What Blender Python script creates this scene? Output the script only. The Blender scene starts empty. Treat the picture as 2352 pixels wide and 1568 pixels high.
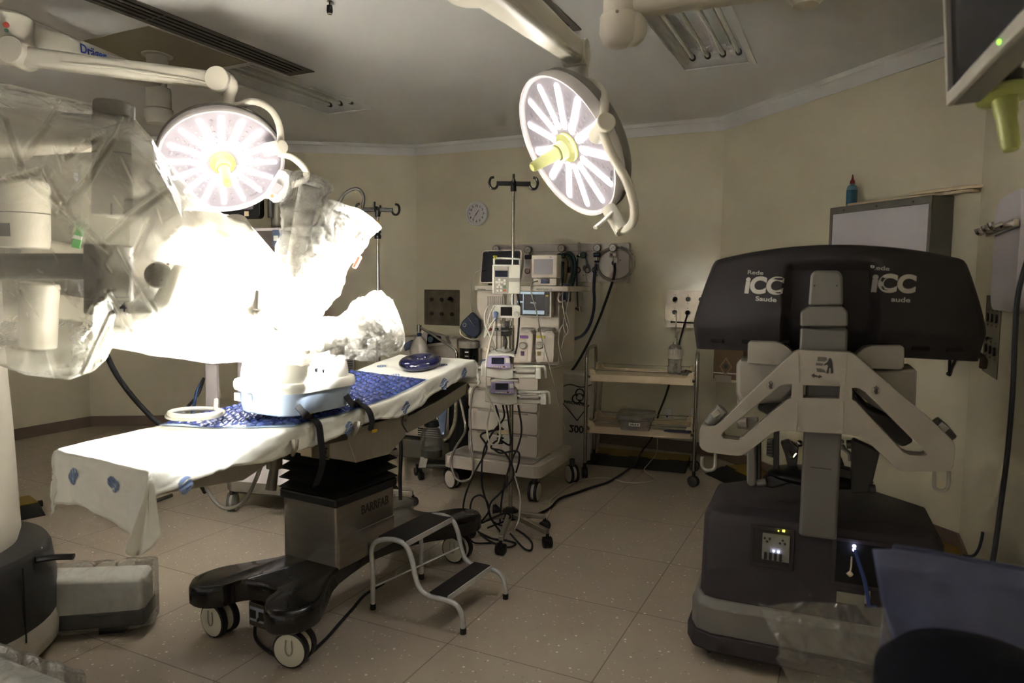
import bpy, bmesh, math, random
from math import sin, cos, pi, radians as R
from mathutils import Vector as V, Matrix, noise, Euler
random.seed(7)
sc = bpy.context.scene
COL = sc.collection
# ---------------------------------------------------------------- camera
FPX, PIT, ROL, EYE = 1608.0, 0.0826, -0.010, V((0, 0, 1.5))
_rt, _up, _fw = V((1, 0, 0)), V((0, sin(PIT), cos(PIT))), V((0, cos(PIT), -sin(PIT)))
CAMX = _rt*cos(ROL) - _up*sin(ROL)
CAMY = _rt*sin(ROL) + _up*cos(ROL)
cd = bpy.data.cameras.new('camera'); cam = bpy.data.objects.new('camera', cd); COL.objects.link(cam)
cd.sensor_width = 36.0; cd.lens = 36.0*FPX/2352.0; cd.clip_start = 0.02
m = Matrix((CAMX, CAMY, -_fw)).transposed().to_4x4(); m.translation = EYE
cam.matrix_world = m
cd.dof.use_dof = True; cd.dof.focus_distance = 4.6; cd.dof.aperture_fstop = 3.2
sc.camera = cam
# ---------------------------------------------------------------- world, exposure
w = bpy.data.worlds.new('world'); sc.world = w; w.use_nodes = True
bg = w.node_tree.nodes['Background']; bg.inputs[0].default_value = (1.0, 0.93, 0.84, 1); bg.inputs[1].default_value = 0.18
sc.view_settings.view_transform = 'Standard'; sc.view_settings.look = 'None'
sc.view_settings.exposure = 1.42; sc.view_settings.gamma = 1.0
sc.view_settings.use_curve_mapping = False
sc.cycles.use_denoising = True
sc.cycles.max_bounces = 6; sc.cycles.diffuse_bounces = 4; sc.cycles.glossy_bounces = 3
sc.cycles.transparent_max_bounces = 12; sc.cycles.transmission_bounces = 4
sc.cycles.use_adaptive_sampling = True; sc.cycles.adaptive_threshold = 0.06; sc.cycles.adaptive_min_samples = 16
sc.cycles.sample_clamp_indirect = 40.0
sc.cycles.caustics_reflective = False; sc.cycles.caustics_refractive = False
LAMP_POWER = 1300.0       # watts of each of the six beam sources in a lit surgical lamp
# ---------------------------------------------------------------- measuring helpers (photo pixel -> point in the room)
def ray(px, py): return _fw + CAMX*((px-1176)/FPX) + CAMY*((784-py)/FPX)
def AZ(px, py, z=0.0):
    d = ray(px, py); return EYE + d*((z-EYE.z)/d.z)
def AY(px, py, y):
    d = ray(px, py); return EYE + d*(y/d.y)
YAW = 1.12
EU, EV, EZ = V((cos(YAW), sin(YAW), 0)), V((sin(YAW), -cos(YAW), 0)), V((0, 0, 1))
def RM(u, v, z=0.0): return EU*u + EV*v + EZ*z
def APL(px, py, p0, n):
    d = ray(px, py); return EYE + d*((p0-EYE).dot(n)/d.dot(n))
# ---------------------------------------------------------------- materials
def lin(c):
    return tuple((x/12.92 if x <= 0.04045 else ((x+0.055)/1.055)**2.4) for x in c)
def hx(s): return lin(tuple(int(s[i:i+2], 16)/255 for i in (0, 2, 4)))
MATS = {}
def mat(name, col, rough=0.5, metal=0.0, var=0.05, scale=14.0, bump=0.0, bscale=60.0, coat=0.0, spec=0.5, alpha=1.0, sheen=0.0, stretch=None):
    if name in MATS: return MATS[name]
    mt = bpy.data.materials.new(name); mt.use_nodes = True; nt = mt.node_tree; N = nt.nodes; L = nt.links
    b = N['Principled BSDF']
    c = hx(col) if isinstance(col, str) else col
    c = tuple(min(.78, x*1.35) for x in c) if metal < .5 else c
    b.inputs['Roughness'].default_value = rough; b.inputs['Metallic'].default_value = metal
    b.inputs['Coat Weight'].default_value = coat; b.inputs['Specular IOR Level'].default_value = spec
    b.inputs['Alpha'].default_value = alpha
    if sheen: b.inputs['Sheen Weight'].default_value = sheen
    tc = N.new('ShaderNodeTexCoord'); src = tc.outputs['Object']
    if stretch:
        mp = N.new('ShaderNodeMapping'); mp.inputs['Scale'].default_value = stretch; L.new(src, mp.inputs[0]); src = mp.outputs[0]
    nz = N.new('ShaderNodeTexNoise'); nz.inputs['Scale'].default_value = scale; nz.inputs['Detail'].default_value = 4
    L.new(src, nz.inputs['Vector'])
    mx = N.new('ShaderNodeMix'); mx.data_type = 'RGBA'
    mx.inputs[6].default_value = (*[x*(1-var*1.6) for x in c], 1); mx.inputs[7].default_value = (*[min(1, x*(1+var*1.2)) for x in c], 1)
    L.new(nz.outputs['Fac'], mx.inputs[0]); L.new(mx.outputs[2], b.inputs['Base Color'])
    if bump:
        n2 = N.new('ShaderNodeTexNoise'); n2.inputs['Scale'].default_value = bscale; n2.inputs['Detail'].default_value = 3
        L.new(src, n2.inputs['Vector'])
        bp = N.new('ShaderNodeBump'); bp.inputs['Strength'].default_value = bump; bp.inputs['Distance'].default_value = 0.01
        L.new(n2.outputs['Fac'], bp.inputs['Height']); L.new(bp.outputs['Normal'], b.inputs['Normal'])
    MATS[name] = mt
    return mt
def emat(name, col, strength):
    if name in MATS: return MATS[name]
    mt = bpy.data.materials.new(name); mt.use_nodes = True; b = mt.node_tree.nodes['Principled BSDF']
    c = hx(col); b.inputs['Base Color'].default_value = (*[x*.3 for x in c], 1)
    b.inputs['Emission Color'].default_value = (*c, 1); b.inputs['Emission Strength'].default_value = strength
    MATS[name] = mt; return mt
def film(name, col, haze, rough=0.25, crinkle=0.6, cscale=9.0, gloss=0.18, trans=0.5, var=.3, vein=.05, folded=False):
    """clear or milky plastic film: part see-through, part scattering, with glossy creases"""
    if name in MATS: return MATS[name]
    mt = bpy.data.materials.new(name); mt.use_nodes = True; nt = mt.node_tree; N = nt.nodes; L = nt.links
    N.remove(N['Principled BSDF']); out = N['Material Output']; c = (*hx(col), 1)
    tc = N.new('ShaderNodeTexCoord')
    nz = N.new('ShaderNodeTexNoise'); nz.inputs['Scale'].default_value = cscale; nz.inputs['Detail'].default_value = 5; nz.inputs['Distortion'].default_value = 1.4
    L.new(tc.outputs['Object'], nz.inputs['Vector'])
    vo = N.new('ShaderNodeTexVoronoi'); vo.feature = 'DISTANCE_TO_EDGE'; vo.inputs['Scale'].default_value = cscale*1.3
    mv = N.new('ShaderNodeMixRGB'); mv.blend_type = 'ADD'; mv.inputs[0].default_value = .25
    L.new(tc.outputs['Object'], mv.inputs[1]); L.new(nz.outputs['Color'], mv.inputs[2]); L.new(mv.outputs[0], vo.inputs['Vector'])
    rr = N.new('ShaderNodeMapRange'); rr.inputs[1].default_value = 0.0; rr.inputs[2].default_value = 0.09; rr.inputs[3].default_value = 1; rr.inputs[4].default_value = 0
    L.new(vo.outputs['Distance'], rr.inputs[0])
    ad = N.new('ShaderNodeMath'); ad.operation = 'MULTIPLY_ADD'; ad.inputs[1].default_value = .5; L.new(rr.outputs[0], ad.inputs[0]); L.new(nz.outputs['Fac'], ad.inputs[2])
    bp = N.new('ShaderNodeBump'); bp.inputs['Strength'].default_value = crinkle; bp.inputs['Distance'].default_value = 0.02
    L.new(ad.outputs[0], bp.inputs['Height'])
    df = N.new('ShaderNodeBsdfDiffuse'); df.inputs[0].default_value = c
    tl = N.new('ShaderNodeBsdfTranslucent'); tl.inputs[0].default_value = c
    gl = N.new('ShaderNodeBsdfGlossy'); gl.inputs['Roughness'].default_value = rough; gl.inputs[0].default_value = (1, 1, 1, 1)
    tp = N.new('ShaderNodeBsdfTransparent')
    for x in (df, tl, gl): L.new(bp.outputs['Normal'], x.inputs['Normal'])
    m1 = N.new('ShaderNodeMixShader'); m1.inputs[0].default_value = trans; L.new(df.outputs[0], m1.inputs[1]); L.new(tl.outputs[0], m1.inputs[2])
    hz = N.new('ShaderNodeMapRange'); hz.inputs[1].default_value = .3; hz.inputs[2].default_value = .75; hz.inputs[3].default_value = max(0, haze*(1-var)); hz.inputs[4].default_value = min(1, haze*(1+var))
    L.new(nz.outputs['Fac'], hz.inputs[0])
    h2 = N.new('ShaderNodeMath'); h2.operation = 'MULTIPLY_ADD'; h2.inputs[1].default_value = vein; h2.use_clamp = True; L.new(rr.outputs[0], h2.inputs[0]); L.new(hz.outputs[0], h2.inputs[2])
    if folded:
        at = N.new('ShaderNodeAttribute'); at.attribute_name = 'crease'; h3 = N.new('ShaderNodeMath'); h3.operation = 'MULTIPLY_ADD'; h3.inputs[1].default_value = .5; h3.use_clamp = True; L.new(at.outputs['Fac'], h3.inputs[0]); L.new(h2.outputs[0], h3.inputs[2]); h2 = h3  # denser film along the creases, with the fold glints put into this haze
    m2 = N.new('ShaderNodeMixShader'); L.new(h2.outputs[0], m2.inputs[0]); L.new(tp.outputs[0], m2.inputs[1]); L.new(m1.outputs[0], m2.inputs[2])
    fr = N.new('ShaderNodeLayerWeight'); fr.inputs[0].default_value = .35; L.new(bp.outputs['Normal'], fr.inputs['Normal'])
    fm = N.new('ShaderNodeMath'); fm.operation = 'MULTIPLY'; fm.inputs[1].default_value = gloss*2; fm.use_clamp = True; L.new(fr.outputs['Fresnel'], fm.inputs[0])
    m3 = N.new('ShaderNodeMixShader'); L.new(fm.outputs[0], m3.inputs[0]); L.new(m2.outputs[0], m3.inputs[1]); L.new(gl.outputs[0], m3.inputs[2])
    L.new(m3.outputs[0], out.inputs[0])
    MATS[name] = mt; return mt
WHITE = mat('white_plastic', 'd9d5cc', .42, var=.03)
ARMW = mat('painted_white_metal', 'b4b0a5', .38, var=.03)
OFFW = mat('off_white_plastic', 'c8c1b4', .45, var=.04)
GREYP = mat('grey_plastic', '8f8b84', .5, var=.05)
DGREY = mat('charcoal_plastic', '3a3836', .5, var=.06, bump=.05, bscale=400)
BLACK = mat('black_plastic', '131312', .35, var=.08)
RUBBER = mat('black_rubber', '17171a', .6, var=.1)
STEEL = mat('brushed_steel', 'bdb7ab', .5, 1.0, var=.12, scale=6, stretch=(40, 40, 1.2))
CHROME = mat('polished_metal', 'b5b1a8', .2, 1.0, var=.05)
DARKMETAL = mat('dull_metal', '6a655d', .45, .9, var=.1)
CREAM = mat('cream_plastic', 'c9b79c', .5, var=.05)
GREENH = mat('green_handle_plastic', 'a2a468', .45, var=.04)
SCREEN = mat('dark_screen_glass', '15151a', .12, var=.05)
BLUEC = mat('blue_rubber', '2a4266', .5, var=.08)
YELLOW = mat('yellow_plastic', 'b08a1c', .5, var=.1, bump=.3, bscale=200)
# ---------------------------------------------------------------- mesh builder
def catmull(pts, k=6, closed=False):
    pts = [V(p) for p in pts]; n = len(pts)
    if n < 3: return pts
    out = []
    for i in range(n if closed else n-1):
        p1, p2 = pts[i], pts[(i+1) % n]
        p0 = pts[(i-1) % n] if closed or i > 0 else p1*2-p2
        p3 = pts[(i+2) % n] if closed or i < n-2 else p2*2-p1
        for j in range(k):
            t = j/k
            out.append(0.5*((2*p1) + (p2-p0)*t + (2*p0-5*p1+4*p2-p3)*t*t + (3*p1-p0-3*p2+p3)*t**3))
    if not closed: out.append(pts[-1])
    return out
def frame(d):
    d = V(d).normalized(); a = V((0, 0, 1)) if abs(d.z) < .9 else V((1, 0, 0))
    x = a.cross(d).normalized(); return x, d.cross(x), d
class M:
    def __init__(s): s.v = []; s.f = []; s.k = []; s.m = 0
    def add(s, vs, fs):
        o = len(s.v); s.v += [V(p) for p in vs]; s.f += [tuple(o+i for i in f) for f in fs]; s.k += [s.m]*len(fs); return s
    def box(s, c, size, rot=None):
        c = V(c); hx_, hy, hz = [q/2 for q in size]
        vs = [V((x*hx_, y*hy, z*hz)) for x in (-1, 1) for y in (-1, 1) for z in (-1, 1)]
        if rot is not None:
            mm = rot if isinstance(rot, Matrix) else Euler(rot).to_matrix(); vs = [mm @ p for p in vs]
        return s.add([c+p for p in vs], [(0, 1, 3, 2), (4, 6, 7, 5), (0, 4, 5, 1), (2, 3, 7, 6), (0, 2, 6, 4), (1, 5, 7, 3)])
    def bx(s, x0, x1, y0, y1, z0, z1): return s.box(((x0+x1)/2, (y0+y1)/2, (z0+z1)/2), (abs(x1-x0), abs(y1-y0), abs(z1-z0)))
    def extrude(s, poly, vec):
        n = len(poly); vec = V(vec); a = [V(p) for p in poly]
        return s.add(a+[p+vec for p in a], [tuple(range(n-1, -1, -1)), tuple(range(n, 2*n))]+[(i, (i+1) % n, n+(i+1) % n, n+i) for i in range(n)])
    def plate(s, outer, holes, to3, th):
        """flat plate with holes: 2-D loops, to3 maps (a,b,depth) to a point"""
        bm = bmesh.new(); loops = []
        for lp in [outer]+list(holes):
            vs = [bm.verts.new((a, b, 0)) for a, b in lp]; loops.append(vs)
            for i in range(len(vs)): bm.edges.new((vs[i], vs[(i+1) % len(vs)]))
        bmesh.ops.triangle_fill(bm, use_beauty=True, use_dissolve=False, edges=bm.edges[:])
        bm.verts.index_update(); tri = [[v.index for v in f.verts] for f in bm.faces]; co = [(v.co.x, v.co.y) for v in bm.verts]; bm.free()
        n = len(co); vs = [to3(a, b, 0) for a, b in co]+[to3(a, b, th) for a, b in co]
        fs = [tuple(t) for t in tri]+[tuple(n+i for i in reversed(t)) for t in tri]; o = 0
        for lp in [outer]+list(holes):
            k = len(lp); fs += [(o+i, o+(i+1) % k, n+o+(i+1) % k, n+o+i) for i in range(k)]; o += k
        return s.add(vs, fs)
    def cyl(s, p0, p1, r, r1=None, n=20, cap=True):
        p0, p1 = V(p0), V(p1); r1 = r if r1 is None else r1; x, y, d = frame(p1-p0)
        vs = [p0+(x*cos(2*pi*i/n)+y*sin(2*pi*i/n))*r for i in range(n)]+[p1+(x*cos(2*pi*i/n)+y*sin(2*pi*i/n))*r1 for i in range(n)]
        fs = [(i, (i+1) % n, n+(i+1) % n, n+i) for i in range(n)]
        if cap: fs += [tuple(range(n-1, -1, -1)), tuple(range(n, 2*n))]
        return s.add(vs, fs)
    def tube(s, pts, r, n=8, closed=False, k=6, rad=None, cap=True, flat=1.0):
        P = catmull(pts, k, closed) if k > 1 else [V(p) for p in pts]; m_ = len(P)
        T = [((P[(i+1) % m_] if closed or i < m_-1 else P[i])-(P[i-1] if closed or i > 0 else P[i])).normalized() for i in range(m_)]
        x = frame(T[0])[0]; vs = []
        for i in range(m_):
            x = (x-T[i]*x.dot(T[i])); x = x.normalized() if x.length > 1e-6 else frame(T[i])[0]; y = T[i].cross(x)
            rr = r if rad is None else rad(i/max(1, m_-1))
            for j in range(n):
                a = 2*pi*j/n
                vs.append(P[i]+(x*cos(a)+y*sin(a)*flat)*rr)
        fs = [(i*n+j, i*n+(j+1) % n, ((i+1) % m_)*n+(j+1) % n, ((i+1) % m_)*n+j) for i in range(m_ if closed else m_-1) for j in range(n)]
        if not closed and cap: fs += [tuple(range(n-1, -1, -1)), tuple((m_-1)*n+j for j in range(n))]
        return s.add(vs, fs)
    def lathe(s, prof, o=(0, 0, 0), ax=(0, 0, 1), n=28, sx=1.0, sy=1.0, cap=True):
        o = V(o); x, y, d = frame(ax); vs = []
        for r, h in prof:
            vs += [o+d*h+x*cos(2*pi*i/n)*r*sx+y*sin(2*pi*i/n)*r*sy for i in range(n)]
        k = len(prof); fs = [(j*n+i, j*n+(i+1) % n, (j+1)*n+(i+1) % n, (j+1)*n+i) for j in range(k-1) for i in range(n)]
        if cap: fs += [tuple(range(n-1, -1, -1)), tuple((k-1)*n+i for i in range(n))]
        return s.add(vs, fs)
    def ball(s, c, r, n=16):
        if not isinstance(r, (tuple, list)): r = (r, r, r)
        c = V(c); h = n//2; vs = [c+V((0, 0, -r[2]))]
        for j in range(1, h):
            a = -pi/2+pi*j/h
            vs += [c+V((r[0]*cos(a)*cos(2*pi*i/n), r[1]*cos(a)*sin(2*pi*i/n), r[2]*sin(a))) for i in range(n)]
        vs.append(c+V((0, 0, r[2]))); L_ = len(vs)-1
        fs = [(0, 1+(i+1) % n, 1+i) for i in range(n)]+[(L_, L_-n+i, L_-n+(i+1) % n) for i in range(n)]
        for j in range(h-2): fs += [(1+j*n+i, 1+j*n+(i+1) % n, 1+(j+1)*n+(i+1) % n, 1+(j+1)*n+i) for i in range(n)]
        return s.add(vs, fs)
    def grid(s, fn, nu, nv, cu=False, cv=False):
        vs = [fn(i/(nu if cu else nu-1), j/(nv if cv else nv-1)) for i in range(nu) for j in range(nv)]
        fs = [(i*nv+j, ((i+1) % nu)*nv+j, ((i+1) % nu)*nv+(j+1) % nv, i*nv+(j+1) % nv) for i in range(nu if cu else nu-1) for j in range(nv if cv else nv-1)]
        return s.add(vs, fs)
    def build(s, name, mats, parent=None, world=False, bevel=0.0, seg=2, ang=38, solid=0.0, sub=0, label=None):
        me = bpy.data.meshes.new(name); mats = mats if isinstance(mats, (list, tuple)) else [mats]
        vs = s.v
        if world and parent is not None:
            inv = WM(parent).inverted(); vs = [inv @ p for p in vs]
        me.from_pydata([tuple(p) for p in vs], [], s.f)
        for q in mats: me.materials.append(q)
        me.polygons.foreach_set('material_index', s.k); me.polygons.foreach_set('use_smooth', [True]*len(s.f))
        bm = bmesh.new(); bm.from_mesh(me); bmesh.ops.recalc_face_normals(bm, faces=bm.faces[:]); bm.to_mesh(me); bm.free()
        me.update()
        if not sub: me.set_sharp_from_angle(angle=R(ang))
        o = bpy.data.objects.new(name, me); COL.objects.link(o)
        if parent is not None: o.parent = parent
        if label: o['label'] = label
        if solid:
            q = o.modifiers.new('thick', 'SOLIDIFY'); q.thickness = solid; q.offset = 0
        if bevel:
            q = o.modifiers.new('bevel', 'BEVEL'); q.width = bevel; q.segments = seg; q.limit_method = 'ANGLE'; q.angle_limit = R(35); q.harden_normals = True
        if sub:
            q = o.modifiers.new('sub', 'SUBSURF'); q.levels = sub; q.render_levels = sub
        return o
def WM(o):
    mm = Matrix.LocRotScale(o.location, o.rotation_euler, o.scale)
    return WM(o.parent) @ mm if o.parent else mm
def tag(o, label, cat, group=None, kind=None):
    o['label'] = label; o['category'] = cat
    if group: o['group'] = group
    if kind: o['kind'] = kind
    return o
def thing(name, label, cat, loc=(0, 0, 0), rz=0.0, group=None):
    o = bpy.data.objects.new(name, None); COL.objects.link(o); o.empty_display_size = .05
    o.location = loc; o.rotation_euler = (0, 0, rz)
    return tag(o, label, cat, group)
def struct(o): o['kind'] = 'structure'; return o
def words(name, s, size, mt, parent, o, x, n, th=0.0008, bold=0.0, align='CENTER', space=1.0, sx=1.0, world=False):
    """lettering lying in the plane through o with reading direction x and outward normal n (parent-local)"""
    cu = bpy.data.curves.new(name, 'FONT'); cu.body = s; cu.size = size; cu.align_x = align; cu.align_y = 'CENTER'
    cu.extrude = th; cu.offset = bold; cu.space_character = space; cu.resolution_u = 3
    t = bpy.data.objects.new(name, cu); COL.objects.link(t)
    dg = bpy.context.evaluated_depsgraph_get(); me = bpy.data.meshes.new_from_object(t.evaluated_get(dg))
    bpy.data.objects.remove(t); bpy.data.curves.remove(cu)
    x = V(x).normalized(); n = V(n).normalized(); y = n.cross(x)
    mm = Matrix((x*sx, y, n)).transposed().to_4x4(); mm.translation = V(o)
    if world and parent is not None: mm = WM(parent).inverted() @ mm
    me.transform(mm); me.materials.clear(); me.materials.append(mt); me.name = name
    ob = bpy.data.objects.new(name, me); COL.objects.link(ob)
    if parent is not None: ob.parent = parent
    return ob
def dup(root, loc=None, rz=None, label=None, group=None):
    """a copy of a thing with copies of its parts and sub-parts"""
    r = root.copy(); COL.objects.link(r)
    if loc is not None: r.location = loc
    if rz is not None: r.rotation_euler = (0, 0, rz)
    if label: r['label'] = label
    if group: r['group'] = group
    for ch in list(root.children):
        c = ch.copy(); COL.objects.link(c); c.parent = r
        for g in list(ch.children):
            d = g.copy(); COL.objects.link(d); d.parent = c
    return r
def cable(name, label, cat, pts, r, mt, group=None, n=8, k=8, flat=1.0):
    o = M().tube(pts, r, n, k=k, flat=flat).build(name, mt, ang=80); return tag(o, label, cat, group)
def rrect(x0, x1, y0, y1, r, n=5):
    out = []
    for cx, cy, a0 in ((x1-r, y1-r, 0), (x0+r, y1-r, 90), (x0+r, y0+r, 180), (x1-r, y0+r, 270)):
        out += [(cx+r*cos(R(a0+90*i/n)), cy+r*sin(R(a0+90*i/n))) for i in range(n+1)]
    return out
# ================================================================ THE ROOM
CEIL = 2.92
_lc = RM(6.27, -4.17); _lw = _lc + V((-1.263, -.148, 0))*2.6
LWUV = (_lw.dot(EU), _lw.dot(EV))
PATH = [(-2.6, LWUV[1]), LWUV, (6.27, -4.17), (6.27, -1.04), (4.62, .61), (-2.6, .61)]
def offs(path, d):
    """the wall line moved d into the room"""
    out = []; n = len(path)
    def seg(i):
        a, b = V(path[i]), V(path[i+1]); t = (b-a).normalized(); nn = V((-t.y, t.x)); nn = nn if nn.dot(V((2, -2.5))-a) > 0 else -nn
        return a+nn*d, t
    for i in range(n):
        if i == 0: out.append(seg(0)[0]); continue
        if i == n-1: a, t = seg(n-2); out.append(a+t*(V(path[-1])-V(path[-2])).length); continue
        a, t = seg(i-1); b, q = seg(i); cr = t.x*q.y-t.y*q.x
        k = ((b-a).x*q.y-(b-a).y*q.x)/cr; out.append(a+t*k)
    return out
WALLG = mat('cream_gloss_wall_paint', 'c6c0ab', .13, var=.05, scale=2.2, bump=.12, bscale=11, spec=.5)
WALLP = mat('cream_satin_wall_paint', 'c6c0ab', .5, var=.05, scale=2.2, bump=.03, bscale=9, spec=.35)
CEILP = mat('ceiling_paint', 'd4cbc8', .75, var=.03, scale=1.5)
CORN = mat('cornice_paint', 'dcd7d2', .6, var=.03)
ALU = mat('aluminium_vent', '77746d', .5, .5, var=.06)
VOID = mat('dark_duct', '0b0b0a', .9)
# floor: speckled vinyl tiles laid along the room
FLOORM = bpy.data.materials.new('speckled_vinyl_tiles'); FLOORM.use_nodes = True
def _floor():
    nt = FLOORM.node_tree; N = nt.nodes; L = nt.links; b = N['Principled BSDF']; b.inputs['Roughness'].default_value = .42
    b.inputs['Specular IOR Level'].default_value = .35
    g = N.new('ShaderNodeNewGeometry')
    T_ = .422*1.5; a0 = AZ(1028.4, 1477.6)
    def line(axis, off):
        d = N.new('ShaderNodeVectorMath'); d.operation = 'DOT_PRODUCT'; d.inputs[1].default_value = axis; L.new(g.outputs['Position'], d.inputs[0])
        s1 = N.new('ShaderNodeMath'); s1.operation = 'MULTIPLY_ADD'; s1.inputs[1].default_value = 1/T_; s1.inputs[2].default_value = 100.5-off/T_; L.new(d.outputs['Value'], s1.inputs[0])
        fr = N.new('ShaderNodeMath'); fr.operation = 'FRACT'; L.new(s1.outputs[0], fr.inputs[0])
        sb = N.new('ShaderNodeMath'); sb.operation = 'SUBTRACT'; sb.inputs[1].default_value = .5; L.new(fr.outputs[0], sb.inputs[0])
        ab = N.new('ShaderNodeMath'); ab.operation = 'ABSOLUTE'; L.new(sb.outputs[0], ab.inputs[0])
        lt = N.new('ShaderNodeMath'); lt.operation = 'LESS_THAN'; lt.inputs[1].default_value = .0042; L.new(ab.outputs[0], lt.inputs[0]); return lt
    l1, l2 = line(EU, a0.dot(EU)), line(EV, a0.dot(EV))
    mx = N.new('ShaderNodeMath'); mx.operation = 'MAXIMUM'; L.new(l1.outputs[0], mx.inputs[0]); L.new(l2.outputs[0], mx.inputs[1])
    nz = N.new('ShaderNodeTexNoise'); nz.inputs['Scale'].default_value = 3; nz.inputs['Detail'].default_value = 6; L.new(g.outputs['Position'], nz.inputs['Vector'])
    c1 = N.new('ShaderNodeMix'); c1.data_type = 'RGBA'; c1.inputs[6].default_value = (*hx('b0a494'), 1); c1.inputs[7].default_value = (*hx('c2b6a6'), 1); L.new(nz.outputs['Fac'], c1.inputs[0])
    last = c1.outputs[2]
    for sc_, th, colr, cut in ((24, .125, 'fffaf2', .66), (55, .14, '7c7266', .86), (40, .16, 'e6ddd0', .6)):
        vo = N.new('ShaderNodeTexVoronoi'); vo.inputs['Scale'].default_value = sc_; L.new(g.outputs['Position'], vo.inputs['Vector'])
        lt = N.new('ShaderNodeMath'); lt.operation = 'LESS_THAN'; lt.inputs[1].default_value = th; L.new(vo.outputs['Distance'], lt.inputs[0])
        sx = N.new('ShaderNodeSeparateColor'); L.new(vo.outputs['Color'], sx.inputs[0])
        gt = N.new('ShaderNodeMath'); gt.operation = 'GREATER_THAN'; gt.inputs[1].default_value = cut; L.new(sx.outputs[0], gt.inputs[0])
        mu = N.new('ShaderNodeMath'); mu.operation = 'MULTIPLY'; L.new(lt.outputs[0], mu.inputs[0]); L.new(gt.outputs[0], mu.inputs[1])
        m_ = N.new('ShaderNodeMix'); m_.data_type = 'RGBA'; m_.inputs[7].default_value = (*hx(colr), 1); L.new(mu.outputs[0], m_.inputs[0]); L.new(last, m_.inputs[6]); last = m_.outputs[2]
    sc2 = N.new('ShaderNodeMath'); sc2.operation = 'MULTIPLY'; sc2.inputs[1].default_value = .6; L.new(mx.outputs[0], sc2.inputs[0])
    m_ = N.new('ShaderNodeMix'); m_.data_type = 'RGBA'; m_.inputs[7].default_value = (*hx('4a3f36'), 1); L.new(sc2.outputs[0], m_.inputs[0]); L.new(last, m_.inputs[6])
    L.new(m_.outputs[2], b.inputs['Base Color'])
_floor()
SKIRT = mat('brown_vinyl_skirting', '6f6054', .5, var=.1, scale=30)
f3 = [RM(u, v) for u, v in PATH]
q = M().extrude([p+V((0, 0, 0)) for p in f3], (0, 0, -.08)); struct(q.build('floor', FLOORM))
# walls, each a slab outside its line
for i, nm in enumerate(['wall_left', 'wall_left_corner', 'wall_back', 'wall_right_corner', 'wall_right']):
    o4 = offs(PATH, -.12); a, b, c, d = PATH[i], PATH[i+1], o4[i+1], o4[i]
    struct(M().extrude([RM(*p) for p in (a, b, c, d)], (0, 0, CEIL+.02)).build(nm, WALLG if nm == 'wall_back' else WALLP))
    c1 = [(0, CEIL-.1), (.012, CEIL-.1), (.016, CEIL-.072), (.045, CEIL-.035), (.07, CEIL-.03), (.07, CEIL), (0, CEIL)]
    cr = [offs(PATH, dd+.0005) for dd, z in c1]; n = len(c1)
    mm = M().add([RM(*cr[k][i], c1[k][1]) for k in range(n)]+[RM(*cr[k][i+1], c1[k][1]) for k in range(n)], [(k, (k+1) % n, n+(k+1) % n, n+k) for k in range(n)]+[tuple(range(n)), tuple(range(n, 2*n))])
    struct(mm.build('trim_%d' % (i+1), CORN, ang=30))
    o4 = offs(PATH, .012); pp = [RM(*p) for p in (a, b, o4[i+1], o4[i])]
    struct(M().extrude(pp, (0, 0, .105)).build('baseboard_'+nm[5:], SKIRT))
# ceiling with openings for the light trays and air slots
TR = [(3.5, 4.79, -1.075, -.645), (3.5, 4.79, -4.08, -3.6)]
VT = [(-1.6, 3.79, -3.57, -3.36), (-1.6, 3.79, -1.65, -1.44)]
holes = [[(u0, v0), (u1, v0), (u1, v1), (u0, v1)] for u0, u1, v0, v1 in TR+VT]
struct(M().plate([(-2.6, -7.2), (6.5, -7.2), (6.5, .75), (-2.6, .75)], holes, lambda a, b, d: RM(a, b, CEIL+d), .02).build('ceiling', CEILP))
TUBE = mat('unlit_fluorescent_tube', 'd3cec4', .35, var=.02)
def light_tray(u0, u1, v0, v1, label):
    t = thing('ceiling_light', label, 'ceiling light', RM((u0+u1)/2, (v0+v1)/2, CEIL), YAW, 'fluorescent trays in the ceiling')
    hu, hv = (u1-u0)/2, (v1-v0)/2   # local x = room u, local -y = room v
    f = M(); f.plate([(-hu-.03, -hv-.03), (hu+.03, -hv-.03), (hu+.03, hv+.03), (-hu-.03, hv+.03)], [[(-hu+.012, -hv+.012), (hu-.012, -hv+.012), (hu-.012, hv-.012), (-hu+.012, hv-.012)]], lambda a, b, d: V((a, b, -d)), .008)
    f.build('frame', CORN, t, bevel=.002)
    d = .11; p = M()
    lo = [(-hu+.012, -hv+.012, 0), (hu-.012, -hv+.012, 0), (hu-.012, hv-.012, 0), (-hu+.012, hv-.012, 0)]
    hi = [(-hu+.03, -hv+.06, d), (hu-.09, -hv+.06, d), (hu-.09, hv-.06, d), (-hu+.03, hv-.06, d)]
    p.add(lo+hi, [(0, 1, 5, 4), (1, 2, 6, 5), (2, 3, 7, 6), (3, 0, 4, 7), (4, 5, 6, 7)])
    for k in range(3): y = (k-1)*(hv-.07)*.62; p.bx(-hu+.05, hu-.1, y-.012, y+.012, d-.02, d-.001)
    p.build('reflector_tray', CORN, t, solid=.002)
    for k in range(4):
        y = (k-1.5)*(hv-.055)*.6
        M().cyl((-hu+.04, y, .055), (hu-.07, y, .055), .014, n=14).build('tube', TUBE, t)
        s = M(); s.cyl((hu-.072, y, .055), (hu-.045, y, .055), .019, n=14); s.build('lamp_holder', DGREY, t)
light_tray(*TR[0], 'recessed four tube ceiling light unlit above the surgeon console side')
light_tray(*TR[1], 'recessed ceiling light unlit beside the long air slot over the bed')
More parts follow.
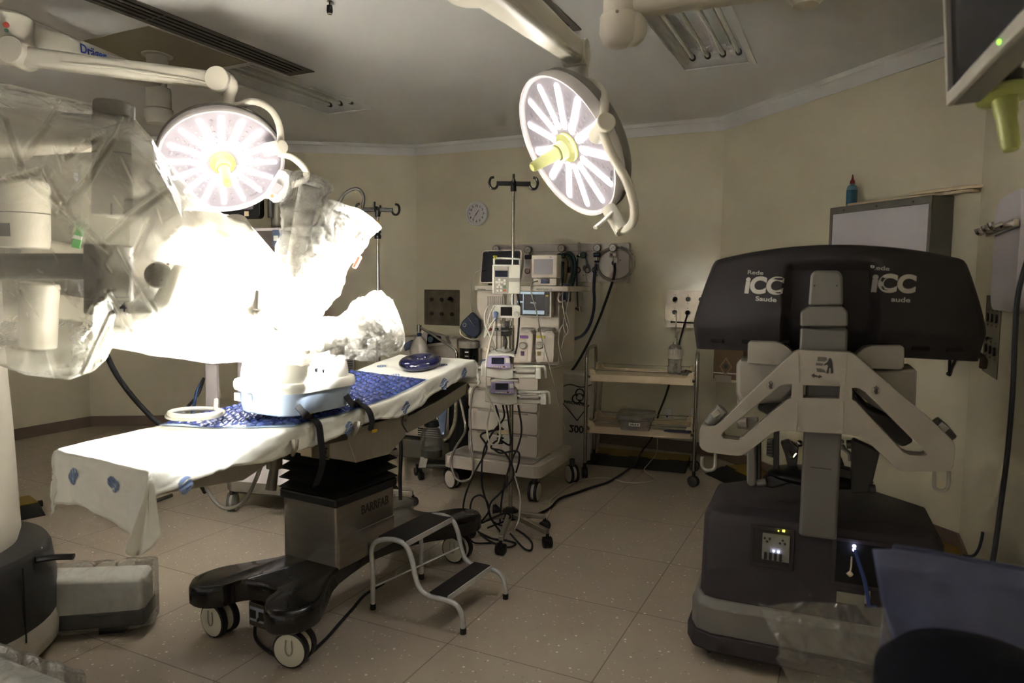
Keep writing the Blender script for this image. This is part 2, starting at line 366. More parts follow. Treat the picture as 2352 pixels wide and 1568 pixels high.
def air_slot(u0, u1, v0, v1, label):
    t = thing('air_vent', label, 'vent', RM((u0+u1)/2, (v0+v1)/2, CEIL), YAW, 'slotted air vents in the ceiling')
    hu, hv = (u1-u0)/2, (v1-v0)/2; n = 4; wd = (2*hv-.03)/n
    hs = []
    for k in range(n):
        y = -hv+.015+wd*(k+.5)
        for s0 in range(5):
            a = -hu+.04+s0*(2*hu-.08)/5; b = a+(2*hu-.08)/5-.004
            hs.append([(a, y-wd*.26), (b, y-wd*.26), (b, y+wd*.26), (a, y+wd*.26)])
    M().plate([(-hu-.012, -hv-.012), (hu+.012, -hv-.012), (hu+.012, hv+.012), (-hu-.012, hv+.012)], hs, lambda a, b, d: V((a, b, -d)), .006).build('slot_frame', ALU, t)
    M().add([(-hu, -hv, .0), (hu, -hv, 0), (hu, hv, 0), (-hu, hv, 0), (-hu, -hv, .15), (hu, -hv, .15), (hu, hv, .15), (-hu, hv, .15)], [(4, 5, 6, 7), (0, 1, 5, 4), (1, 2, 6, 5), (2, 3, 7, 6), (3, 0, 4, 7)]).build('duct', VOID, t)
air_slot(*VT[0], 'long slotted grey air vent in the ceiling above the operating table')
air_slot(*VT[1], 'slotted air vent behind the right surgical light arm')
hp = tag(M().extrude([RM(2.757, -4.62, CEIL-.004), RM(3.47, -4.62, CEIL-.004), RM(3.47, -3.62, CEIL-.004), RM(2.757, -3.62, CEIL-.004)], (0, 0, .005)).build('ceiling_hatch', mat('hatch_paint', '8f8874', .6)), 'square cream hatch panel in the ceiling around the lamp column', 'hatch')
# microphone hanging from the ceiling
t = thing('hanging_microphone', 'small black microphone hanging from the ceiling near the top edge', 'microphone', AZ(757, 2, CEIL))
p0 = AZ(757, 2, CEIL)
M().lathe([(.012, 0), (.014, -.004), (.009, -.006)]).build('mount', CHROME, t)
M().cyl((0, 0, -.004), (0, 0, -.02), .004).build('stem', BLACK, t)
M().lathe([(.006, -.02), (.014, -.024), (.016, -.05), (.013, -.062), (.0, -.063)]).build('body', BLACK, t)
M().lathe([(.011, -.06), (.012, -.066), (0, -.068)]).build('capsule', CHROME, t)
# ---------------------------------------------------------------- wall frames
WB0, WBn = RM(6.27, -2.6), EU                       # back wall
RC0 = RM(4.62, .61); RCn = (EU+EV).normalized()     # right corner wall
RW0, RWn = RM(2, .61), EV                           # right wall
LCt = V((1.263, .148, 0)).normalized(); LCn = V((-LCt.y, LCt.x, 0))
WALLF = {'b': (WB0, WBn, YAW-pi/2), 'rc': (RC0, RCn, YAW-pi/2-pi/4), 'rw': (RW0, RWn, YAW-pi), 'lc': (_lc, LCn, math.atan2(LCt.y, LCt.x))}
def onwall(k, px, py, gap=0.0):
    p0, n, rz = WALLF[k]; return APL(px, py, p0-n*gap, n), rz
def wthing(name, label, cat, k, px, py, group=None, gap=.0):
    """root on the wall: local x to the right along it, y into it, z up"""
    p, rz = onwall(k, px, py, gap); return thing(name, label, cat, p, rz, group)
# clock
t = wthing('wall_clock', 'round white wall clock with black numerals high on the back wall', 'clock', 'b', 1097, 491)
M().lathe([(.0, 0), (.118, 0), (.122, .008), (.122, .03), (.115, .036), (.1, .034), (.098, .022), (0, .022)], ax=(0, -1, 0), n=48).build('case', WHITE, t)
M().lathe([(0, .0225), (.097, .0225)], ax=(0, -1, 0), n=40, cap=False).build('dial', mat('clock_dial', 'c9c4d2', .5, var=.02), t)
for k in range(12):
    a = R(90-30*(k+1)); words('numeral', str(k+1), .03, BLACK, t, (cos(a)*.077, -.0235, sin(a)*.077), (1, 0, 0), (0, -1, 0), bold=.0006)
def hand(nm, deg, ln, wd):
    a = R(90-deg); d = V((cos(a), 0, sin(a))); s = V((-d.z, 0, d.x))*wd
    M().extrude([d*-.015-s+V((0, -.025, 0)), d*ln-s*.4+V((0, -.025, 0)), d*ln+s*.4+V((0, -.025, 0)), d*-.015+s+V((0, -.025, 0))], (0, -.002, 0)).build(nm, BLACK, t)
hand('hour_hand', 38, .048, .004); hand('minute_hand', 217, .068, .003); M().cyl((0, -.024, 0), (0, -.029, 0), .005).build('pin', BLACK, t)
M().ball((.1, -.03, 0), .006).build('catch', CHROME, t)
# socket plates
PLATE = mat('tarnished_steel_plate', '6f675a', .42, .75, var=.3, scale=9, bump=.1, bscale=30)
PLATE_REFLECT = mat('steel_plate_painted_reflection', 'bdb3a6', .35, .35, var=.2, scale=9, bump=.1, bscale=30)  # paler copy of the plate steel: the reflected light is put into its colour
def socket_plate(label, k, px, py, w_, h_, rows=2, slot=False):
    t = wthing('socket_plate', label, 'socket plate', k, px, py, 'steel socket plates')
    M().plate(rrect(-w_/2, w_/2, -h_/2, h_/2, .008, 3), [], lambda a, b, d: V((a, -.004-d, b)), -.004).build('plate', PLATE_REFLECT if slot else PLATE, t, bevel=.0015)
    for r_ in range(rows):
        for c in range(3):
            x = (c-1)*w_*.285; z = h_*(.27-.36*r_) if slot else h_*(.22-.4*r_)
            s = M(); s.cyl((x, -.004, z), (x, -.012, z), .021, n=24); s.cyl((x, -.012, z), (x, -.013, z), .014, n=18); s.build('socket', BLACK, t, bevel=.001)
            q = M()
            for dz in (-.036, .036): q.cyl((x, -.004, z+dz), (x, -.0065, z+dz), .004, n=8)
            q.build('screw', DARKMETAL, t)
    return t
spl = socket_plate('tarnished steel plate of six sockets on the left, above the bed head', 'b', 1015, 706, .43, .37)
spr = socket_plate('shiny steel plate of six sockets on the back wall above the trolley', 'b', 1580, 710, .40, .33, slot=True)
M().tube([(-.13, -.016, -.115), (0, -.02, -.118), (.12, -.016, -.12)], .006, k=4).build('earth_bar', BLACK, spr)
for x in (-.14, .12): M().ball((x, -.01, -.117), .01, 10).build('terminal', BLACK, spr)
sp3 = socket_plate('steel socket plate on the right wall, seen almost edge-on', 'rw', 2279, 770, .40, .38)
# plugs
def plug(k, px, py, label):
    t = wthing('power_plug', label, 'plug', k, px, py, 'black plugs in the wall sockets')
    M().lathe([(.018, .012), (.019, .03), (.014, .045), (.006, .06), (.005, .07)], ax=(0, -1, -.3), n=14).build('body', BLACK, t)
plug('b', 1551, 686, 'black plug in the top left socket above the trolley')
plug('b', 1580, 716, 'black plug in the lower middle socket above the trolley')
plug('b', 1036, 684, 'black plug in the left wall plate near the bed head')
# vent grille low on the left corner wall
t = wthing('wall_vent', 'small louvred vent low on the wall behind the bed', 'vent', 'lc', 795, 850)
f = M(); f.plate([(-.09, -.12), (.09, -.12), (.09, .12), (-.09, .12)], [[(-.07, -.1), (.07, -.1), (.07, .1), (-.07, .1)]], lambda a, b, d: V((a, -d, b)), .012); f.build('frame', CORN, t, bevel=.002)
M().bx(-.07, .07, -.003, -.001, -.1, .1).build('backing', VOID, t)
for i in range(8): M().box((0, -.008, -.085+i*.024), (.14, .002, .022), (R(35), 0, 0)).build('slat', CORN, t)
# double switch plate low behind the trolley
for px, py, lb in ((1533, 953, 'white wall socket low behind the trolley shelf'), (1597, 953, 'white wall socket with black plug low behind the trolley post')):
    t = wthing('wall_socket', lb, 'socket', 'b', px, py)
    M().plate(rrect(-.04, .04, -.06, .06, .006, 3), [], lambda a, b, d: V((a, -d, b)), .012).build('cover', WHITE, t, bevel=.002)
    M().cyl((0, -.012, -.01), (0, -.0135, -.01), .008).build('hole', BLACK, t)
# light box on the right corner wall
t = wthing('film_viewer', 'grey metal film viewing box with pale screen on the right wall', 'light box', 'rc', 2010, 560)
VW = mat('grey_painted_metal', '6f6d68', .45, .3, var=.06)
pl, _ = onwall('rc', 1910, 480, .16); pr, _ = onwall('rc', 2145, 445, .16)
iv = WM(t).inverted(); a, b = iv @ pl, iv @ pr
x0, x1, zt = a.x, b.x, (a.z+b.z)/2; zb = zt-.62; d = .16
f = M(); f.plate([(x0, zb), (x1, zb), (x1, zt), (x0, zt)], [[(x0+.02, zb+.03), (x1-.02, zb+.03), (x1-.02, zt-.045), (x0+.02, zt-.045)]], lambda a, b, q: V((a, -d-q, b)), .012)
f.bx(x0, x1, -d, -.001, zb, zt); f.build('case', VW, t, bevel=.003)
M().bx(x0+.02, x1-.02, -d-.005, -d-.001, zb+.03, zt-.045).build('screen', mat('viewer_screen', 'bdbac2', .3, var=.02), t)
for i in range(3): M().cyl((x0+.12+i*(x1-x0-.24)/2, -d-.012, zt-.025), (x0+.12+i*(x1-x0-.24)/2, -d-.016, zt-.025), .006).build('screw', DARKMETAL, t)
VBOX = (t, x0, x1, zt, d)
def vb(x, y, z): return WM(VBOX[0]) @ V((x, y, z))
# bottle and strips lying on it
t = thing('squeeze_bottle', 'blue labelled squeeze bottle with red spout on top of the film viewing box', 'bottle', vb(x0+.085, -.08, zt+.001), WALLF['rc'][2])
M().lathe([(.0, 0), (.033, 0), (.036, .006), (.036, .12), (.03, .137), (.014, .145), (.014, .15), (0, .15)], n=28, sy=.75).build('body', mat('blue_bottle', '5d8296', .35, var=.05), t)
M().lathe([(.0372, .018), (.0372, .11)], n=28, sy=.76, cap=False).build('label', mat('bottle_label', '2f5d78', .5, var=.3, scale=40), t)
M().lathe([(.015, .15), (.015, .168), (.008, .178), (.003, .21), (0, .212)], n=16).build('spout', mat('red_cap', '6a1414', .4), t)
for k, (aa, bb, lb) in enumerate((((x0+.1, -.1), (x1+.16, -.04), 'long beige strip lying along the top of the film viewing box'), ((x1-.22, -.06), (x1+.2, -.02), 'short beige strip poking past the right end of the film viewing box'))):
    z = zt+.003+k*.022; pa, pb = V((aa[0], aa[1], z)), V((bb[0], bb[1], z)); dd = (pb-pa).normalized(); nn = V((-dd.y, dd.x, 0))*.03
    o = M().extrude([vb(*q) for q in (pa-nn, pb-nn, pb+nn*.8, pa+nn)], (0, 0, .018)).build('beige_strip', CREAM, bevel=.003); tag(o, lb, 'strip')
# plastic holder with metal hooks on the right wall (cut by the frame)
t = wthing('wall_holder', 'white rounded plastic holder with metal hooks at the right edge', 'holder', 'rw', 2345, 580)
M().plate(rrect(-.3, .24, -.24, .24, .09, 6), [], lambda a, b, d: V((a, -d, b)), .05).build('shell', mat('lilac_white_plastic', 'c9c2cc', .4, var=.03), t, bevel=.01)
M().box((-.02, -.07, .1), (.6, .02, .03)).build('rail', CHROME, t, bevel=.003)
for x in (-.28, -.1, .06): M().tube([(x, -.075, .11), (x, -.11, .1), (x, -.12, .12)], .012, k=4).build('hook', CHROME, t)
# earth clamp hanging on the right socket plate
t = wthing('cable_clamp', 'rusty brown clamp hanging from the right socket plate', 'clamp', 'rw', 2275, 822, gap=.02)
M().tube([(-.16, -.06, .03), (0, -.03, 0), (.16, -.05, -.03)], .016, k=5, flat=.5).build('body', mat('rusty_metal', '3f2f24', .6, .4, var=.3), t)
M().tube([(-.2, -.07, .04), (-.16, -.06, .03)], .02, k=1).build('jaw', DARKMETAL, t)
# ================================================================ SURGICAL LIGHTS AND CEILING ARMS
LEDG = emat('lit_led_strip', 'fffaf5', 6.5)
FACE = mat('lamp_face_glass', '85818a', .5, var=.02, spec=.05)
RIMM = mat('lamp_rim', 'bcb8ba', .35, var=.03)
BACKG = mat('lamp_back_grey', '6d6a66', .5, var=.05)
BLUET = mat('blue_lettering', '1d2f7a', .5); GREYT = mat('grey_lettering', '6d6a70', .5); REDD = mat('red_dot', '8e2c22', .5); GREEND = mat('green_dot', '24493a', .5)
def lamp_head(t, C, n, up, rad, power, face_word, target, ns=12):
    n = n.normalized(); x = up.cross(n).normalized(); y = n.cross(x)
    def L3(a, b, h): return C + x*a + y*b + n*h
    def ring(prof, nm, mt, seg=56): return M().lathe(prof, C, n, seg).build(nm, mt, t, world=True, ang=50)
    ring([(.0, -.075), (rad*.5, -.075), (rad*.86, -.055), (rad*.985, -.03), (rad, -.006), (rad, .012), (rad*.985, .022), (rad*.955, .018), (rad*.945, .004), (rad*.93, .0), (0, 0)], 'housing', RIMM)
    ring([(rad*.2, -.1), (rad*.6, -.098), (rad*.93, -.075), (rad*.99, -.05), (rad*.985, -.032), (rad*.8, -.05), (rad*.3, -.06)], 'back_shell', BACKG)
    ring([(.0, .0015), (rad*.925, .0015), (rad*.93, .003), (0, .003)], 'face_glass', FACE)
    for k in range(ns):
        a = 2*pi*(k+.3)/ns; d = (cos(a), sin(a)); s = (-d[1], d[0]); hw = rad*.62/ns
        r0, r1 = rad*.3, rad*.83; loop = []
        for i in range(9):
            b = -pi/2+pi*i/8; loop.append((r1+hw*cos(b), hw*sin(b)))
        for i in range(9):
            b = pi/2+pi*i/8; loop.append((r0+hw*cos(b), hw*sin(b)))
        M().extrude([L3(d[0]*p+s[0]*q, d[1]*p+s[1]*q, .0032) for p, q in loop], n*.003).build('led_strip', LEDG, t, world=True)
    lens = M()
    for k in range(ns):
        a = 2*pi*(k+.8)/ns
        for i in range(5):
            r_ = rad*(.36+.105*i); q = L3(cos(a)*r_, sin(a)*r_, .003); lens.cyl(q, q+n*.003, rad*.028, rad*.022, n=10)
    o = lens.build('small_lenses', mat('clear_lens', '8f8b92', .4, var=.1, spec=.1), t, world=True); o['kind'] = 'stuff'
    ring([(.0, .003), (rad*.2, .003), (rad*.2, .02), (rad*.13, .03), (rad*.115, .06), (0, .06)], 'handle_flange', GREENH, 28)
    for k in range(3):
        a = 2*pi*k/3+.4; q = L3(cos(a)*rad*.165, sin(a)*rad*.165, .02); M().cyl(q, q+n*.003, .006).build('flange_screw', CHROME, t, world=True)
    ring([(.0, .055), (.03, .055), (.026, .075), (.021, .16), (.019, .185), (.015, .19), (.0, .188)], 'handle', GREENH, 20)
    words('lettering', face_word, .02, GREYT, t, L3(rad*.62, -rad*.56, .004), x*.72+y*.7, n, world=True)
    for k in range(6):
        a = 2*pi*(k+.05)/6
        ld = bpy.data.lights.new('led_beam', 'SPOT'); ld.energy = power; ld.spot_size = R(25); ld.spot_blend = 1.0; ld.shadow_soft_size = .035; ld.color = (1.0, .985, .955)
        lo = bpy.data.objects.new('led_beam', ld); COL.objects.link(lo)
        p = L3(cos(a)*rad*.55, sin(a)*rad*.55, .05); aim = target+(p-C)*.15
        mm = (aim-p).to_track_quat('-Z', 'Y').to_matrix().to_4x4(); mm.translation = p
        lo.parent = t; lo.matrix_local = WM(t).inverted() @ mm
    return L3
def basis(px, py, ang, theta):
    """a disc facing the camera side, tipped theta away from it towards the picture direction ang"""
    tw = -ray(px, py).normalized(); rx = CAMX-tw*CAMX.dot(tw); rx.normalize(); ry = CAMY-tw*CAMY.dot(tw); ry.normalize()
    return tw*cos(R(theta)) + (rx*cos(R(ang))+ry*sin(R(ang)))*sin(R(theta))
def beam(m_, a, b, h0, h1, w0, w1, taper_up=0.0):
    """box beam from a to b with rounded section"""
    a, b = V(a), V(b); d = (b-a).normalized(); s = d.cross(EZ).normalized(); u = s.cross(d)
    def sec(c, h, w_): return [c+s*p+u*q for p, q in rrect(-w_/2, w_/2, -h/2, h/2, min(h, w_)*.28, 4)]
    A, B = sec(a, h0, w0), sec(b, h1, w1); k = len(A)
    return m_.add(A+B, [tuple(range(k)), tuple(range(k, 2*k))]+[(i, (i+1) % k, k+(i+1) % k, k+i) for i in range(k)])
# ---- left light: column, extension arm, spring arm, head
pc = RM(3.117, -4.02, CEIL)
t = thing('surgical_light', 'lit round surgical light over the draped robot arms, with long white arm', 'surgical light', pc, 0, 'lit surgical lights')
M().lathe([(.0, -.001), (.092, -.001), (.092, -.012), (.064, -.016), (.062, -.1), (.05, -.105), (.0, -.105)]).build('ceiling_flange', ARMW, t, bevel=.002)
for k in range(4):
    a = k*pi/2+.4; M().cyl((cos(a)*.061, sin(a)*.061, -.08), (cos(a)*.065, sin(a)*.065, -.08), .005).build('screw', DGREY, t)
M().cyl((0, 0, -.1), (0, 0, -.22), .052, n=28).build('column', ARMW, t)
M().lathe([(.0, -.21), (.072, -.21), (.075, -.225), (.075, -.335), (.086, -.345), (.086, -.39), (.07, -.43), (.035, -.445), (0, -.445)], n=32).build('lower_joint', ARMW, t, ang=30)
EL = AY(22, 78, 3.5)
m_ = M(); beam(m_, pc+V((0, 0, -.165)), EL, .09, .2, .09, .13); ext = m_.build('extension_arm', ARMW, t, world=True, bevel=.004)
dd = (EL-(pc+V((0, 0, -.165)))).normalized(); nn = dd.cross(EZ).normalized(); nn = nn if nn.dot(EYE-EL) > 0 else -nn
wp = APL(215, 121, EL+nn*.08, nn)
words('lettering', 'Dräger', .066, BLUET, t, wp, -dd if (-dd).dot(CAMX) > 0 else dd, nn, world=True, bold=.0012)
m_ = M(); m_.cyl(EL+V((0, 0, .09)), EL+V((0, 0, -.13)), .1, n=30); m_.build('elbow', ARMW, t, world=True, bevel=.02, seg=3)
for q, mt, r_ in (((14, 57), REDD, .013), ((15, 70), GREEND, .009), ((2, 110), REDD, .013)):
    p = AY(*q, 3.39); M().cyl(p, p+(EYE-p).normalized()*.012, r_, n=16).build('marker_dot', mt, t, world=True)
E2 = AY(45, 124, 3.45); E3 = AY(508, 187, 3.5)
m_ = M(); m_.cyl(E2+V((0, -.075, 0)), E2+V((0, .075, 0)), .064, n=32); m_.build('elbow_cap', ARMW, t, world=True, bevel=.006)
m_ = M(); beam(m_, AY(60, 130, 3.45), E3, .085, .078, .085, .08); m_.build('spring_arm', ARMW, t, world=True, bevel=.005)
m_ = M(); m_.tube([AY(60, 130, 3.45)+(E3-AY(60, 130, 3.45))*q+V((0, -.042, -.03+.02*sin(pi*q))) for q in (.2, .4, .6, .8, .97)], .008, k=5); m_.build('arm_ridge', ARMW, t, world=True)
m_ = M(); m_.cyl(E3+V((0, -.06, 0)), E3+V((0, .06, 0)), .058, n=32); m_.build('wrist_joint', ARMW, t, world=True, bevel=.005)
m_ = M(); m_.tube([E3+V((.0, 0, .0)), AY(530, 195, 3.5), AY(527, 220, 3.5), AY(526, 246, 3.5)], .035, 14, k=4, rad=lambda q: .05-.022*min(1, q*1.6)); m_.build('drop_tube', ARMW, t, world=True)
CL = AY(511, 371, 3.55); nL = basis(511, 371, -78, 36)
lamp_head(t, CL, nL, V((0, 0, 1)), .3, LAMP_POWER, 'Polaris 600', AY(530, 760, 2.45), 16)
bk = -nL*.06
m_ = M(); m_.tube([AY(520, 240, 3.52), AY(548, 242, 3.5), AY(583, 233, 3.48), AY(622, 252, 3.47), AY(642, 290, 3.47), AY(645, 338, 3.47)], .017, 12, k=6); m_.build('upper_bow', ARMW, t, world=True)
m_ = M(); m_.cyl(AY(612, 344, 3.5), AY(650, 336, 3.43), .033, n=24); m_.build('bow_joint', ARMW, t, world=True, bevel=.006)
m_ = M(); m_.tube([AY(640, 352, 3.47), AY(672, 362, 3.48), AY(700, 388, 3.5), AY(703, 408, 3.51), AY(688, 420, 3.52), AY(655, 428, 3.54)], .016, 12, k=6); m_.build('lower_bow', ARMW, t, world=True)
a, b, c, d = AY(645, 398, 3.5), AY(664, 405, 3.5), AY(634, 463, 3.45), AY(618, 460, 3.43)
m_ = M(); m_.extrude([AY(640, 388, 3.5), AY(655, 393, 3.5), AY(666, 406, 3.5), AY(662, 418, 3.49), AY(636, 464, 3.45), AY(627, 466, 3.45), AY(616, 457, 3.45), AY(600, 455, 3.46)], V((.02, .06, .01))); m_.build('control_panel', RIMM, t, world=True, bevel=.006)
pn = (AY(664, 408, 3.485)-AY(632, 460, 3.44)); pn.normalize(); nf = (EYE-AY(640, 430, 3.46)).normalized(); sx_ = pn.cross(nf).normalized(); pn2 = nf.cross(sx_)
cpt = AY(636, 433, 3.44)
m_ = M(); m_.box(cpt, (.035, .05, .004), Matrix((sx_, pn2, nf)).transposed()); m_.build('panel_keys', GREYT, t, world=True)
p = AY(625, 450, 3.425); M().cyl(p, p+nf*.008, .008).build('panel_button', mat('orange_dot', 'c0562e', .5), t, world=True)
# ---- right light
pR = AZ(1105, -160, CEIL); CR = AY(1307, 336, 2.85)
t = thing('surgical_light', 'lit round surgical light tilted on its side in the middle of the room', 'surgical light', V((0.02, 1.75, CEIL)), 0, 'lit surgical lights')
A0 = AY(1080, -75, 1.9); A1 = AY(1322, 122, 2.85)
m_ = M(); m_.cyl(V((A0.x, A0.y, CEIL)), V((A0.x, A0.y, A0.z-.08)), .06, n=24); m_.build('column', ARMW, t, world=True)
m_ = M(); beam(m_, A0, A1, .125, .085, .11, .085); m_.build('spring_arm', ARMW, t, world=True, bevel=.005)
ad = (A1-A0).normalized(); as_ = ad.cross(EZ).normalized()
m_ = M(); m_.cyl(A1-as_*.05, A1+as_*.05, .05, n=28); m_.build('wrist_joint', ARMW, t, world=True, bevel=.006)
m_ = M(); m_.tube([A1+V((.01, 0, .0)), AY(1337, 130, 2.87), AY(1336, 160, 2.87), AY(1337, 200, 2.88)], .03, 14, k=4, rad=lambda q: .042-.016*min(1, q*1.5)); m_.build('drop_tube', ARMW, t, world=True)
nR = basis(1307, 336, 209, 60)
lamp_head(t, CR, nR, V((0, 0, 1)), .3, LAMP_POWER, 'Polaris 600', AY(470, 840, 2.4), 13)
m_ = M(); m_.tube([AY(1330, 195, 2.9), AY(1352, 187, 2.84), AY(1375, 200, 2.72), AY(1388, 228, 2.6), AY(1386, 275, 2.5)], .017, 12, k=6); m_.build('upper_bow', ARMW, t, world=True)
m_ = M(); m_.cyl(AY(1370, 312, 2.58), AY(1394, 278, 2.46), .034, n=24); m_.build('bow_joint', ARMW, t, world=True, bevel=.006)
m_ = M(); m_.tube([AY(1383, 300, 2.49), AY(1405, 355, 2.46), AY(1437, 410, 2.46), AY(1455, 465, 2.5), AY(1455, 505, 2.56), AY(1437, 526, 2.62), AY(1412, 520, 2.66)], .016, 12, k=6); m_.build('lower_bow', ARMW, t, world=True)
m_ = M(); m_.cyl(AY(1398, 478, 2.7), AY(1430, 532, 2.63), .028, n=24); m_.build('lower_bracket', ARMW, t, world=True, bevel=.005)
m_ = M(); m_.tube([AY(1405, 488, 2.66), AY(1388, 506, 2.64), AY(1367, 523, 2.62)], .012, 10, k=4, flat=.6); m_.build('lever', ARMW, t, world=True)
# ---- ceiling boom at the top of the picture
pb = AY(1420, 108, 3.2); bt = V((pb.x, pb.y, CEIL))
t = thing('ceiling_boom', 'cream ceiling arm with round joint at the top centre', 'ceiling boom', bt)
h = pb.z-CEIL
M().lathe([(.0, 0), (.1, 0), (.1, -.015), (.07, -.02), (.07, h+.14), (.083, h+.13), (.085, h+.06), (.07, h+.02), (.04, h), (0, h)], n=32).build('column', OFFW, t, ang=40)
M().cyl((-.02, -.086, h+.12), (-.02, -.088, h+.12), .007).build('screw', CHROME, t)
B0 = AY(1440, 12, 3.22); B1 = AY(1850, -45, 2.95)
m_ = M(); beam(m_, B0, B1, .1, .1, .11, .11); m_.build('arm', OFFW, t, world=True, bevel=.006)
m_ = M(); m_.ball(AY(1452, 66, 3.2), (.065, .06, .08), 20); m_.build('joint_cover', OFFW, t, world=True)
pe = AY(1850, 16, 2.95); m_ = M(); m_.lathe([(.0, 0), (.05, .005), (.075, .03), (.078, .1), (.07, .2), (0, .2)], pe, n=28); m_.build('end_joint', OFFW, t, world=True)
# ---- monitor and handle cut by the top right corner
mc = AY(2187, 243, 1.55)
t = thing('ceiling_monitor', 'dark flat monitor with grey frame cut off by the top right corner', 'monitor', V((1.35, 1.35, CEIL)))
bl, tl, br = AY(2188, 244, 1.5), AY(2179, -60, 1.5), AY(2385, 42, 1.12)
ex = (br-bl); ey = (tl-bl); nz_ = ex.cross(ey).normalized(); nz_ = nz_ if nz_.dot(EYE-bl) > 0 else -nz_
def Q(a, b, d=0.0): return bl+ex*a+ey*b+nz_*d
M().extrude([Q(0, 0), Q(1.6, 0), Q(1.6, 1.4), Q(0, 1.4)], -nz_*.05).build('case', VW, t, world=True, bevel=.004)
M().extrude([Q(.03, .1, .002), Q(1.57, .1, .002), Q(1.57, 1.36, .002), Q(.03, 1.36, .002)], -nz_*.001).build('screen', SCREEN, t, world=True)
fr = M()
for p4 in (((0, 0), (1.6, 0), (1.6, .1), (0, .1)), ((0, .1), (.03, .1), (.03, 1.4), (0, 1.4))): fr.extrude([Q(a, b, .012) for a, b in p4], -nz_*.012)
fr.build('bezel', GREYP, t, world=True, bevel=.002)
p = Q(.72, .05, .013); M().cyl(p, p+nz_*.003, .004, n=12).build('power_light', emat('green_led', '7fd23a', 1.5), t, world=True)
hm = AY(2312, 190, 1.5)
M().tube([Q(.9, .3, -.05), hm+V((.03, .02, .1)), hm+V((0, 0, .02))], .022, 12, k=5).build('handle_arm', DGREY, t, world=True)
M().cyl(hm+V((.0, 0, .025)), hm, .03, n=20).build('handle_mount', DGREY, t, world=True, bevel=.004)
ha = (AY(2322, 345, 1.47)-AY(2305, 215, 1.5)).normalized(); hb = AY(2305, 212, 1.5)
M().lathe([(.0, -.002), (.05, -.002), (.053, .004), (.05, .012), (.024, .018), (.022, .05), (.019, .055), (.018, .118), (.014, .128), (0, .128)], hb, ha, 28).build('handle', mat('olive_green_plastic', '8c9150', .4), t, world=True, label='green hanging handle')
M().tube([AY(2300, 195, 1.49), AY(2325, 160, 1.45), AY(2360, 120, 1.4)], .006, k=5).build('cable', BLACK, t, world=True)
# ================================================================ OPERATING TABLE
TO = V((-.84, 3.14, 0)); TR_ = R(61)
TX, TY = V((cos(TR_), sin(TR_), 0)), V((-sin(TR_), cos(TR_), 0))
def interp(x, xs, ys):
    if x <= xs[0]: return ys[0]+(x-xs[0])*(ys[1]-ys[0])/(xs[1]-xs[0])
    for i in range(len(xs)-1):
        if x <= xs[i+1]: return ys[i]+(ys[i+1]-ys[i])*(x-xs[i])/(xs[i+1]-xs[i])
    return ys[-1]+(x-xs[-1])*(ys[-1]-ys[-2])/(xs[-1]-xs[-2])
TZX = [-1.1, -.6, -.15, .05, .25, .5, .85, .95]; TZZ = [.945, .966, .985, 1.0, 1.036, 1.08, 1.125, 1.13]
def tz(x): return interp(x, TZX, TZZ)
def T(x, y, z): return TO + TX*x + TY*y + EZ*z
def tloc(p): d = p-TO; return d.dot(TX), d.dot(TY), p.z
def ontop(px, py, h=0.0):
    d = ray(px, py); z = 1.0
    for i in range(12):
        p = EYE+d*((z-EYE.z)/d.z); z = .5*z+.5*(tz(tloc(p)[0])+h)
    return tloc(p)
def onside(px, py, y=-.345): return APL(px, py, T(0, y, 0), TY)
YR, YL, XF, XH = -.35, .13, -1.09, .7
table = thing('operating_table', 'operating table on black wheeled base with steel pedestal and black bellows', 'operating table', TO, TR_)
GLOSSB = mat('glossy_black_fibreglass', '0d0b0b', .22, var=.1, bump=.15, bscale=120, coat=.3)
half = [(-.40, .0), (-.41, .08), (-.455, .115), (-.51, .13), (-.555, .18), (-.56, .25), (-.5, .31), (-.4, .31), (-.28, .235), (-.12, .15), (.2, .13), (.45, .145), (.64, .27), (.78, .31), (.85, .26), (.84, .18), (.77, .12), (.7, .08), (.68, 0)]
yc = -.03
outl = [(x, y+yc) for x, y in half]+[(x, -y+yc) for x, y in reversed(half[1:-1])]
ol = [(p.x, p.y) for p in catmull([(x, y, 0) for x, y in outl], 3, True)]
m_ = M(); n = len(ol)
def inset(k): return [((x-.12)*(1-k*.9)+.12, (y-yc)*(1-k*2)+yc) for x, y in ol]
lv = [(.178, 0.01), (.186, 0), (.245, 0), (.262, .012), (.268, .04)]
for i, (z, k) in enumerate(lv): m_.v += [V((x, y, z+ (0.03*max(0, 1-abs(x-.1)/.35) if i < 2 else 0))) for x, y in inset(k)]
for j in range(len(lv)-1):
    for i in range(n): m_.f.append((j*n+i, j*n+(i+1) % n, (j+1)*n+(i+1) % n, (j+1)*n+i)); m_.k.append(0)
m_.f += [tuple(range(n-1, -1, -1)), tuple((len(lv)-1)*n+i for i in range(n))]; m_.k += [0, 0]
m_.build('base', GLOSSB, table, ang=50)
TYRE = mat('dark_grey_tyre', '1c1c1e', .5); HUB = mat('ivory_wheel_hub', 'c9c5b4', .4, var=.04)
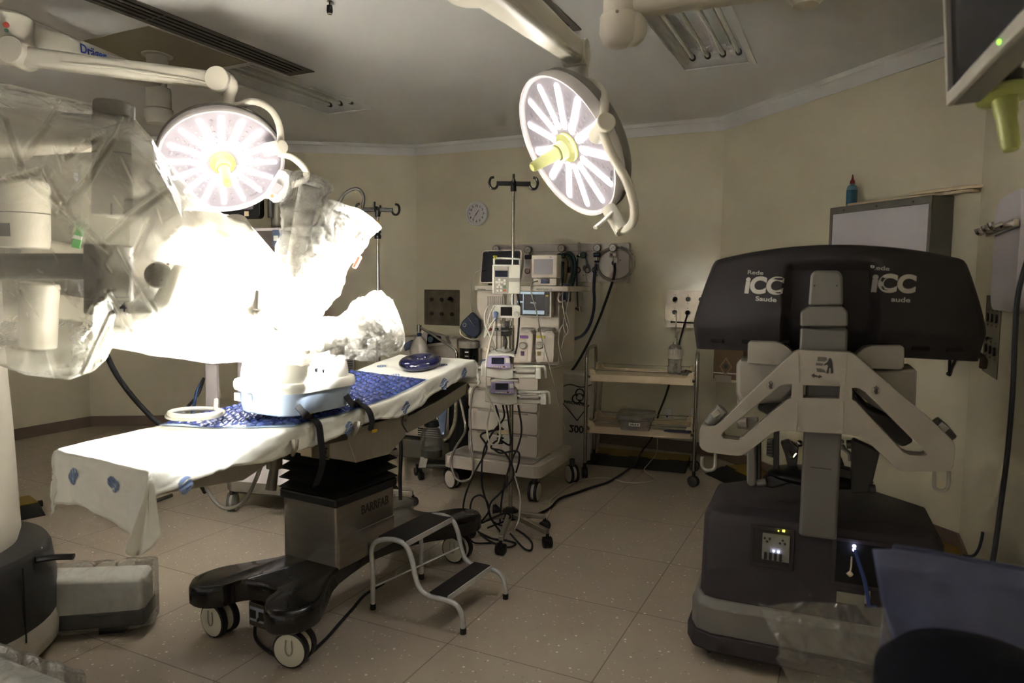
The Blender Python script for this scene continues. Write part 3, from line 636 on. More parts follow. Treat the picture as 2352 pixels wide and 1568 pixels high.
def caster(t, x, y, deg, r=.075, w_=.075, name='caster', hub=HUB, tyre=TYRE, top=None, fork=None):
    """twin-disc caster: two hubs on dark tyres with a ring between"""
    a = Vector_ang(deg); m_ = M(); c = V((x, y, r)); top = r*2.2 if top is None else top
    for s in (-1, 1):
        e0, e1 = c+a*s*w_*.2, c+a*s*w_*.5
        m_.m = 1; m_.lathe([(r*.6, 0), (r, .0), (r, w_*.3), (r*.9, w_*.34)], e0, a*s, 28, cap=False)
        m_.m = 0; m_.lathe([(r*.9, w_*.335), (r*.86, w_*.35), (0, w_*.355)], e0, a*s, 28, cap=False)
    m_.m = 0; m_.cyl(c-a*w_*.2, c+a*w_*.2, r*.86, n=28, cap=False)
    o = m_.build(name, [hub, tyre], t)
    g = M(); g.cyl((x, y, r*1.05), (x, y, top), r*.3, n=14)
    g.build('stem', fork or DGREY, o)
    if hub is HUB and r > .07:
        g = M(); p = c+a*w_*.5; q = a.cross(EZ)
        for s in (-1,): g.tube([p+q*.012+EZ*.045+a*.008, p+q*.014+EZ*.0+a*.008, p+EZ*-.018+a*.008, p-q*.014+EZ*0+a*.008, p-q*.012+EZ*.045+a*.008], .002, 5, k=4)
        g.build('brake_tab', GREYP, o)
    return o
def Vector_ang(deg): return V((cos(R(deg)), sin(R(deg)), 0))
wd = 215-61   # wheel axles turned towards the lower left of the picture, in table-local degrees
for x, y, wd in ((-.42, .215, 240-61), (-.43, -.235, 258-61), (.75, -.22, 238-61), (.74, .17, 240-61)): caster(table, x, y, wd, .072, .085, 'caster', top=.19)
# control box under the base
m_ = M(); m_.box((-.36, -.07, .125), (.1, .24, .1)); cb = m_.build('power_box', DARKMETAL, table, bevel=.004)
m_ = M()
for k in range(4): m_.box((-.413, .02-k*.05, .13), (.008, .03, .034))
m_.build('connector_row', BLACK, cb); M().box((-.411, -.06, .13), (.003, .2, .06)).build('face', mat('blue_grey_plate', '7e8794', .5), cb)
cable('mains_lead', 'black cord looping over the floor from the table base', 'cord', [T(-.42, -.02, .12), AZ(586, 1440, .03), AZ(588, 1466, .01), AZ(612, 1492, .01), AZ(655, 1512, .01), AZ(700, 1506, .01), AZ(745, 1470, .01), AZ(785, 1425, .01), AZ(812, 1395, .01), AZ(838, 1366, .012), T(.3, -.08, .012)], .007, RUBBER)
# pedestal
STEELP = mat('pedestal_steel', 'a59f96', .33, 1.0, var=.14, scale=5, stretch=(1, 1, 9))
px0, px1, py0, py1 = -.135, .26, -.18, .14
m_ = M(); m_.bx(px0, px1, py0, py1, .25, .545); pd = m_.build('pedestal', STEELP, table, bevel=.012)
words('lettering', 'BARRFAB', .058, mat('dark_engraving', '3a352e', .5, .5), table, (.12, py0-.0008, .475), (1, 0, 0), (0, -1, 0), bold=.0006, sx=.8)
m_ = M(); m_.bx(px0+.008, px1+.0025, py0-.0025, py1, .25, .395); m_.build('lower_sleeve', STEELP, table, bevel=.01)
m_ = M(); m_.bx(px0-.012, px1+.012, py0-.012, py1+.012, .53, .575); m_.build('bellows_collar', BLACK, table, bevel=.012)
BEL = mat('black_bellows_rubber', '09090a', .45, var=.2, bump=.1, bscale=40)
m_ = M(); rows = []
npl = 5
for k in range(npl*2+1):
    z = .568+.215*k/(npl*2); e = .016 if k % 2 else -.022
    rows.append([V((x, y, z-(.008 if k % 2 else 0))) for x, y in rrect(px0-e, px1+e, py0-e, py1+e, .02, 2)])
k = len(rows[0]); m_.v = [p for r_ in rows for p in r_]
m_.f = [(j*k+i, j*k+(i+1) % k, (j+1)*k+(i+1) % k, (j+1)*k+i) for j in range(len(rows)-1) for i in range(k)]; m_.k = [0]*len(m_.f)
m_.build('bellows', BEL, table, ang=20, solid=.004)
M().tube([(px1+.02, py0-.02, .8), (px1+.024, py0-.024, .7), (px1+.02, py0-.02, .58), (px1+.022, py0-.02, .46)], .009, 8).build('bellows_cord', BLACK, table)
# under-frame
m_ = M(); m_.bx(-.12, .2, -.2, .08, .77, .93); m_.build('saddle_plate', DARKMETAL, table, bevel=.004)
yq = -.315
def sideplate(nm, pts, y=yq, depth=.42, mt=None, bev=.004):
    P = [onside(a, b, y) for a, b in pts]
    return M().extrude(P, TY*depth).build(nm, mt or STEEL, table, world=True, bevel=bev)
sideplate('back_section_frame', [(793, 988), (818, 1063), (895, 1043), (932, 1000), (938, 950)])
sideplate('head_section_frame', [(925, 962), (937, 994), (1000, 962), (1070, 905), (1074, 878), (1000, 925)])
sideplate('seat_section_frame', [(640, 1025), (648, 1043), (800, 1010), (800, 985)], mt=DARKMETAL)
sideplate('leg_section_frame', [(325, 1128), (322, 1143), (560, 1103), (612, 1068), (640, 1036), (640, 1022)], y=-.3, depth=.38)
sideplate('control_plate', [(715, 1016), (758, 1010), (758, 1057), (715, 1051)], y=-.26, depth=.06, mt=mat('satin_plate', 'a59a86', .4, .8, var=.1))
p = onside(743, 1039, -.262); m_ = M(); m_.cyl(p, p-TY*.006, .012)
m_.build('control_socket', BLACK, table, world=True)
for q in ((749, 1030), (749, 1050)): p = onside(*q, -.262); M().cyl(p, p-TY*.004, .004).build('control_screw', BLACK, table, world=True)
m_ = M(); m_.cyl(onside(632, 1022, -.28), onside(630, 1075, -.28), .028); m_.cyl(onside(630, 1075, -.28), onside(622, 1125, -.28), .016, .02); m_.build('leg_actuator', DARKMETAL, table, world=True)
for a, b in (((676, 1012), (672, 1045)), ((822, 972), (812, 1000))):
    m_ = M(); m_.tube([onside(*a, -.37), onside((a[0]+b[0])/2+3, (a[1]+b[1])/2, -.38), onside(*b, -.36)], .014, 8, k=4, rad=lambda q: .016-.009*q); m_.build('side_clamp', STEEL, table, world=True)
m_ = M(); m_.tube([onside(928, 950, -.318), onside(925, 970, -.318), onside(931, 985, -.318), onside(936, 993, -.318)], .002, 5); m_.build('seam', BLACK, table, world=True)
# mattress below the sheet
MT = mat('black_mattress', '1b1b1d', .6)
m_ = M(); xs = [XF+.01, -.6, -.15, .05, .25, .5, XH-.01]
for y in (YR+.012, YL-.012):
    m_.v += [V((x, y, tz(x)-.006)) for x in xs]+[V((x, y, tz(x)-.06)) for x in reversed(xs)]
n = 2*len(xs); m_.f = [tuple(range(n)), tuple(range(2*n-1, n-1, -1))]+[(i, (i+1) % n, n+(i+1) % n, n+i) for i in range(n)]; m_.k = [0]*len(m_.f)
m_.build('mattress', MT, table, bevel=.006)
# ---------------------------------------------------------------- sheet
SHEET = mat('white_cotton_sheet', 'dcd5c0', .8, var=.02, scale=30, bump=.12, bscale=45, sheen=.2)
sheet = thing('bed_sheet', 'white sheet with small blue round prints covering the operating table', 'sheet', T(-.1, -.1, .98), TR_)
def S(u, v):
    """u along the table from the foot drop, v across from the right drop; returns world point"""
    hx_ = max(0, XF-u, (u-XH)*1.0); hy = max(0, YR-v, v-YL)
    x = min(max(u, XF), XH); y = min(max(v, YR), YL); foot = u < XF; rt = v < YR
    rdg = .012
    z = tz(x)
    nx = noise.noise(V((u*4, v*4, 1.3))); n2 = noise.noise(V((u*11, v*11, 4.2)))
    z += .004*nx+.0025*n2
    mx_, mn = max(hx_, hy), min(hx_, hy)
    if mx_ > 0:
        # rounded edge then hanging
        out = .007*(1-math.exp(-mx_/.007)); dn = mx_-.004*(1-math.exp(-mx_/.005))
        wv = (noise.noise(V((u*7, v*7, 9.1)))*.018+noise.noise(V((u*26+mx_*60, v*22, 3.1)))*.009)*min(1, mx_/.06)
        if hx_ > 0: x += (-1 if foot else 1)*(out+wv+.12*mn)
        if hy > 0: y += (-1 if rt else 1)*(out+wv*1.2+.1*mn*(1 if hx_ > 0 else 0))
        z -= dn+.15*mn
    return T(x, y, z)
FD = .19
def dropR(u):
    return .085+.012*sin(u*9)+.012*noise.noise(V((u*5, 0, 0)))
m_ = M(); NU, NV = 150, 60
def sfn(a, b):
    u = XF-FD+(XH+.13-(XF-FD))*a
    lo = YR-dropR(u)-(.02 if u < XF else 0); hi = YL+.09
    if u < XF: u2 = XF-(XF-u)*(1.0+.15*sin(b*7)+.1*noise.noise(V((b*6, 2, 2)))); u = u2
    return S(u, lo+(hi-lo)*b)
m_.grid(sfn, NU, NV); m_.build('cloth', SHEET, sheet, world=True, ang=180, solid=.002)
# hanging folded corner at the foot
m_ = M()
def cf(a, b):
    ang_ = -pi/2-.1+a*(pi/2+.2); rr = .02+.075*b*(.6+.5*abs(sin(a*6)))+.02*b*b
    top = tz(XF)-.03-.16*b-.055*sin(a*pi)*b
    return T(XF+.005-rr*sin(a*pi/2)*.75, YR-.006-rr*cos(a*pi/2)*.4+.03*b*sin(a*pi), top)
m_.grid(cf, 26, 16); m_.build('hanging_corner', SHEET, sheet, world=True, ang=180, solid=.002)
MARK = mat('blue_print', '5d6f92', .7, var=.1)
def printed(u, v, r, rot=0.0):
    m_ = M()
    for s in range(4):
        y0, y1 = -1+s*.5+.06, -1+(s+1)*.5-.06
        def fn(a, b, y0=y0, y1=y1):
            yy = y0+(y1-y0)*b; hw = math.sqrt(max(0.0, 1-yy*yy)); xx = -hw+2*hw*a
            yy += .12*sin(xx*pi*1.1); c_, s_ = cos(rot), sin(rot); p, q = xx*c_-yy*s_, xx*s_+yy*c_
            U, W_ = u+p*r, v+q*r; e = .002
            P = S(U, W_); nn = (S(U+e, W_)-P).cross(S(U, W_+e)-P).normalized()
            return P+nn*.0022
        m_.grid(fn, 12, 5)
    m_.build('printed_mark', MARK, sheet, world=True, ang=180)
for u, v, rot in ((XF-.075, .02, .6), (XF-.07, -.19, .6), (-.98, -.43, .2), (-.86, -.15, .4), (-.25, -.415, .3), (.33, -.13, .5), (.42, -.405, .4), (.12, -.42, .4), (.62, .02, .5), (.55, -.26, .3), (.74, -.32, .3), (.6, -.4, .3), (.45, .05, .4)):
    printed(u, v, .026, rot)
# ---------------------------------------------------------------- blue gel pad
pad = thing('gel_pad', 'shiny blue bubble gel pad lying across the sheet on the table', 'gel pad', T(-.2, -.1, 1.0), TR_)
PADM = mat('glossy_blue_gel', '33407a', .2, var=.5, scale=28, coat=1.0)
def pfn(a, b):
    v = YL+.02+(YR+.006-YL-.02)*b; x0 = -.72+.24*b*b*0+.2*(b**1.5); x0 += .012*sin(b*9); x1 = .34-.05*b
    u = x0+(x1-x0)*a; g = .0335; ii = (v/g); off = .5 if int(math.floor(ii)) % 2 else 0; fx = (u/g+off+.25*noise.noise(V((u*20, v*20, 1)))) % 1-.5; fy = (ii+.25*noise.noise(V((u*20, v*20, 6)))) % 1-.5
    dome = max(0, 1-(fx*fx+fy*fy)*3.6)**.6
    e = min(a, 1-a, b, 1-b); k = min(1, e/.035)
    P = S(u, v); return P+EZ*(.006+.012*dome*k+.004*noise.noise(V((u*9, v*9, 3))))
m_ = M(); m_.grid(pfn, 190, 96); m_.build('bubble_sheet', PADM, pad, world=True, ang=180)
def bfn(a, b):
    v = YL+.02+(YR-YL-.02)*b; x0 = -.72+.2*(b**1.5)-.015; x1 = .35-.05*b; u = x0+(x1-x0)*a; return S(u, v)+EZ*.0045
m_ = M(); m_.grid(bfn, 60, 24); m_.build('clear_border', mat('pale_blue_film', '9fb4cf', .3, coat=.5), pad, world=True, ang=180)
# ---------------------------------------------------------------- training tub: blue tray, white lid
tub = thing('training_tub', 'white domed plastic tub on a pale blue tray strapped to the table', 'tub', T(-.05, .0, 1.0), TR_)
c1, c2, c3 = ontop(497, 917, .1), ontop(655, 930, .1), ontop(792, 888, .1)
tw, tl = (c1[1]-c2[1])+.02, c3[0]-c2[0]+.03
TC = ((c2[0]+c3[0])/2+.02, (c1[1]+min(c2[1], c3[1]))/2, 1.012)
TWX, TWY = tl/2, tw/2
def rr_ring(sx, sy, z, rad, n=7): return [T(TC[0]+a, TC[1]+b, z) for a, b in rrect(-sx, sx, -sy, sy, min(rad, sx*.95, sy*.95), n)]
def loft(nm, rings, mt, cap0=True, cap1=True, **kw):
    m_ = M(); k = len(rings[0]); m_.v = [p for r_ in rings for p in r_]
    m_.f = [(j*k+i, j*k+(i+1) % k, (j+1)*k+(i+1) % k, (j+1)*k+i) for j in range(len(rings)-1) for i in range(k)]
    if cap0: m_.f.append(tuple(range(k-1, -1, -1)))
    if cap1: m_.f.append(tuple((len(rings)-1)*k+i for i in range(k)))
    m_.k = [0]*len(m_.f); return m_.build(nm, mt, tub, world=True, **kw)
z0 = TC[2]
TRAY = mat('pale_blue_tray', '9fb0cc', .35, var=.03); LID = mat('cream_white_lid', 'd8d3c2', .38, var=.02)
loft('tray', [rr_ring(TWX*.86, TWY*.84, z0, .08), rr_ring(TWX*.9, TWY*.88, z0+.006, .08), rr_ring(TWX*.96, TWY*.96, z0+.08, .09), rr_ring(TWX*.98, TWY*.98, z0+.09, .09)], TRAY)
zr = z0+.09
loft('rim', [rr_ring(TWX*.98, TWY*.98, zr-.006, .09), rr_ring(TWX*1.02, TWY*1.03, zr-.004, .095), rr_ring(TWX*1.035, TWY*1.04, zr+.006, .095), rr_ring(TWX*1.035, TWY*1.04, zr+.02, .095), rr_ring(TWX*1.01, TWY*1.01, zr+.03, .09), rr_ring(TWX*.96, TWY*.96, zr+.032, .09)], LID)
rings = []
for k in range(13):
    a = k/12*pi/2; s = cos(a)**.62; rings.append(rr_ring(TWX*(.1+.86*s), TWY*(.1+.86*s), zr+.03+.175*sin(a), .11*(.3+.7*s)))
loft('lid', rings, LID, ang=60)
# port holes on the lid
lz = zr+.16
for k, q in enumerate(((726, 849), (742, 852))):
    n_ = -TY; p = APL(*q, T(0, TC[1]-TWY*.9, 0), TY); M().ball(p+TY*.006, (.014, .022, .02), 10).build('port_hole', BLACK, tub, world=True)
m_ = M()
for k in range(2):
    m_.box(T(TC[0]-TWX*.99, TC[1]+.1-k*.06, zr-.03), (.006, .03, .03), (0, 0, TR_))
m_.build('latch', LID, tub, world=True, bevel=.004)
STRAP = mat('black_webbing', '101012', .75, bump=.2, bscale=200)
def strap(label, pts):
    """flat ribbon through pixel-measured points"""
    P = catmull(pts, 8); m_ = M(); vs = []
    for i, p in enumerate(P):
        d = (P[min(i+1, len(P)-1)]-P[max(i-1, 0)]).normalized(); w_ = TX-d*TX.dot(d); w_.normalize()
        nn = d.cross(w_)
        vs += [p-w_*.016-nn*.0015, p+w_*.016-nn*.0015, p+w_*.016+nn*.0015, p-w_*.016+nn*.0015]
    n = len(P); m_.add(vs, [(i*4+j, i*4+(j+1) % 4, (i+1)*4+(j+1) % 4, (i+1)*4+j) for i in range(n-1) for j in range(4)]+[(3, 2, 1, 0), ((n-1)*4, (n-1)*4+1, (n-1)*4+2, (n-1)*4+3)])
    t = thing('strap', label, 'strap', T(tloc(P[0])[0], YR, .98), TR_, 'black tub straps'); m_.build('webbing', STRAP, t, world=True, ang=60)
    return t, P
sx1 = ontop(668, 930, .07)[0]
def sp(x, y, h): return T(x, y, tz(x)+h)
xa, xb = ontop(705, 962, .01)[0], ontop(822, 930, .01)[0]
t, P = strap('black strap with yellow tab holding the near side of the tub', [sp(xa-.1, TC[1]-TWY*.9, .085), sp(xa-.08, TC[1]-TWY*1.0, .05), sp(xa-.05, (TC[1]-TWY+YR)/2, .03), sp(xa-.01, YR+.02, .022), sp(xa, YR-.024, .0), sp(xa+.005, YR-.034, -.07), sp(xa+.015, YR-.03, -.16), sp(xa+.02, YR+.01, -.25)])
p = sp(xa-.012, YR+.012, .034); M().box(p, (.028, .022, .004), (0, 0, TR_+.3)).build('yellow_tab', YELLOW, t, world=True)
t, P = strap('black strap holding the head side of the tub', [sp(xb-.13, TC[1]-TWY*.9, .08), sp(xb-.11, TC[1]-TWY*1.02, .04), sp(xb-.05, (TC[1]-TWY+YR)/2, .03), sp(xb-.005, YR+.03, .024), sp(xb, YR-.022, .0), sp(xb+.012, YR-.036, -.05), sp(xb+.0, YR-.036, -.09)])
p = sp(xb+.02, YR-.042, -.095); M().box(p, (.03, .004, .012), (0, 0, TR_)).build('yellow_tab', YELLOW, t, world=True)
# coiled hose
hc = ontop(447, 954, .03); HOSE = mat('grey_hose', '9d9a8e', .45, var=.03)
pts = []
for k in range(30):
    a = k/29*2*pi*1.62+1.2; r_ = .098+.008*sin(a*1.3); pts.append(T(hc[0]+r_*cos(a)*.9, hc[1]+r_*sin(a)*1.05, tz(hc[0])+.028+.0105*k/15))
e = tloc(pts[-1]); q = ontop(503, 925, .07)
pts += [T(q[0]-.03, q[1]-.02, tz(q[0])+.05), T(TC[0]-TWX*.99, q[1], zr-.05)]
cable('hose', 'coiled grey hose on the blue pad, running into the tub', 'hose', pts, .0085, HOSE, n=10, k=4)
# donut head rest
dn = ontop(965, 835, .02)
t = thing('head_ring', 'dark blue shiny ring shaped head rest near the head of the table', 'head rest', T(dn[0], dn[1], tz(dn[0])+.003), 0)
m_ = M(); sl = (tz(dn[0]+.1)-tz(dn[0]-.1))/.2
def dfn(a, b):
    A, B = a*2*pi, b*2*pi; r_ = .069+.038*cos(B); x, y = r_*cos(A), r_*sin(A); z = .026+.028*sin(B)
    return V((x, y, z))+EZ*sl*(x*TX.x+y*TX.y)
m_.grid(dfn, 48, 20, True, True); m_.build('ring', mat('navy_gel', '14163f', .12, var=.1, coat=1), t, ang=180)
# ---------------------------------------------------------------- step stool
FRAME = mat('chipped_white_paint', 'b3b4b4', .4, .2, var=.12, scale=60); TREAD = mat('black_ribbed_tread', '15131300'[:6], .6, bump=.5, bscale=180)
SH_ = V((.058, -.048, 0)); A1_, A2_ = AZ(833, 1387)+SH_, AZ(1035, 1442)+SH_; B1_, B2_ = AZ(945, 1320)+SH_, AZ(1133, 1363)+SH_
stool = thing('step_stool', 'two step metal stool with black ribbed treads beside the table', 'step stool', (A1_+B2_)/2)
nA = (A2_-A1_).cross(EZ).normalized(); nB = (B2_-B1_).cross(EZ).normalized()
def fa(px, py): return APL(px, py, A1_-SH_, nA)+SH_
def fb(px, py): return APL(px, py, B1_-SH_, nB)+SH_
near = [A1_+EZ*.008, fa(832, 1300), fa(830, 1252), fa(845, 1232), fa(880, 1230), fa(906, 1243), fa(920, 1275), fa(927, 1310), fa(938, 1340), fa(960, 1357), fa(1000, 1367), fa(1022, 1380), fa(1033, 1405), A2_+EZ*.008]
dB = B1_-A1_
tops = [A1_+EZ*.008]
def shift(p): return p+(B1_-A1_)*.5+(B2_-A2_)*.5
far = [shift(p) for p in near]
for nm, P in (('near', near), ('far', far)):
    M().tube(P, .0115, 10, k=5).build('side_frame', FRAME, stool, world=True)
for P in (near, far):
    for q in (P[0], P[-1]): M().cyl(q-EZ*.008, q+EZ*.018, .014, n=12).build('rubber_foot', BLACK, stool, world=True)
def tread(i0, i1, ex=.0):
    a, b, c, d = near[i0], near[i1], far[i1], far[i0]; z = (a.z+b.z)/2+.012
    q = [V((p.x, p.y, z)) for p in (a, b, c, d)]
    o = M().extrude(q, (0, 0, .008)).build('tread', TREAD, stool, world=True, bevel=.002)
    s = (q[3]-q[0]).normalized(); e = (q[1]-q[0]).normalized()
    m_ = M(); m_.extrude([q[1]-EZ*.016, q[1]+EZ*.008, q[1]+e*.006+EZ*.008, q[1]+e*.006-EZ*.016], q[2]-q[1]); m_.build('edge_strip', FRAME, stool, world=True)
tread(3, 5); tread(9, 10)
m_ = M(); m_.tube([near[1]*.55+near[0]*.45, (near[1]*.55+near[0]*.45+far[7])/2, far[7]], .005, 6, k=3); m_.build('cross_brace', FRAME, stool, world=True)
# ================================================================ SURGEON CONSOLE (seen from its back)
KO = V((1.14, 2.53, 0)); KR = R(-23)
KX, KY = V((cos(KR), sin(KR), 0)), V((-sin(KR), cos(KR), 0))
con = thing('surgeon_console', 'large charcoal and white surgeon console seen from behind, on the right', 'surgeon console', KO, KR)
def K(px, py, y=0.0):
    p = APL(px, py, KO+KY*y, KY)-KO; return V((p.dot(KX), y, p.z))
def KC(a, b, y=0.0): return K(a/2.3757+1540, b/2.3757+540, y)      # from the enlarged crop
CHAR = mat('charcoal_shell', '343033', .6, spec=.25, var=.05, bump=.06, bscale=500); CONW = mat('console_white', '8b867d', .45, var=.03); CONG = mat('console_grey', '66645f', .48, var=.04)
CHAR2 = mat('console_hood_charcoal', '2d2a2b', .6, spec=.2, var=.05, bump=.06, bscale=500)
def foot(e, c): # plan outline of the base, rounded back corners
    x0, x1, y0, y1 = -.425-e, .425+e, .02-e, .62+e
    return [(x0+c, y0), (x1-c, y0), (x1-c*.3, y0+c*.3), (x1, y0+c), (x1, y1-c*2), (x1-c*2, y1), (x0+c*2, y1), (x0, y1-c*2), (x0, y0+c), (x0+c*.3, y0+c*.3)]
def stack(levels):
    m_ = M(); rows = [[V((x, y, z)) for x, y in foot(e, c)] for z, e, c in levels]; k = len(rows[0])
    m_.v = [p for r_ in rows for p in r_]
    m_.f = [(j*k+i, j*k+(i+1) % k, (j+1)*k+(i+1) % k, (j+1)*k+i) for j in range(len(rows)-1) for i in range(k)]+[tuple(range(k-1, -1, -1)), tuple((len(rows)-1)*k+i for i in range(k))]
    m_.k = [0]*len(m_.f); return m_
body = stack([(.26, 0, .07), (.575, -.005, .07), (.605, -.02, .07), (.625, -.06, .07)]).build('base_body', CHAR, con, bevel=.006)
stack([(.125, .03, .09), (.235, .03, .09), (.262, .01, .08)]).build('base_band', CONG, con, bevel=.008)
stack([(.05, .03, .1), (.065, .045, .1), (.13, .045, .1)]).build('base_skirt', CHAR, con, bevel=.006)
for x, y in ((-.37, .1), (.37, .1), (-.35, .52), (.35, .52)): caster(con, x, y, 30, .035, .05, 'wheel', hub=BLACK, tyre=RUBBER, top=.06)
# recessed connector bays on the back
def bay(x0, x1, z0, z1, nm):
    m_ = M(); m_.plate([(x0-.015, z0-.015), (x1+.015, z0-.015), (x1+.015, z1+.015), (x0-.015, z1+.015)], [[(x0, z0), (x1, z0), (x1, z1), (x0, z1)]], lambda a, b, d: V((a, .018-d, b)), .006); m_.build(nm, CHAR, con, bevel=.002)
a, b = K(1733, 1212, .02), K(1812, 1300, .02)
bay(a.x, b.x, b.z, a.z, 'bay_frame'); M().bx(a.x, b.x, .0125, .0185, b.z, a.z).build('bay_back', BLACK, con)
c0, c1 = K(1752, 1222, .012), K(1812, 1292, .012)
pn = M(); pn.bx(c0.x, c1.x, .008, .012, c1.z, c0.z); pn = pn.build('connector_card', mat('card_grey', '77776f', .6, var=.15, scale=60), con)
m_ = M()
for i in range(4): m_.bx(c0.x+.008+i*.018, c0.x+.018+i*.018, .004, .008, c1.z+.002, c1.z+.03)
for i in range(6): m_.cyl((c0.x+.008+(i % 3)*.009+(i//3)*.055, .008, c0.z-.02-(i % 2)*.012), (c0.x+.008+(i % 3)*.009+(i//3)*.055, .005, c0.z-.02-(i % 2)*.012), .004, n=8)
m_.build('ports', BLACK, pn)
LB = emat('blue_white_led', 'c9cdff', 6.0); LY = emat('yellow_led', 'e6e23a', 3.0)
for q in ((1777, 1265), (1788, 1267)): p = K(*q, .004); M().cyl(p, p-V((0, .003, 0)), .0035, n=10).build('status_light', LB, con)
for q, w_ in (((1788, 1219), .004), ((1800, 1219), .008)): p = K(*q, .004); M().box(p, (w_, .004, w_*.8)).build('status_light', LY, con)
a, b = K(1922, 1240, .02), K(2030, 1350, .02)
bay(a.x, b.x, b.z, a.z, 'bay_frame'); M().bx(a.x, b.x, .0125, .0185, b.z, a.z).build('bay_back', VOID, con)
for q in ((1962, 1254), (1962, 1262)): p = K(*q, .004); M().ball(p, .006, 10).build('status_light', LB, con)
p = K(1952, 1325, .0); M().lathe([(.0, 0), (.006, .004), (.012, .012), (.006, .02), (0, .022)], p).build('connector_cap', CREAM, con)
M().tube([p+V((0, 0, .02)), K(1955, 1300, .004), K(1956, 1278, .01)], .003, 6).build('cap_cord', CREAM, con)
a, b = K(1922, 1356, .016), K(1985, 1392, .016)
m_ = M(); m_.bx(a.x, b.x, .012, .018, b.z, a.z); lab = m_.build('rating_label', mat('label_grey', '6d6b60', .6), con)
m_ = M(); a, b = K(1988, 1355, .0), K(1997, 1388, .0)
m_.box((a+b)/2, (.018, .012, .05)); m_.build('white_clip', CONW, con, bevel=.003)
M().tube([K(1965, 1262, .0), K(1972, 1290, -.02), K(1985, 1330, -.03), K(1993, 1370, -.03), K(1997, 1392, -.02), K(2010, 1392, .0)], .007, 8).build('blue_cable', mat('blue_cable', '2b3f78', .4), con)
for q in ((1844, 1226), (1894, 1232)): p = K(*q, .012); M().cyl(p, p-V((0, .004, 0)), .005, n=10).build('screw', DARKMETAL, con)
# column
COLG = mat('console_column_grey', '5f5d59', .5, .2, var=.05)
M().bx(-.063, .063, -.05, .03, .585, 1.36).build('column', COLG, con, bevel=.012, seg=3)
M().bx(-.035, .035, -.0512, -.0505, .845, .848).build('column_slot', CHAR, con)
a, b = K(1838, 752, -.06), K(1946, 805, -.06)
m_ = M(); m_.bx(a.x, b.x, -.06, .05, b.z-.03, a.z); m_.build('column_shroud', COLG, con, bevel=.01)
P = [K(*q, -.075) for q in ((1838, 750), (1838, 716), (1858, 703), (1936, 703), (1948, 716), (1948, 750))]
M().extrude(P, V((0, .13, 0))).build('collar', CONG, con, bevel=.008)
P = [K(*q, -.06) for q in ((1856, 703), (1862, 632), (1870, 621), (1926, 621), (1936, 632), (1937, 703))]
M().extrude(P, V((0, .1, 0))).build('upper_column', CONG, con, bevel=.012, seg=3)
for q in ((1871, 656), (1922, 656)): p = K(*q, -.061); M().cyl(p, p-V((0, .002, 0)), .003, n=8).build('screw', CHAR, con)
# hood
HW0, HW1 = .0, 0
def hood(s, v):
    """back shell: s -1..1 across, v 0 top .. 1 bottom"""
    W_ = .452+.078*v-.012*math.exp(-((1-v)/.06)); zt = 1.652-.05*s*s; zb = 1.338-.02*s*s
    x = s*W_+.012; z = zt+(zb-zt)*v; y = .06+.2*s*s-.05*v-.03*sin(pi*v)
    g = max(0, min(1, (.165-abs(x-.005))/.035))*max(0, min(1, (v-.17)/.1)); y += .055*g
    y += .03*math.exp(-v/.03)+.03*max(0, (abs(s)-.95)/.05)**2
    return V((x, y, z))
NS, NV_ = 97, 22; m_ = M(); prof = []
for i in range(NS):
    s = -1+2*i/(NS-1); row = [hood(s, j/(NV_-1)) for j in range(NV_)]
    e = row[-1]; t0 = row[0]
    row += [V((e.x, e.y+.01, e.z-.012)), V((e.x*.99, e.y+.055, 1.25-.02*s*s)), V((e.x*.97, e.y+.3, 1.235)), V((e.x*.95, e.y+.42, 1.30)), V((t0.x, t0.y+.36, t0.z-.1)), V((t0.x, t0.y+.03, t0.z+.004))]
    prof.append(row)
k = len(prof[0]); m_.v = [p for r_ in prof for p in r_]
m_.f = [(i*k+j, i*k+(j+1) % k, (i+1)*k+(j+1) % k, (i+1)*k+j) for i in range(NS-1) for j in range(k)]+[tuple(range(k)), tuple((NS-1)*k+j for j in range(k))]
m_.k = [0]*len(m_.f); hd = m_.build('viewer_hood', CHAR2, con, ang=45)
for s in (-.8, -.55, -.32, .36, .58, .8):
    e = hood(s, 1); p = V((e.x*.997, e.y+.03, 1.29-.02*s*s)); M().box(p, (.06, .012, .016), (R(-30), 0, math.atan(.8*s))).build('hood_vent', VOID, con)
LOGO = mat('white_logo_print', '9c9892', .6, var=.03)
def on_hood(s, size, cx, cz, sx=1.0, bold=0.0, shear=0.0, dv=.0028, rot=0.0):
    cu = bpy.data.curves.new('txt', 'FONT'); cu.body = s; cu.size = size; cu.align_x = 'LEFT'; cu.align_y = 'BOTTOM_BASELINE'; cu.offset = bold; cu.shear = shear; cu.resolution_u = 8; cu.extrude = .0004
    t_ = bpy.data.objects.new('txt', cu); COL.objects.link(t_); dg = bpy.context.evaluated_depsgraph_get()
    me = bpy.data.meshes.new_from_object(t_.evaluated_get(dg)); bpy.data.objects.remove(t_); bpy.data.curves.remove(cu)
    for v_ in me.vertices:
        a, b, c = v_.co.x*sx, v_.co.y, v_.co.z
        x = cx+a; z = cz+b+rot*a
        ss = max(-.97, min(.97, (x-.012)/.49)); zt = 1.652-.05*ss*ss; zb = 1.338-.02*ss*ss; vv = (zt-z)/(zt-zb); ss = (x-.012)/(.452+.078*vv)
        p = hood(ss, vv); v_.co = p+V((0, -dv-c, 0))
    me.materials.clear(); me.materials.append(LOGO)
    o = bpy.data.objects.new('lettering', me); COL.objects.link(o); o.parent = con; return o
def hz(px, py):   # photo pixel -> console x, z on the hood's back
    y = .1
    for i in range(6):
        p = K(px, py, y); s = (p.x-.012)/.49; y = .06+.2*s*s-.04
    return p.x, p.z
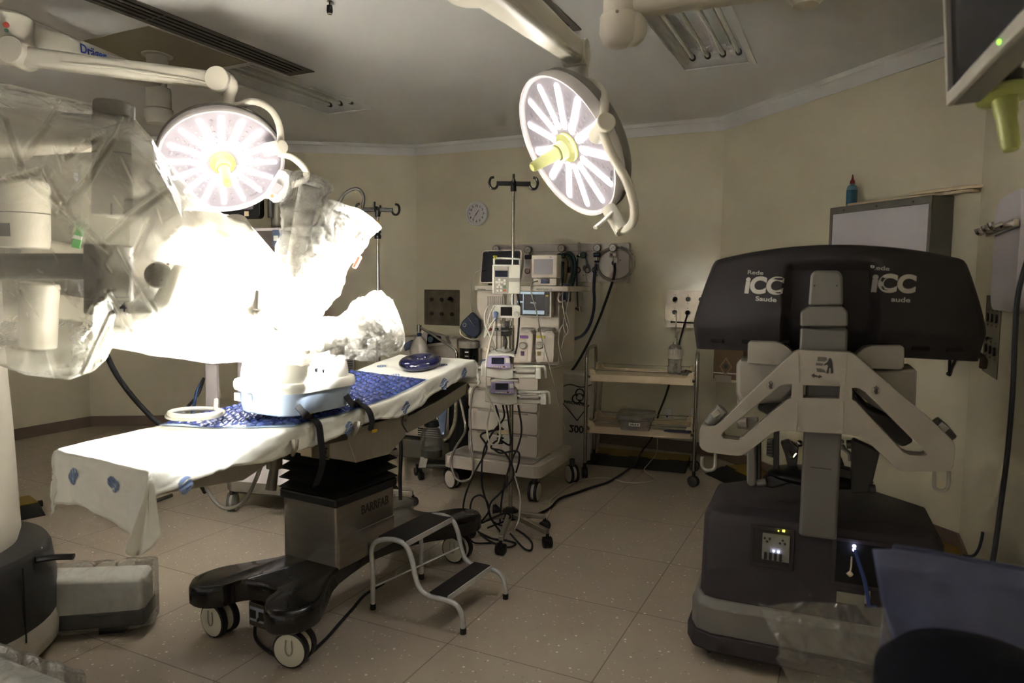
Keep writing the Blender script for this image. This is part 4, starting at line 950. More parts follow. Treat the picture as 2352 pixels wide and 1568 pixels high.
for dx, sd, wd_ in ((0, 'Saude', 0), (1, 'aude', 1)):
    q = [(1716, 628), (1710, 671), (1736, 690)] if dx == 0 else [(2000, 618), (2001, 668), (2045, 692)]
    x, z = hz(*q[0]); on_hood('Rede', .022, x, z, 1.35, .0003, rot=-.08)
    x, z = hz(*q[1]); on_hood('iCC', .086, x, z, 1.0, .0042, .08, rot=-.02)
    x, z = hz(*q[2]); on_hood(sd, .024, x, z, 1.35, .0005, rot=-.04)
# wing handles: one plate with slots
YW = -.1
def lp(pts): return [(KC(a, b, YW).x, KC(a, b, YW).z) for a, b in pts]
outer = lp([(705, 627), (960, 638), (985, 642), (1010, 655), (1445, 1030), (1520, 1100), (1548, 1130), (1556, 1160), (1545, 1262), (1530, 1285), (1500, 1292), (1270, 1288), (1235, 1278), (1065, 1115), (1030, 1098), (980, 1090), (720, 1074), (605, 1066), (565, 1075), (415, 1190), (390, 1202), (365, 1205), (205, 1186), (172, 1170), (156, 1145), (158, 1062), (170, 1035), (200, 1045), (240, 1045), (262, 1030), (650, 660), (672, 640)])
hl = lp([(600, 822), (625, 814), (662, 815), (660, 888), (640, 895), (398, 1100), (372, 1118), (292, 1110), (278, 1092), (285, 1078)])
hr = lp([(992, 832), (1032, 838), (1060, 855), (1392, 1185), (1400, 1198), (1380, 1206), (1305, 1200), (1270, 1185), (1012, 908), (992, 898)])
hc_ = lp([(725, 818), (925, 826), (922, 892), (725, 887)])
m_ = M(); m_.plate(outer, [hl, hr, hc_], lambda a, b, d: V((a, YW+d, b)), .075); m_.build('wing_handle', CONW, con, bevel=.012, seg=3, ang=30)
for q in ((714, 724), (941, 734), (706, 912), (932, 926), (700, 1052), (925, 1068)):
    p = KC(*q, YW); M().cyl(p, p-V((0, .003, 0)), .0055, n=12).build('screw', GREYP, con)
for x0_, x1_, zz in ((698, 703, (632, 806)), (960, 955, (645, 818)), (694, 688, (895, 1068)), (944, 940, (905, 1085))):
    a, b = KC(x0_, zz[0], YW-.0005), KC(x1_, zz[1], YW-.0005); M().tube([a, b], .0012, 5, k=1).build('panel_seam', GREYP, con)
# pictograms on the plate
PIC = mat('dark_pictogram', '2d2a2b', .6); PICG = mat('grey_pictogram', '55534f', .6)
def picto(pts, mt, nm='pictogram', e=.0012):
    M().extrude([KC(a, b, YW-.0004) for a, b in pts], V((0, -.0006, 0))).build(nm, mt, con)
picto([(865, 672), (875, 670), (880, 680), (885, 700), (888, 752), (876, 755), (873, 725), (866, 725), (862, 752), (850, 755), (860, 712), (852, 706), (838, 712), (838, 704), (856, 692)], PIC)
picto([(805, 662), (850, 665), (856, 680), (840, 690), (800, 685)], PICG); picto([(795, 695), (835, 700), (830, 712), (792, 710)], PICG); picto([(795, 725), (820, 728), (842, 735), (850, 750), (800, 745)], PICG)
picto([(768, 765), (785, 752), (785, 760), (810, 768), (812, 760), (830, 772), (808, 782), (808, 775), (785, 772), (782, 778)], PIC)
for cx_, cy_ in ((545, 820), (1120, 848)):
    p = KC(cx_, cy_, YW-.0004); m_ = M(); m_.lathe([(.0125, 0), (.0135, 0), (.0135, .0006), (.0125, .0006)], p, (0, -1, 0), 24, cap=False); m_.build('hand_symbol_ring', PICG, con)
    picto([(cx_-12, cy_-2), (cx_-4, cy_+2), (cx_-9, cy_-20), (cx_-4, cy_-22), (cx_, cy_-6), (cx_+1, cy_-26), (cx_+6, cy_-26), (cx_+6, cy_-6), (cx_+12, cy_-20), (cx_+15, cy_-18), (cx_+12, cy_), (cx_+12, cy_+16), (cx_, cy_+20), (cx_-8, cy_+10)], PIC, 'hand_symbol')
# grips and hooks
for pts, nm in (([(215, 1030), (250, 985), (285, 945)], 'grip'), ([(1432, 1018), (1480, 1060), (1525, 1115)], 'grip')):
    P = [KC(a, b, YW+.05) for a, b in pts]; M().tube(P, .024, 14, k=4).build(nm, DGREY if pts[0][0] > 1000 else CONG, con, ang=60)
    p = P[1]+V((0, -.022, .012)); M().box(p, (.03, .012, .022), (0, R(-40) if pts[0][0] < 1000 else R(40), 0)).build('grip_tag', CONW if pts[0][0] < 1000 else GREYP, con, bevel=.002)
for pts in ([(173, 1208), (173, 1255), (185, 1275), (205, 1282), (230, 1278), (244, 1258), (246, 1185)], [(1440, 1290), (1440, 1370), (1455, 1388), (1480, 1394), (1505, 1385), (1517, 1360), (1520, 1288)]):
    M().tube([KC(a, b, YW+.04) for a, b in pts], .0065, 8, k=4).build('hook', CONW, con)
# white housings either side of the column
def block(nm, pts, y, dep, mt, bev=.012): return M().extrude([KC(a, b, y) for a, b in pts], V((0, dep, 0))).build(nm, mt, con, bevel=bev, seg=3)
block('controller_cover', [(422, 590), (430, 580), (575, 582), (610, 592), (640, 612), (690, 655), (690, 700), (580, 712), (420, 700)], .02, .16, CONW)
block('controller_cover', [(1000, 660), (1060, 612), (1105, 602), (1265, 603), (1277, 615), (1275, 720), (1260, 735), (1080, 730), (1000, 700)], .02, .16, CONW)
block('controller_housing', [(358, 682), (700, 700), (700, 830), (620, 915), (400, 930), (370, 905), (354, 860)], .05, .2, CONW, .02)
block('controller_housing', [(1080, 738), (1330, 730), (1348, 735), (1340, 930), (1300, 985), (1220, 1000), (1100, 930), (1000, 850)], .05, .2, CONW, .02)
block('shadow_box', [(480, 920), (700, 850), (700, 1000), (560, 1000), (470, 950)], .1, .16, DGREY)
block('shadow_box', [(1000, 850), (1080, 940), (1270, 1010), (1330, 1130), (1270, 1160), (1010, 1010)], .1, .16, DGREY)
M().cyl(KC(365, 1025, .13), KC(420, 1025, .13), .022, n=20).build('joint_ring', CONW, con, bevel=.004)
M().cyl(KC(400, 1025, .16), KC(480, 1025, .16), .026, n=20).build('joint_drum', GREYP, con, bevel=.004)
# hand controllers hanging below
block('controller_bar', [(415, 1110), (470, 1095), (470, 1370), (440, 1380), (415, 1355)], .18, .05, CONG)
block('controller_bar', [(472, 1090), (492, 1090), (492, 1340), (472, 1345)], .2, .04, DGREY, .004)
block('controller_bar', [(562, 1080), (592, 1070), (590, 1330), (560, 1335)], .24, .04, DGREY, .004)
m_ = M(); m_.cyl(KC(470, 1350, .2), KC(525, 1345, .2), .016, n=18); m_.build('controller_joint', CONG, con, bevel=.003)
block('controller_link', [(500, 1320), (720, 1275), (720, 1335), (560, 1385), (500, 1370)], .22, .06, DGREY)
block('ribbed_block', [(525, 1120), (560, 1115), (560, 1215), (522, 1200)], .26, .04, CONG, .003)
m_ = M()
for k in range(4): a = KC(530, 1140+k*16, .256); m_.box(a+V((.008, 0, 0)), (.02, .003, .003))
m_.build('rib_slot', CHAR, con)
block('finger_grip', [(600, 1130), (640, 1120), (700, 1150), (690, 1260), (640, 1265), (625, 1200)], .27, .04, DGREY, .004)
m_ = M(); m_.tube([KC(655, 1125, .25), KC(690, 1155, .25)], .006, 8, k=2); m_.ball(KC(705, 1135, .25), .014, 12); m_.tube([KC(640, 1180, .25), KC(665, 1215, .25), KC(690, 1190, .25)], .006, 6); m_.build('metal_linkage', CHROME, con)
block('controller_bar', [(990, 1115), (1005, 1115), (1145, 1180), (1100, 1370), (1110, 1405), (990, 1412), (985, 1390)], .16, .05, DGREY)
m_ = M(); m_.cyl(KC(1085, 1385, .15), KC(1120, 1385, .15), .018, n=18); m_.build('controller_joint', DGREY, con, bevel=.003)
block('controller_link', [(905, 1260), (1000, 1285), (1000, 1350), (905, 1320)], .2, .06, DGREY)
block('finger_grip', [(905, 1180), (925, 1200), (950, 1260), (905, 1275)], .27, .04, DGREY, .004)
m_ = M(); m_.ball(KC(935, 1125, .25), .009, 10); m_.ball(KC(938, 1155, .25), .012, 10); m_.tube([KC(940, 1160, .25), KC(975, 1190, .25), KC(980, 1230, .25)], .009, 6); m_.build('metal_linkage', GREYP, con)
m_ = M(); m_.cyl(KC(960, 1140, .2), KC(1010, 1140, .2), .017, n=18); m_.build('controller_joint', CONG, con, bevel=.003)
m_ = M(); m_.ball(V((.0, .27, .735)), (.2, .12, .035), 24); m_.build('arm_rest', BLACK, con)
# ================================================================ SURGICAL ROBOT AND ITS STERILE DRAPES
RO = V((-2.25, 2.6, 0))
rob = thing('surgical_robot', 'white four armed surgical robot on a black round base at the left edge', 'surgical robot', RO, 0)
RBW = mat('robot_white', 'a8a398', .4, var=.02); RBG = mat('robot_dark_grey', '2e2d2e', .4, var=.05); RBS = mat('robot_grey_link', '6b675e', .45, var=.05)
m_ = M(); m_.lathe([(.0, .12), (.40, .12), (.425, .16), (.43, .3), (.415, .42), (.4, .445), (.36, .455), (.0, .455)], n=56); m_.build('base_shell', RBG, rob, ang=40)
m_ = M(); m_.lathe([(.0, .02), (.4, .02), (.43, .05), (.435, .1), (.425, .16), (.0, .16)], n=56); m_.build('base_skirt', RBW, rob, ang=40)
for a0 in (-8, -52):
    m_ = M(); m_.tube([V((.432*cos(R(a0)), .432*sin(R(a0)), z)) for z in (.13, .3, .42)], .003, 5, k=2); m_.build('panel_gap', VOID, rob)
def sk(a, b):
    A = R(-75+50*a); top = .16+.16*sin(pi*(a*.7+.15))*b; return V((.433*cos(A), .433*sin(A), .02+(top-.02)*b))
m_ = M(); m_.grid(sk, 20, 6); m_.build('skirt_wing', RBW, rob, solid=.004)
M().tube([V((.42, .02, .42)), V((.47, .06, .415)), V((.53, .08, .41))], .022, 10, k=3, flat=.5).build('foot_lever', BLACK, rob)
m_ = M(); m_.lathe([(.0, .43), (.25, .43), (.3, .45), (.315, .5), (.305, .9), (.29, 1.25), (.29, 2.1), (.26, 2.16), (0, 2.16)], n=48); m_.build('column', RBW, rob, ang=40)
m_ = M(); m_.lathe([(.28, 1.24), (.36, 1.25), (.38, 1.28), (.38, 1.315), (.31, 1.33), (.28, 1.33)], n=44, cap=False); m_.build('column_collar', RBG, rob)
def leg(P0, P1, w_, h, nm='stabiliser_leg'):
    P0, P1 = V(P0), V(P1); d = (P1-P0).normalized(); s = V((-d.y, d.x, 0)); m_ = M()
    def sec(p, k): return [p+s*w_*.5*k+EZ*.05, p-s*w_*.5*k+EZ*.05, p-s*w_*.46*k+EZ*h*k, p+s*w_*.46*k+EZ*h*k]
    A, B = sec(P0, 1), sec(P1, .94); m_.add(A+B, [(3, 2, 1, 0), (4, 5, 6, 7)]+[(i, (i+1) % 4, 4+(i+1) % 4, 4+i) for i in range(4)])
    o = m_.build(nm, mat('robot_foot_white', 'cdc8c2', .4, var=.02), rob, world=True, bevel=.025, seg=4)
    m2 = M(); q0 = P0+d*.02; A = [q0+s*w_*.52+EZ*.045, q0-s*w_*.52+EZ*.045, q0-s*w_*.515+EZ*.115, q0+s*w_*.515+EZ*.115]; q1 = P1+d*.006; B = [q1+s*w_*.5+EZ*.045, q1-s*w_*.5+EZ*.045, q1-s*w_*.495+EZ*.115, q1+s*w_*.495+EZ*.115]
    m2.add(A+B, [(3, 2, 1, 0), (4, 5, 6, 7)]+[(i, (i+1) % 4, 4+(i+1) % 4, 4+i) for i in range(4)]); m2.build('leg_bumper', RBG, o, bevel=.012); o.children[-1].data.transform(WM(rob).inverted())
    m3 = M(); q = P1-d*.14; m3.box(q+EZ*.025, (.1, .08, .05), (0, 0, math.atan2(d.y, d.x))); m3.build('leg_foot', RUBBER, o); o.children[-1].data.transform(WM(rob).inverted())
    return P0, P1, d, s
L1 = leg((-2.1, 2.82, 0), (-1.56, 2.93, 0), .17, .27)
L2 = leg((-2.05, 2.3, 0), (-1.36, 2.0, 0), .2, .26)
PLAST = film('clear_wrap', 'd8d8d4', .16, .12, .35, 7, .3, .4)
def wrap(L, w_, h, label):
    P0, P1, d, s = L; m_ = M(); sec = rrect(-w_/2-.012, w_/2+.012, .03, h+.014, .03, 4); k = len(sec)
    def fn(a, b):
        i = int(b*k) % k; y, z = sec[i]; p = P0+(P1+d*.02-P0)*(.25+.75*a); n_ = noise.noise(V((a*9, b*7, 2)))*.008
        f = 1 if a < .93 else 1-.25*(a-.93)/.07
        return p+s*(y*(f+.0)+n_)+EZ*(z+n_*.5)
    m_.grid(lambda a, b: fn(a, b*(k-1)/k), 40, k, cv=True)
    n = len(m_.v); m_.f.append(tuple(39*k+i for i in range(k))); m_.k.append(0)
    t = thing('plastic_wrap', label, 'plastic cover', P1+d*.02, 0, 'clear plastic covers on the robot feet'); m_.build('wrap', PLAST, t, world=True, ang=180)
wrap(L1, .17, .27, 'clear plastic cover wrapped round the white robot foot beside the black base')
wrap(L2, .2, .27, 'clear plastic cover wrapped round the robot foot in the bottom left corner')
# overhead boom and arms, all inside the drapes
def Wp(px, py, y): return AY(px, py, y)
def part(nm, fn, mt=RBW, parent=rob, bevel=0.0, **kw):
    m_ = M(); fn(m_); return m_.build(nm, mt, parent, world=True, bevel=bevel, **kw)
part('boom', lambda m_: (beam(m_, RO+V((0, -.05, 2.02)), Wp(250, 305, 2.35), .2, .1, .3, .12)), bevel=.01)
def tubepart(nm, P, r0, r1, mt=RBW, parent=rob): return part(nm, lambda m_: m_.tube(P, r0, 16, k=5, rad=lambda q: r0+(r1-r0)*q), mt, parent)
def cylpart(nm, a, b, r, mt=RBW, parent=rob, bev=.008): return part(nm, lambda m_: m_.cyl(a, b, r, n=30), mt, parent, bevel=bev, seg=3)
def armroot(nm, *a, **k): return cylpart(nm, *a, **k)
# arm marked 1
a1 = armroot('arm', Wp(262, 235, 2.3), Wp(258, 497, 2.3), .06, RBS)
part('ring_seam', lambda m_: m_.lathe([(.061, 0), (.062, .002), (.061, .004)], Wp(260, 356, 2.3), (0, 0, 1), 30, cap=False), BLACK, a1)
words('arm_number', '1', .05, BLACK, a1, Wp(281, 486, 2.3)+V((0, -.062, 0)), CAMX, -_fw, world=True, bold=.0008)
part('link_box', lambda m_: m_.extrude([Wp(222, 455, 2.27), Wp(222, 496, 2.27), Wp(330, 500, 2.27), Wp(375, 560, 2.27), Wp(420, 515, 2.27), Wp(352, 430, 2.27), Wp(318, 455, 2.27)], V((0, .11, 0))), RBS, a1, bevel=.012, seg=3)
tubepart('upper_link', [Wp(395, 520, 2.42), Wp(470, 520, 2.5), Wp(540, 535, 2.55)], .05, .06, RBW, a1)
cylpart('elbow', Wp(528, 520, 2.52), Wp(556, 568, 2.48), .065, RBW, a1)
part('lower_link', lambda m_: beam(m_, Wp(545, 545, 2.52), Wp(690, 690, 2.55), .085, .07, .085, .07), RBW, a1, bevel=.006)
# arm marked 4
a4 = armroot('arm', Wp(250, 562, 2.2), Wp(250, 722, 2.2), .068, RBS)
part('shoulder_beam', lambda m_: beam(m_, Wp(-130, 612, 2.25), Wp(240, 612, 2.2), .085, .08, .09, .08), RBS, a4, bevel=.006)
for y_ in (692, 683): part('ring_seam', lambda m_: m_.lathe([(.0685, 0), (.0695, .0015), (.0685, .003)], Wp(250, y_, 2.2), (0, 0, 1), 30, cap=False), BLACK, a4)
words('arm_number', '4', .042, BLACK, a4, Wp(283, 706, 2.13), CAMX, -_fw, world=True, bold=.0008)
part('link_box', lambda m_: m_.extrude([Wp(290, 692, 2.16), Wp(290, 722, 2.16), Wp(358, 722, 2.16), Wp(388, 700, 2.16), Wp(412, 620, 2.16), Wp(400, 604, 2.16), Wp(345, 690, 2.16)], V((0, .1, 0))), RBW, a4, bevel=.01, seg=3)
cylpart('elbow_cap', Wp(364, 632, 2.15), Wp(364, 632, 2.28), .04, RBS, a4)
for q in ((353, 606), (386, 606), (337, 643), (371, 643)): part('cap_screw', lambda m_: m_.cyl(Wp(*q, 2.149), Wp(*q, 2.143), .004, n=8), BLACK, a4)
tubepart('upper_link', [Wp(390, 650, 2.3), Wp(480, 690, 2.38), Wp(590, 715, 2.42)], .05, .045, RBW, a4)
cylpart('wrist_joint', Wp(594, 662, 2.4), Wp(592, 712, 2.4), .03, RBS, a4)
part('lower_link', lambda m_: beam(m_, Wp(590, 710, 2.42), Wp(718, 800, 2.5), .07, .06, .07, .06), RBW, a4, bevel=.006)
# two arms further back
a2 = armroot('arm', Wp(50, 415, 2.5), Wp(52, 570, 2.5), .085, RBW)
part('ring_seam', lambda m_: m_.lathe([(.086, 0), (.087, .0015), (.086, .003)], Wp(52, 492, 2.5), (0, 0, 1), 30, cap=False), BLACK, a2)
part('warning_label', lambda m_: m_.box(Wp(9, 527, 2.415), (.04, .004, .045)), BLACK, a2)
part('upper_link', lambda m_: beam(m_, Wp(60, 570, 2.55), Wp(480, 640, 2.7), .09, .07, .09, .07), RBW, a2, bevel=.006)
part('lower_link', lambda m_: beam(m_, Wp(480, 640, 2.7), Wp(660, 640, 2.75), .08, .07, .08, .07), RBW, a2, bevel=.006)
a3 = armroot('arm', Wp(92, 650, 2.45), Wp(85, 800, 2.45), .06, RBW)
part('upper_link', lambda m_: beam(m_, Wp(95, 700, 2.5), Wp(420, 740, 2.6), .09, .07, .09, .07), RBW, a3, bevel=.006)
part('lower_link', lambda m_: beam(m_, Wp(420, 740, 2.6), Wp(690, 760, 2.7), .08, .07, .08, .07), RBW, a3, bevel=.006)
# instrument carriages at the arm ends (inside the crumpled bags)
CARR = mat('carriage_grey', '6b6862', .45, var=.08)
D1 = [Wp(668, 640, 2.72), Wp(690, 540, 2.74), Wp(712, 430, 2.76)]
D2 = [Wp(705, 690, 2.68), Wp(760, 590, 2.68), Wp(806, 505, 2.68)]
D3 = [Wp(718, 800, 2.55), Wp(800, 768, 2.55), Wp(885, 742, 2.55)]
for ar, P in ((a1, D1), (a2, D2), (a4, D3)):
    m_ = M(); beam(m_, P[0], P[2], .05, .075, .06, .09); m_.build('instrument_carriage', CARR, ar, world=True, bevel=.006)
    m_ = M(); d = (P[2]-P[0]).normalized(); q = P[0]+(P[2]-P[0])*.62; m_.cyl(q-CAMY*.06, q+CAMY*.02, .035, n=18); m_.cyl(q-d*.08-CAMY*.055, q-d*.08, .028, n=18); m_.build('drive_motor', GREYP, ar, world=True, bevel=.004)
p = Wp(820, 602, 2.62); m_ = M(); m_.box(p, (.014, .02, .05), (0, R(28), 0)); m_.build('red_release', mat('red_release', 'b24a38', .4), a2, world=True, bevel=.004)
tubepart('instrument_shaft', [Wp(772, 640, 2.66), Wp(706, 728, 2.72)], .0065, .0065, DARKMETAL, a2)
tubepart('instrument_shaft', [Wp(790, 800, 2.6), Wp(745, 842, 2.7)], .005, .005, BLACK, a4)
# ---------------------------------------------------------------- sterile drapes
def crease(p, f, amp):
    q = p*f+V((noise.noise(p*f*.8), noise.noise(p*f*.8+V((5, 1, 2))), noise.noise(p*f*.8+V((1, 7, 3)))))*.7
    d = noise.voronoi(q)[0]; return amp*(min(1, (d[1]-d[0])*1.6)-.5)
def outline_fn(pts):
    xs = [p[0] for p in pts]; ys = [p[1] for p in pts]
    return lambda x: interp(x, xs, ys)
FILM1 = film('milky_drape_film', 'bfbcae', .40, .09, .25, 4.0, .45, .5, .06, .0, True)
FILM2 = film('bright_drape_film', 'd3d0c8', .48, .2, .35, 5.0, .16, .5, .25, .02)
FILM3 = film('crumpled_bag_film', '84827b', .4, .2, .6, 11.0, .07, .3, .6, .2)
top1 = outline_fn([(-200, 140), (0, 188), (130, 220), (295, 256), (350, 318), (392, 395), (420, 470)])
bot1 = outline_fn([(-200, 838), (0, 842), (60, 862), (160, 873), (215, 852), (244, 826), (256, 800), (330, 812), (420, 818)])
def sheet_between(nm, label, x0, x1, top, bot, yf, yb, film_, nx, ny, amp, fr, group, folds=()):
    """a bag: front layer near yf, back layer near yb, closed over the top"""
    m_ = M(); crease_glint = []; rnd = random.Random(3); extra = []
    for q_ in range(26):
        ax, ay = x0+(x1-x0)*(.35+.62*rnd.random()), 260+560*rnd.random(); an_ = rnd.choice((2.2, 2.0, .9, 1.1, .6))+rnd.uniform(-.25, .25); ln = rnd.uniform(25, 90); extra.append((ax, ay, ax+cos(an_)*ln, ay+sin(an_)*ln))  # short lines that only whiten the film as glints, without folding it
    def fn(a, b):
        px = x0+(x1-x0)*a; t_, bo = top(px), bot(px)
        if b <= .56: q = b/.56; lay = 0
        else: q = 1-(b-.56)/.44; lay = 1
        py = t_+(bo-t_)*q; e = min(1, q/.12); bul = sin(min(1, q*1.25)*pi*.5)
        ym = (yf(px)+yb(px))/2; y = (yf(px) if lay == 0 else yb(px)); y = ym+(y-ym)*(e**.5)*(1-.45*max(0, (q-.75)/.25))
        p = Wp(px, py, y); s = crease(p, fr, amp)+.5*crease(p+V((3, 0, 0)), fr*2.3, amp*.5); nn = V((.15, -1, .1)) if lay == 0 else V((0, 1, 0))
        if lay == 0:
            cv_ = 0.0
            for (ax, ay, bx, by) in extra if folds else ():
                lx, ly = bx-ax, by-ay; t0 = max(0, min(1, ((px-ax)*lx+(py-ay)*ly)/(lx*lx+ly*ly))); dd_ = math.hypot(px-ax-lx*t0, py-ay-ly*t0); cv_ = max(cv_, .55*max(0, 1-dd_/3.6)*sin(pi*t0))
            for (ax, ay, bx, by) in folds:
                lx, ly = bx-ax, by-ay; t0 = max(0, min(1, ((px-ax)*lx+(py-ay)*ly)/(lx*lx+ly*ly))); dd_ = math.hypot(px-ax-lx*t0, py-ay-ly*t0); s += .014*max(0, 1-dd_/8)-.004*max(0, 1-dd_/40); cv_ = max(cv_, .8*max(0, 1-dd_/3.6), .14*max(0, 1-dd_/22))
            cv_ = max(cv_, .5*max(0, 1-q/.012))
            crease_glint.append(cv_)
        else: crease_glint.append(0.0)
        return p+nn*s*e
    m_.grid(fn, nx, ny)
    c = Wp((x0+x1)/2, bot((x0+x1)/2), (yf(0)+yb(0))/2)
    t = thing('sterile_drape', label, 'drape', c, 0, group); o = m_.build('film', film_, t, world=True, ang=180); at_ = o.data.attributes.new('crease', 'FLOAT', 'POINT'); at_.data.foreach_set('value', crease_glint); return t
sheet_between('front', 'wide milky see-through drape hanging over the robot arms at the left edge', -190, 415, top1, bot1, lambda x: 2.02+.1*max(0, x/400), lambda x: 2.62+.05*x/400, FILM1, 220, 230, .02, 2.4, 'plastic drapes over the robot', ((140, 230, 60, 350), (283, 270, 205, 410), (205, 410, 130, 490), (70, 415, 245, 580), (385, 430, 240, 545), (0, 262, 45, 385), (268, 570, 372, 745), (245, 670, 300, 770), (340, 510, 300, 590), (0, 415, 85, 395), (150, 360, 240, 300), (255, 720, 190, 860), (100, 390, 150, 480)))
top2 = outline_fn([(300, 300), (345, 318), (395, 380), (455, 455), (515, 492), (565, 505), (600, 545), (640, 592), (700, 668), (735, 730), (745, 800)])
bot2 = outline_fn([(300, 806), (345, 818), (420, 826), (485, 836), (545, 832), (600, 838), (655, 846), (690, 858), (720, 842), (745, 820)])
sheet_between('arm', 'brightly lit white drape sheet over the robot arms above the tub', 300, 744, top2, bot2, lambda x: 2.12+.00085*(x-300), lambda x: 2.62+.0005*(x-300), FILM2, 110, 130, .035, 3.6, 'plastic drapes over the robot')
def bag(label, P, rad, amp, fr, seed):
    pts = catmull(P, 14); n = len(pts); m_ = M(); off = V((seed, seed*2, seed))
    def fn(a, b):
        ff = a*(n-1); i = min(n-2, int(ff)); p = pts[i]+(pts[i+1]-pts[i])*(ff-i); d = (pts[min(n-1, i+1)]-pts[max(0, i-1)]).normalized(); x, y, _ = frame(d); A = b*2*pi
        r_ = interp(a, [q[0] for q in rad], [q[1] for q in rad]); q = p+(x*cos(A)+y*sin(A))*r_
        Q_ = (q+off)*fr*.8; s = 1.1*amp*(.45-1.7*abs(noise.noise(Q_)))+1.1*amp*.6*(.4-1.6*abs(noise.noise(Q_*2.3+V((4, 1, 2)))))+.7*amp*.3*(.5-1.6*abs(noise.noise(Q_*5.1))); s *= min(1, r_/.05)
        return q+(x*cos(A)+y*sin(A))*s+d*noise.noise(q*9+off)*.012
    m_.grid(fn, 150, 130, cv=True); t = thing('sterile_drape', label, 'drape', P[0], 0, 'plastic drapes over the robot'); m_.build('film', FILM3, t, world=True, ang=180)
def ext(P, k0, k1): return [P[0]+(P[0]-P[1])*k0]+P+[P[2]+(P[2]-P[1])*k1]
bag('crumpled clear drape on the robot arm pointing straight up', ext(D1, .35, .25), [(0, .05), (.12, .075), (.4, .074), (.7, .082), (.82, .074), (.9, .056), (.96, .03), (1, .003)], .03, 9, 1.3)
bag('crumpled clear drape on the robot arm with the red release', ext(D2, .35, .3), [(0, .045), (.12, .07), (.35, .072), (.55, .085), (.7, .098), (.8, .096), (.88, .082), (.94, .058), (.98, .03), (1, .003)], .032, 9, 4.1)
bag('crumpled clear drape on the lowest robot arm, nearest the bed head', ext(D3, .3, .4), [(0, .035), (.12, .05), (.3, .055), (.45, .075), (.6, .1), (.72, .112), (.82, .106), (.9, .086), (.96, .05), (1, .003)], .032, 9, 7.7)
# green and white tape on a drape corner
p = Wp(178, 545, 2.45); t = thing('drape_tab', 'green striped tab on the drape between the robot arms', 'tab', p, 0, None)
M().box((0, 0, 0), (.03, .003, .075), (0, R(12), 0)).build('tab', mat('green_tab', '3f9a4a', .5), t); M().box((0, -.003, .0), (.034, .003, .012), (0, R(12), 0)).build('stripe', WHITE, t)
# hanging black cable behind the robot
cable('power_cable', 'thick black cable hanging from the drape down to the floor on the left', 'cable', [AY(235, 790, 3.3), AY(262, 850, 3.4), AY(300, 905, 3.5), AY(345, 955, 3.6), AY(400, 1010, 3.7), AZ(470, 1130, .02)], .013, RUBBER, 'black cables')
# ================================================================ EQUIPMENT ALONG THE BACK WALL
class Fr:
    """local frame of a thing: pixel -> local point on the plane y"""
    def __init__(s, o, rz): s.o, s.x, s.y = V(o), V((cos(rz), sin(rz), 0)), V((-sin(rz), cos(rz), 0))
    def __call__(s, px, py, y=0.0): p = APL(px, py, s.o+s.y*y, s.y)-s.o; return V((p.dot(s.x), y, p.z))
    def side(s, px, py, x=0.0): p = APL(px, py, s.o+s.x*x, s.x)-s.o; return V((x, p.dot(s.y), p.z))
def pbox(F, nm, x0, y0, x1, y1, y, dep, mt, t, bev=.004, **kw):
    """box whose front face covers the pixel rectangle on plane y"""
    a, b = F(x0, (y0), y), F(x1, y1, y); m_ = M(); m_.bx(a.x, b.x, y, y+dep, b.z, a.z); return m_.build(nm, mt, t, bevel=bev, **kw)
def ppoly(F, nm, pts, y, dep, mt, t, bev=.004):
    return M().extrude([F(a, b, y) for a, b in pts], V((0, dep, 0))).build(nm, mt, t, bevel=bev)
ANW = mat('anaesthesia_white', 'c2bab0', .45, var=.03); ANG = mat('anaesthesia_grey', '9b958e', .5, var=.04); LILAC = mat('lilac_panel', '9a92b8', .4, var=.05); PUMPW = mat('pump_white', 'cfcac0', .4, var=.03)
LCD = mat('blue_black_lcd', '1e2233', .15, var=.2, scale=30); PURPLE = mat('purple_label', '6a4684', .5); YLAB = mat('yellow_label', 'b9ad45', .5); GRN = mat('green_key', '4d7d52', .5); ORG = mat('orange_key', 'b5602f', .5); REDK = mat('red_key', '7d2b2e', .5)
# ---------------------------------------------------------------- anaesthesia machine
AO, AR = V((-.095, 4.9, 0)), R(-24.5)
an = thing('anaesthesia_machine', 'white anaesthesia workstation with drawers and monitors at the back wall', 'anaesthesia machine', AO, AR); A = Fr(AO, AR)
m_ = M(); m_.extrude([(x, y, .17) for x, y in rrect(-.40, .36, -.09, .62, .06, 5)], (0, 0, .09)); m_.build('base_platform', ANW, an, bevel=.008)
m_ = M(); m_.extrude([(x, y, .262) for x, y in rrect(-.36, .3, -.06, .3, .03, 3)], (0, 0, .004)); m_.build('foot_mat', ANG, an)
for x, y, dg_ in ((-.36, .0, 245), (.3, -.03, 5), (.38, .52, 225), (-.36, .55, 225)): caster(an, x, y, dg_, .068, .06, 'caster', hub=ANW, tyre=TYRE, top=.18)
cx0, cx1 = A(1076, 950, .06).x, A(1237, 950, .06).x
zt = A(1150, 848, .06).z; zb = A(1150, 1052, .06).z
m_ = M(); m_.bx(cx0, cx1, .07, .56, .26, zt); m_.build('cabinet', ANW, an, bevel=.01)
zs = [zt, A(1150, 893, .06).z, A(1150, 941, .06).z, A(1150, 992, .06).z, A(1150, 1042, .06).z]
for i in range(4):
    m_ = M(); m_.plate(rrect(cx0+.004, cx1-.004, zs[i+1]+.004, zs[i]-.004, .018, 3), [], lambda a, b, d: V((a, .05+d, b)), .03); d_ = m_.build('drawer', ANW, an, bevel=.006)
    m_ = M(); m_.bx(cx0+.08, cx1-.08, .047, .056, zs[i]-.018, zs[i]-.006); m_.build('drawer_pull', ANG, d_, bevel=.002)
m_ = M(); m_.lathe([(.03, 0), (.034, .012), (.02, .03), (.012, .032), (0, .032)], (cx0+.05, .05, zs[0]-.06), (0, -1, 0)); m_.build('outlet_knob', ANG, an)
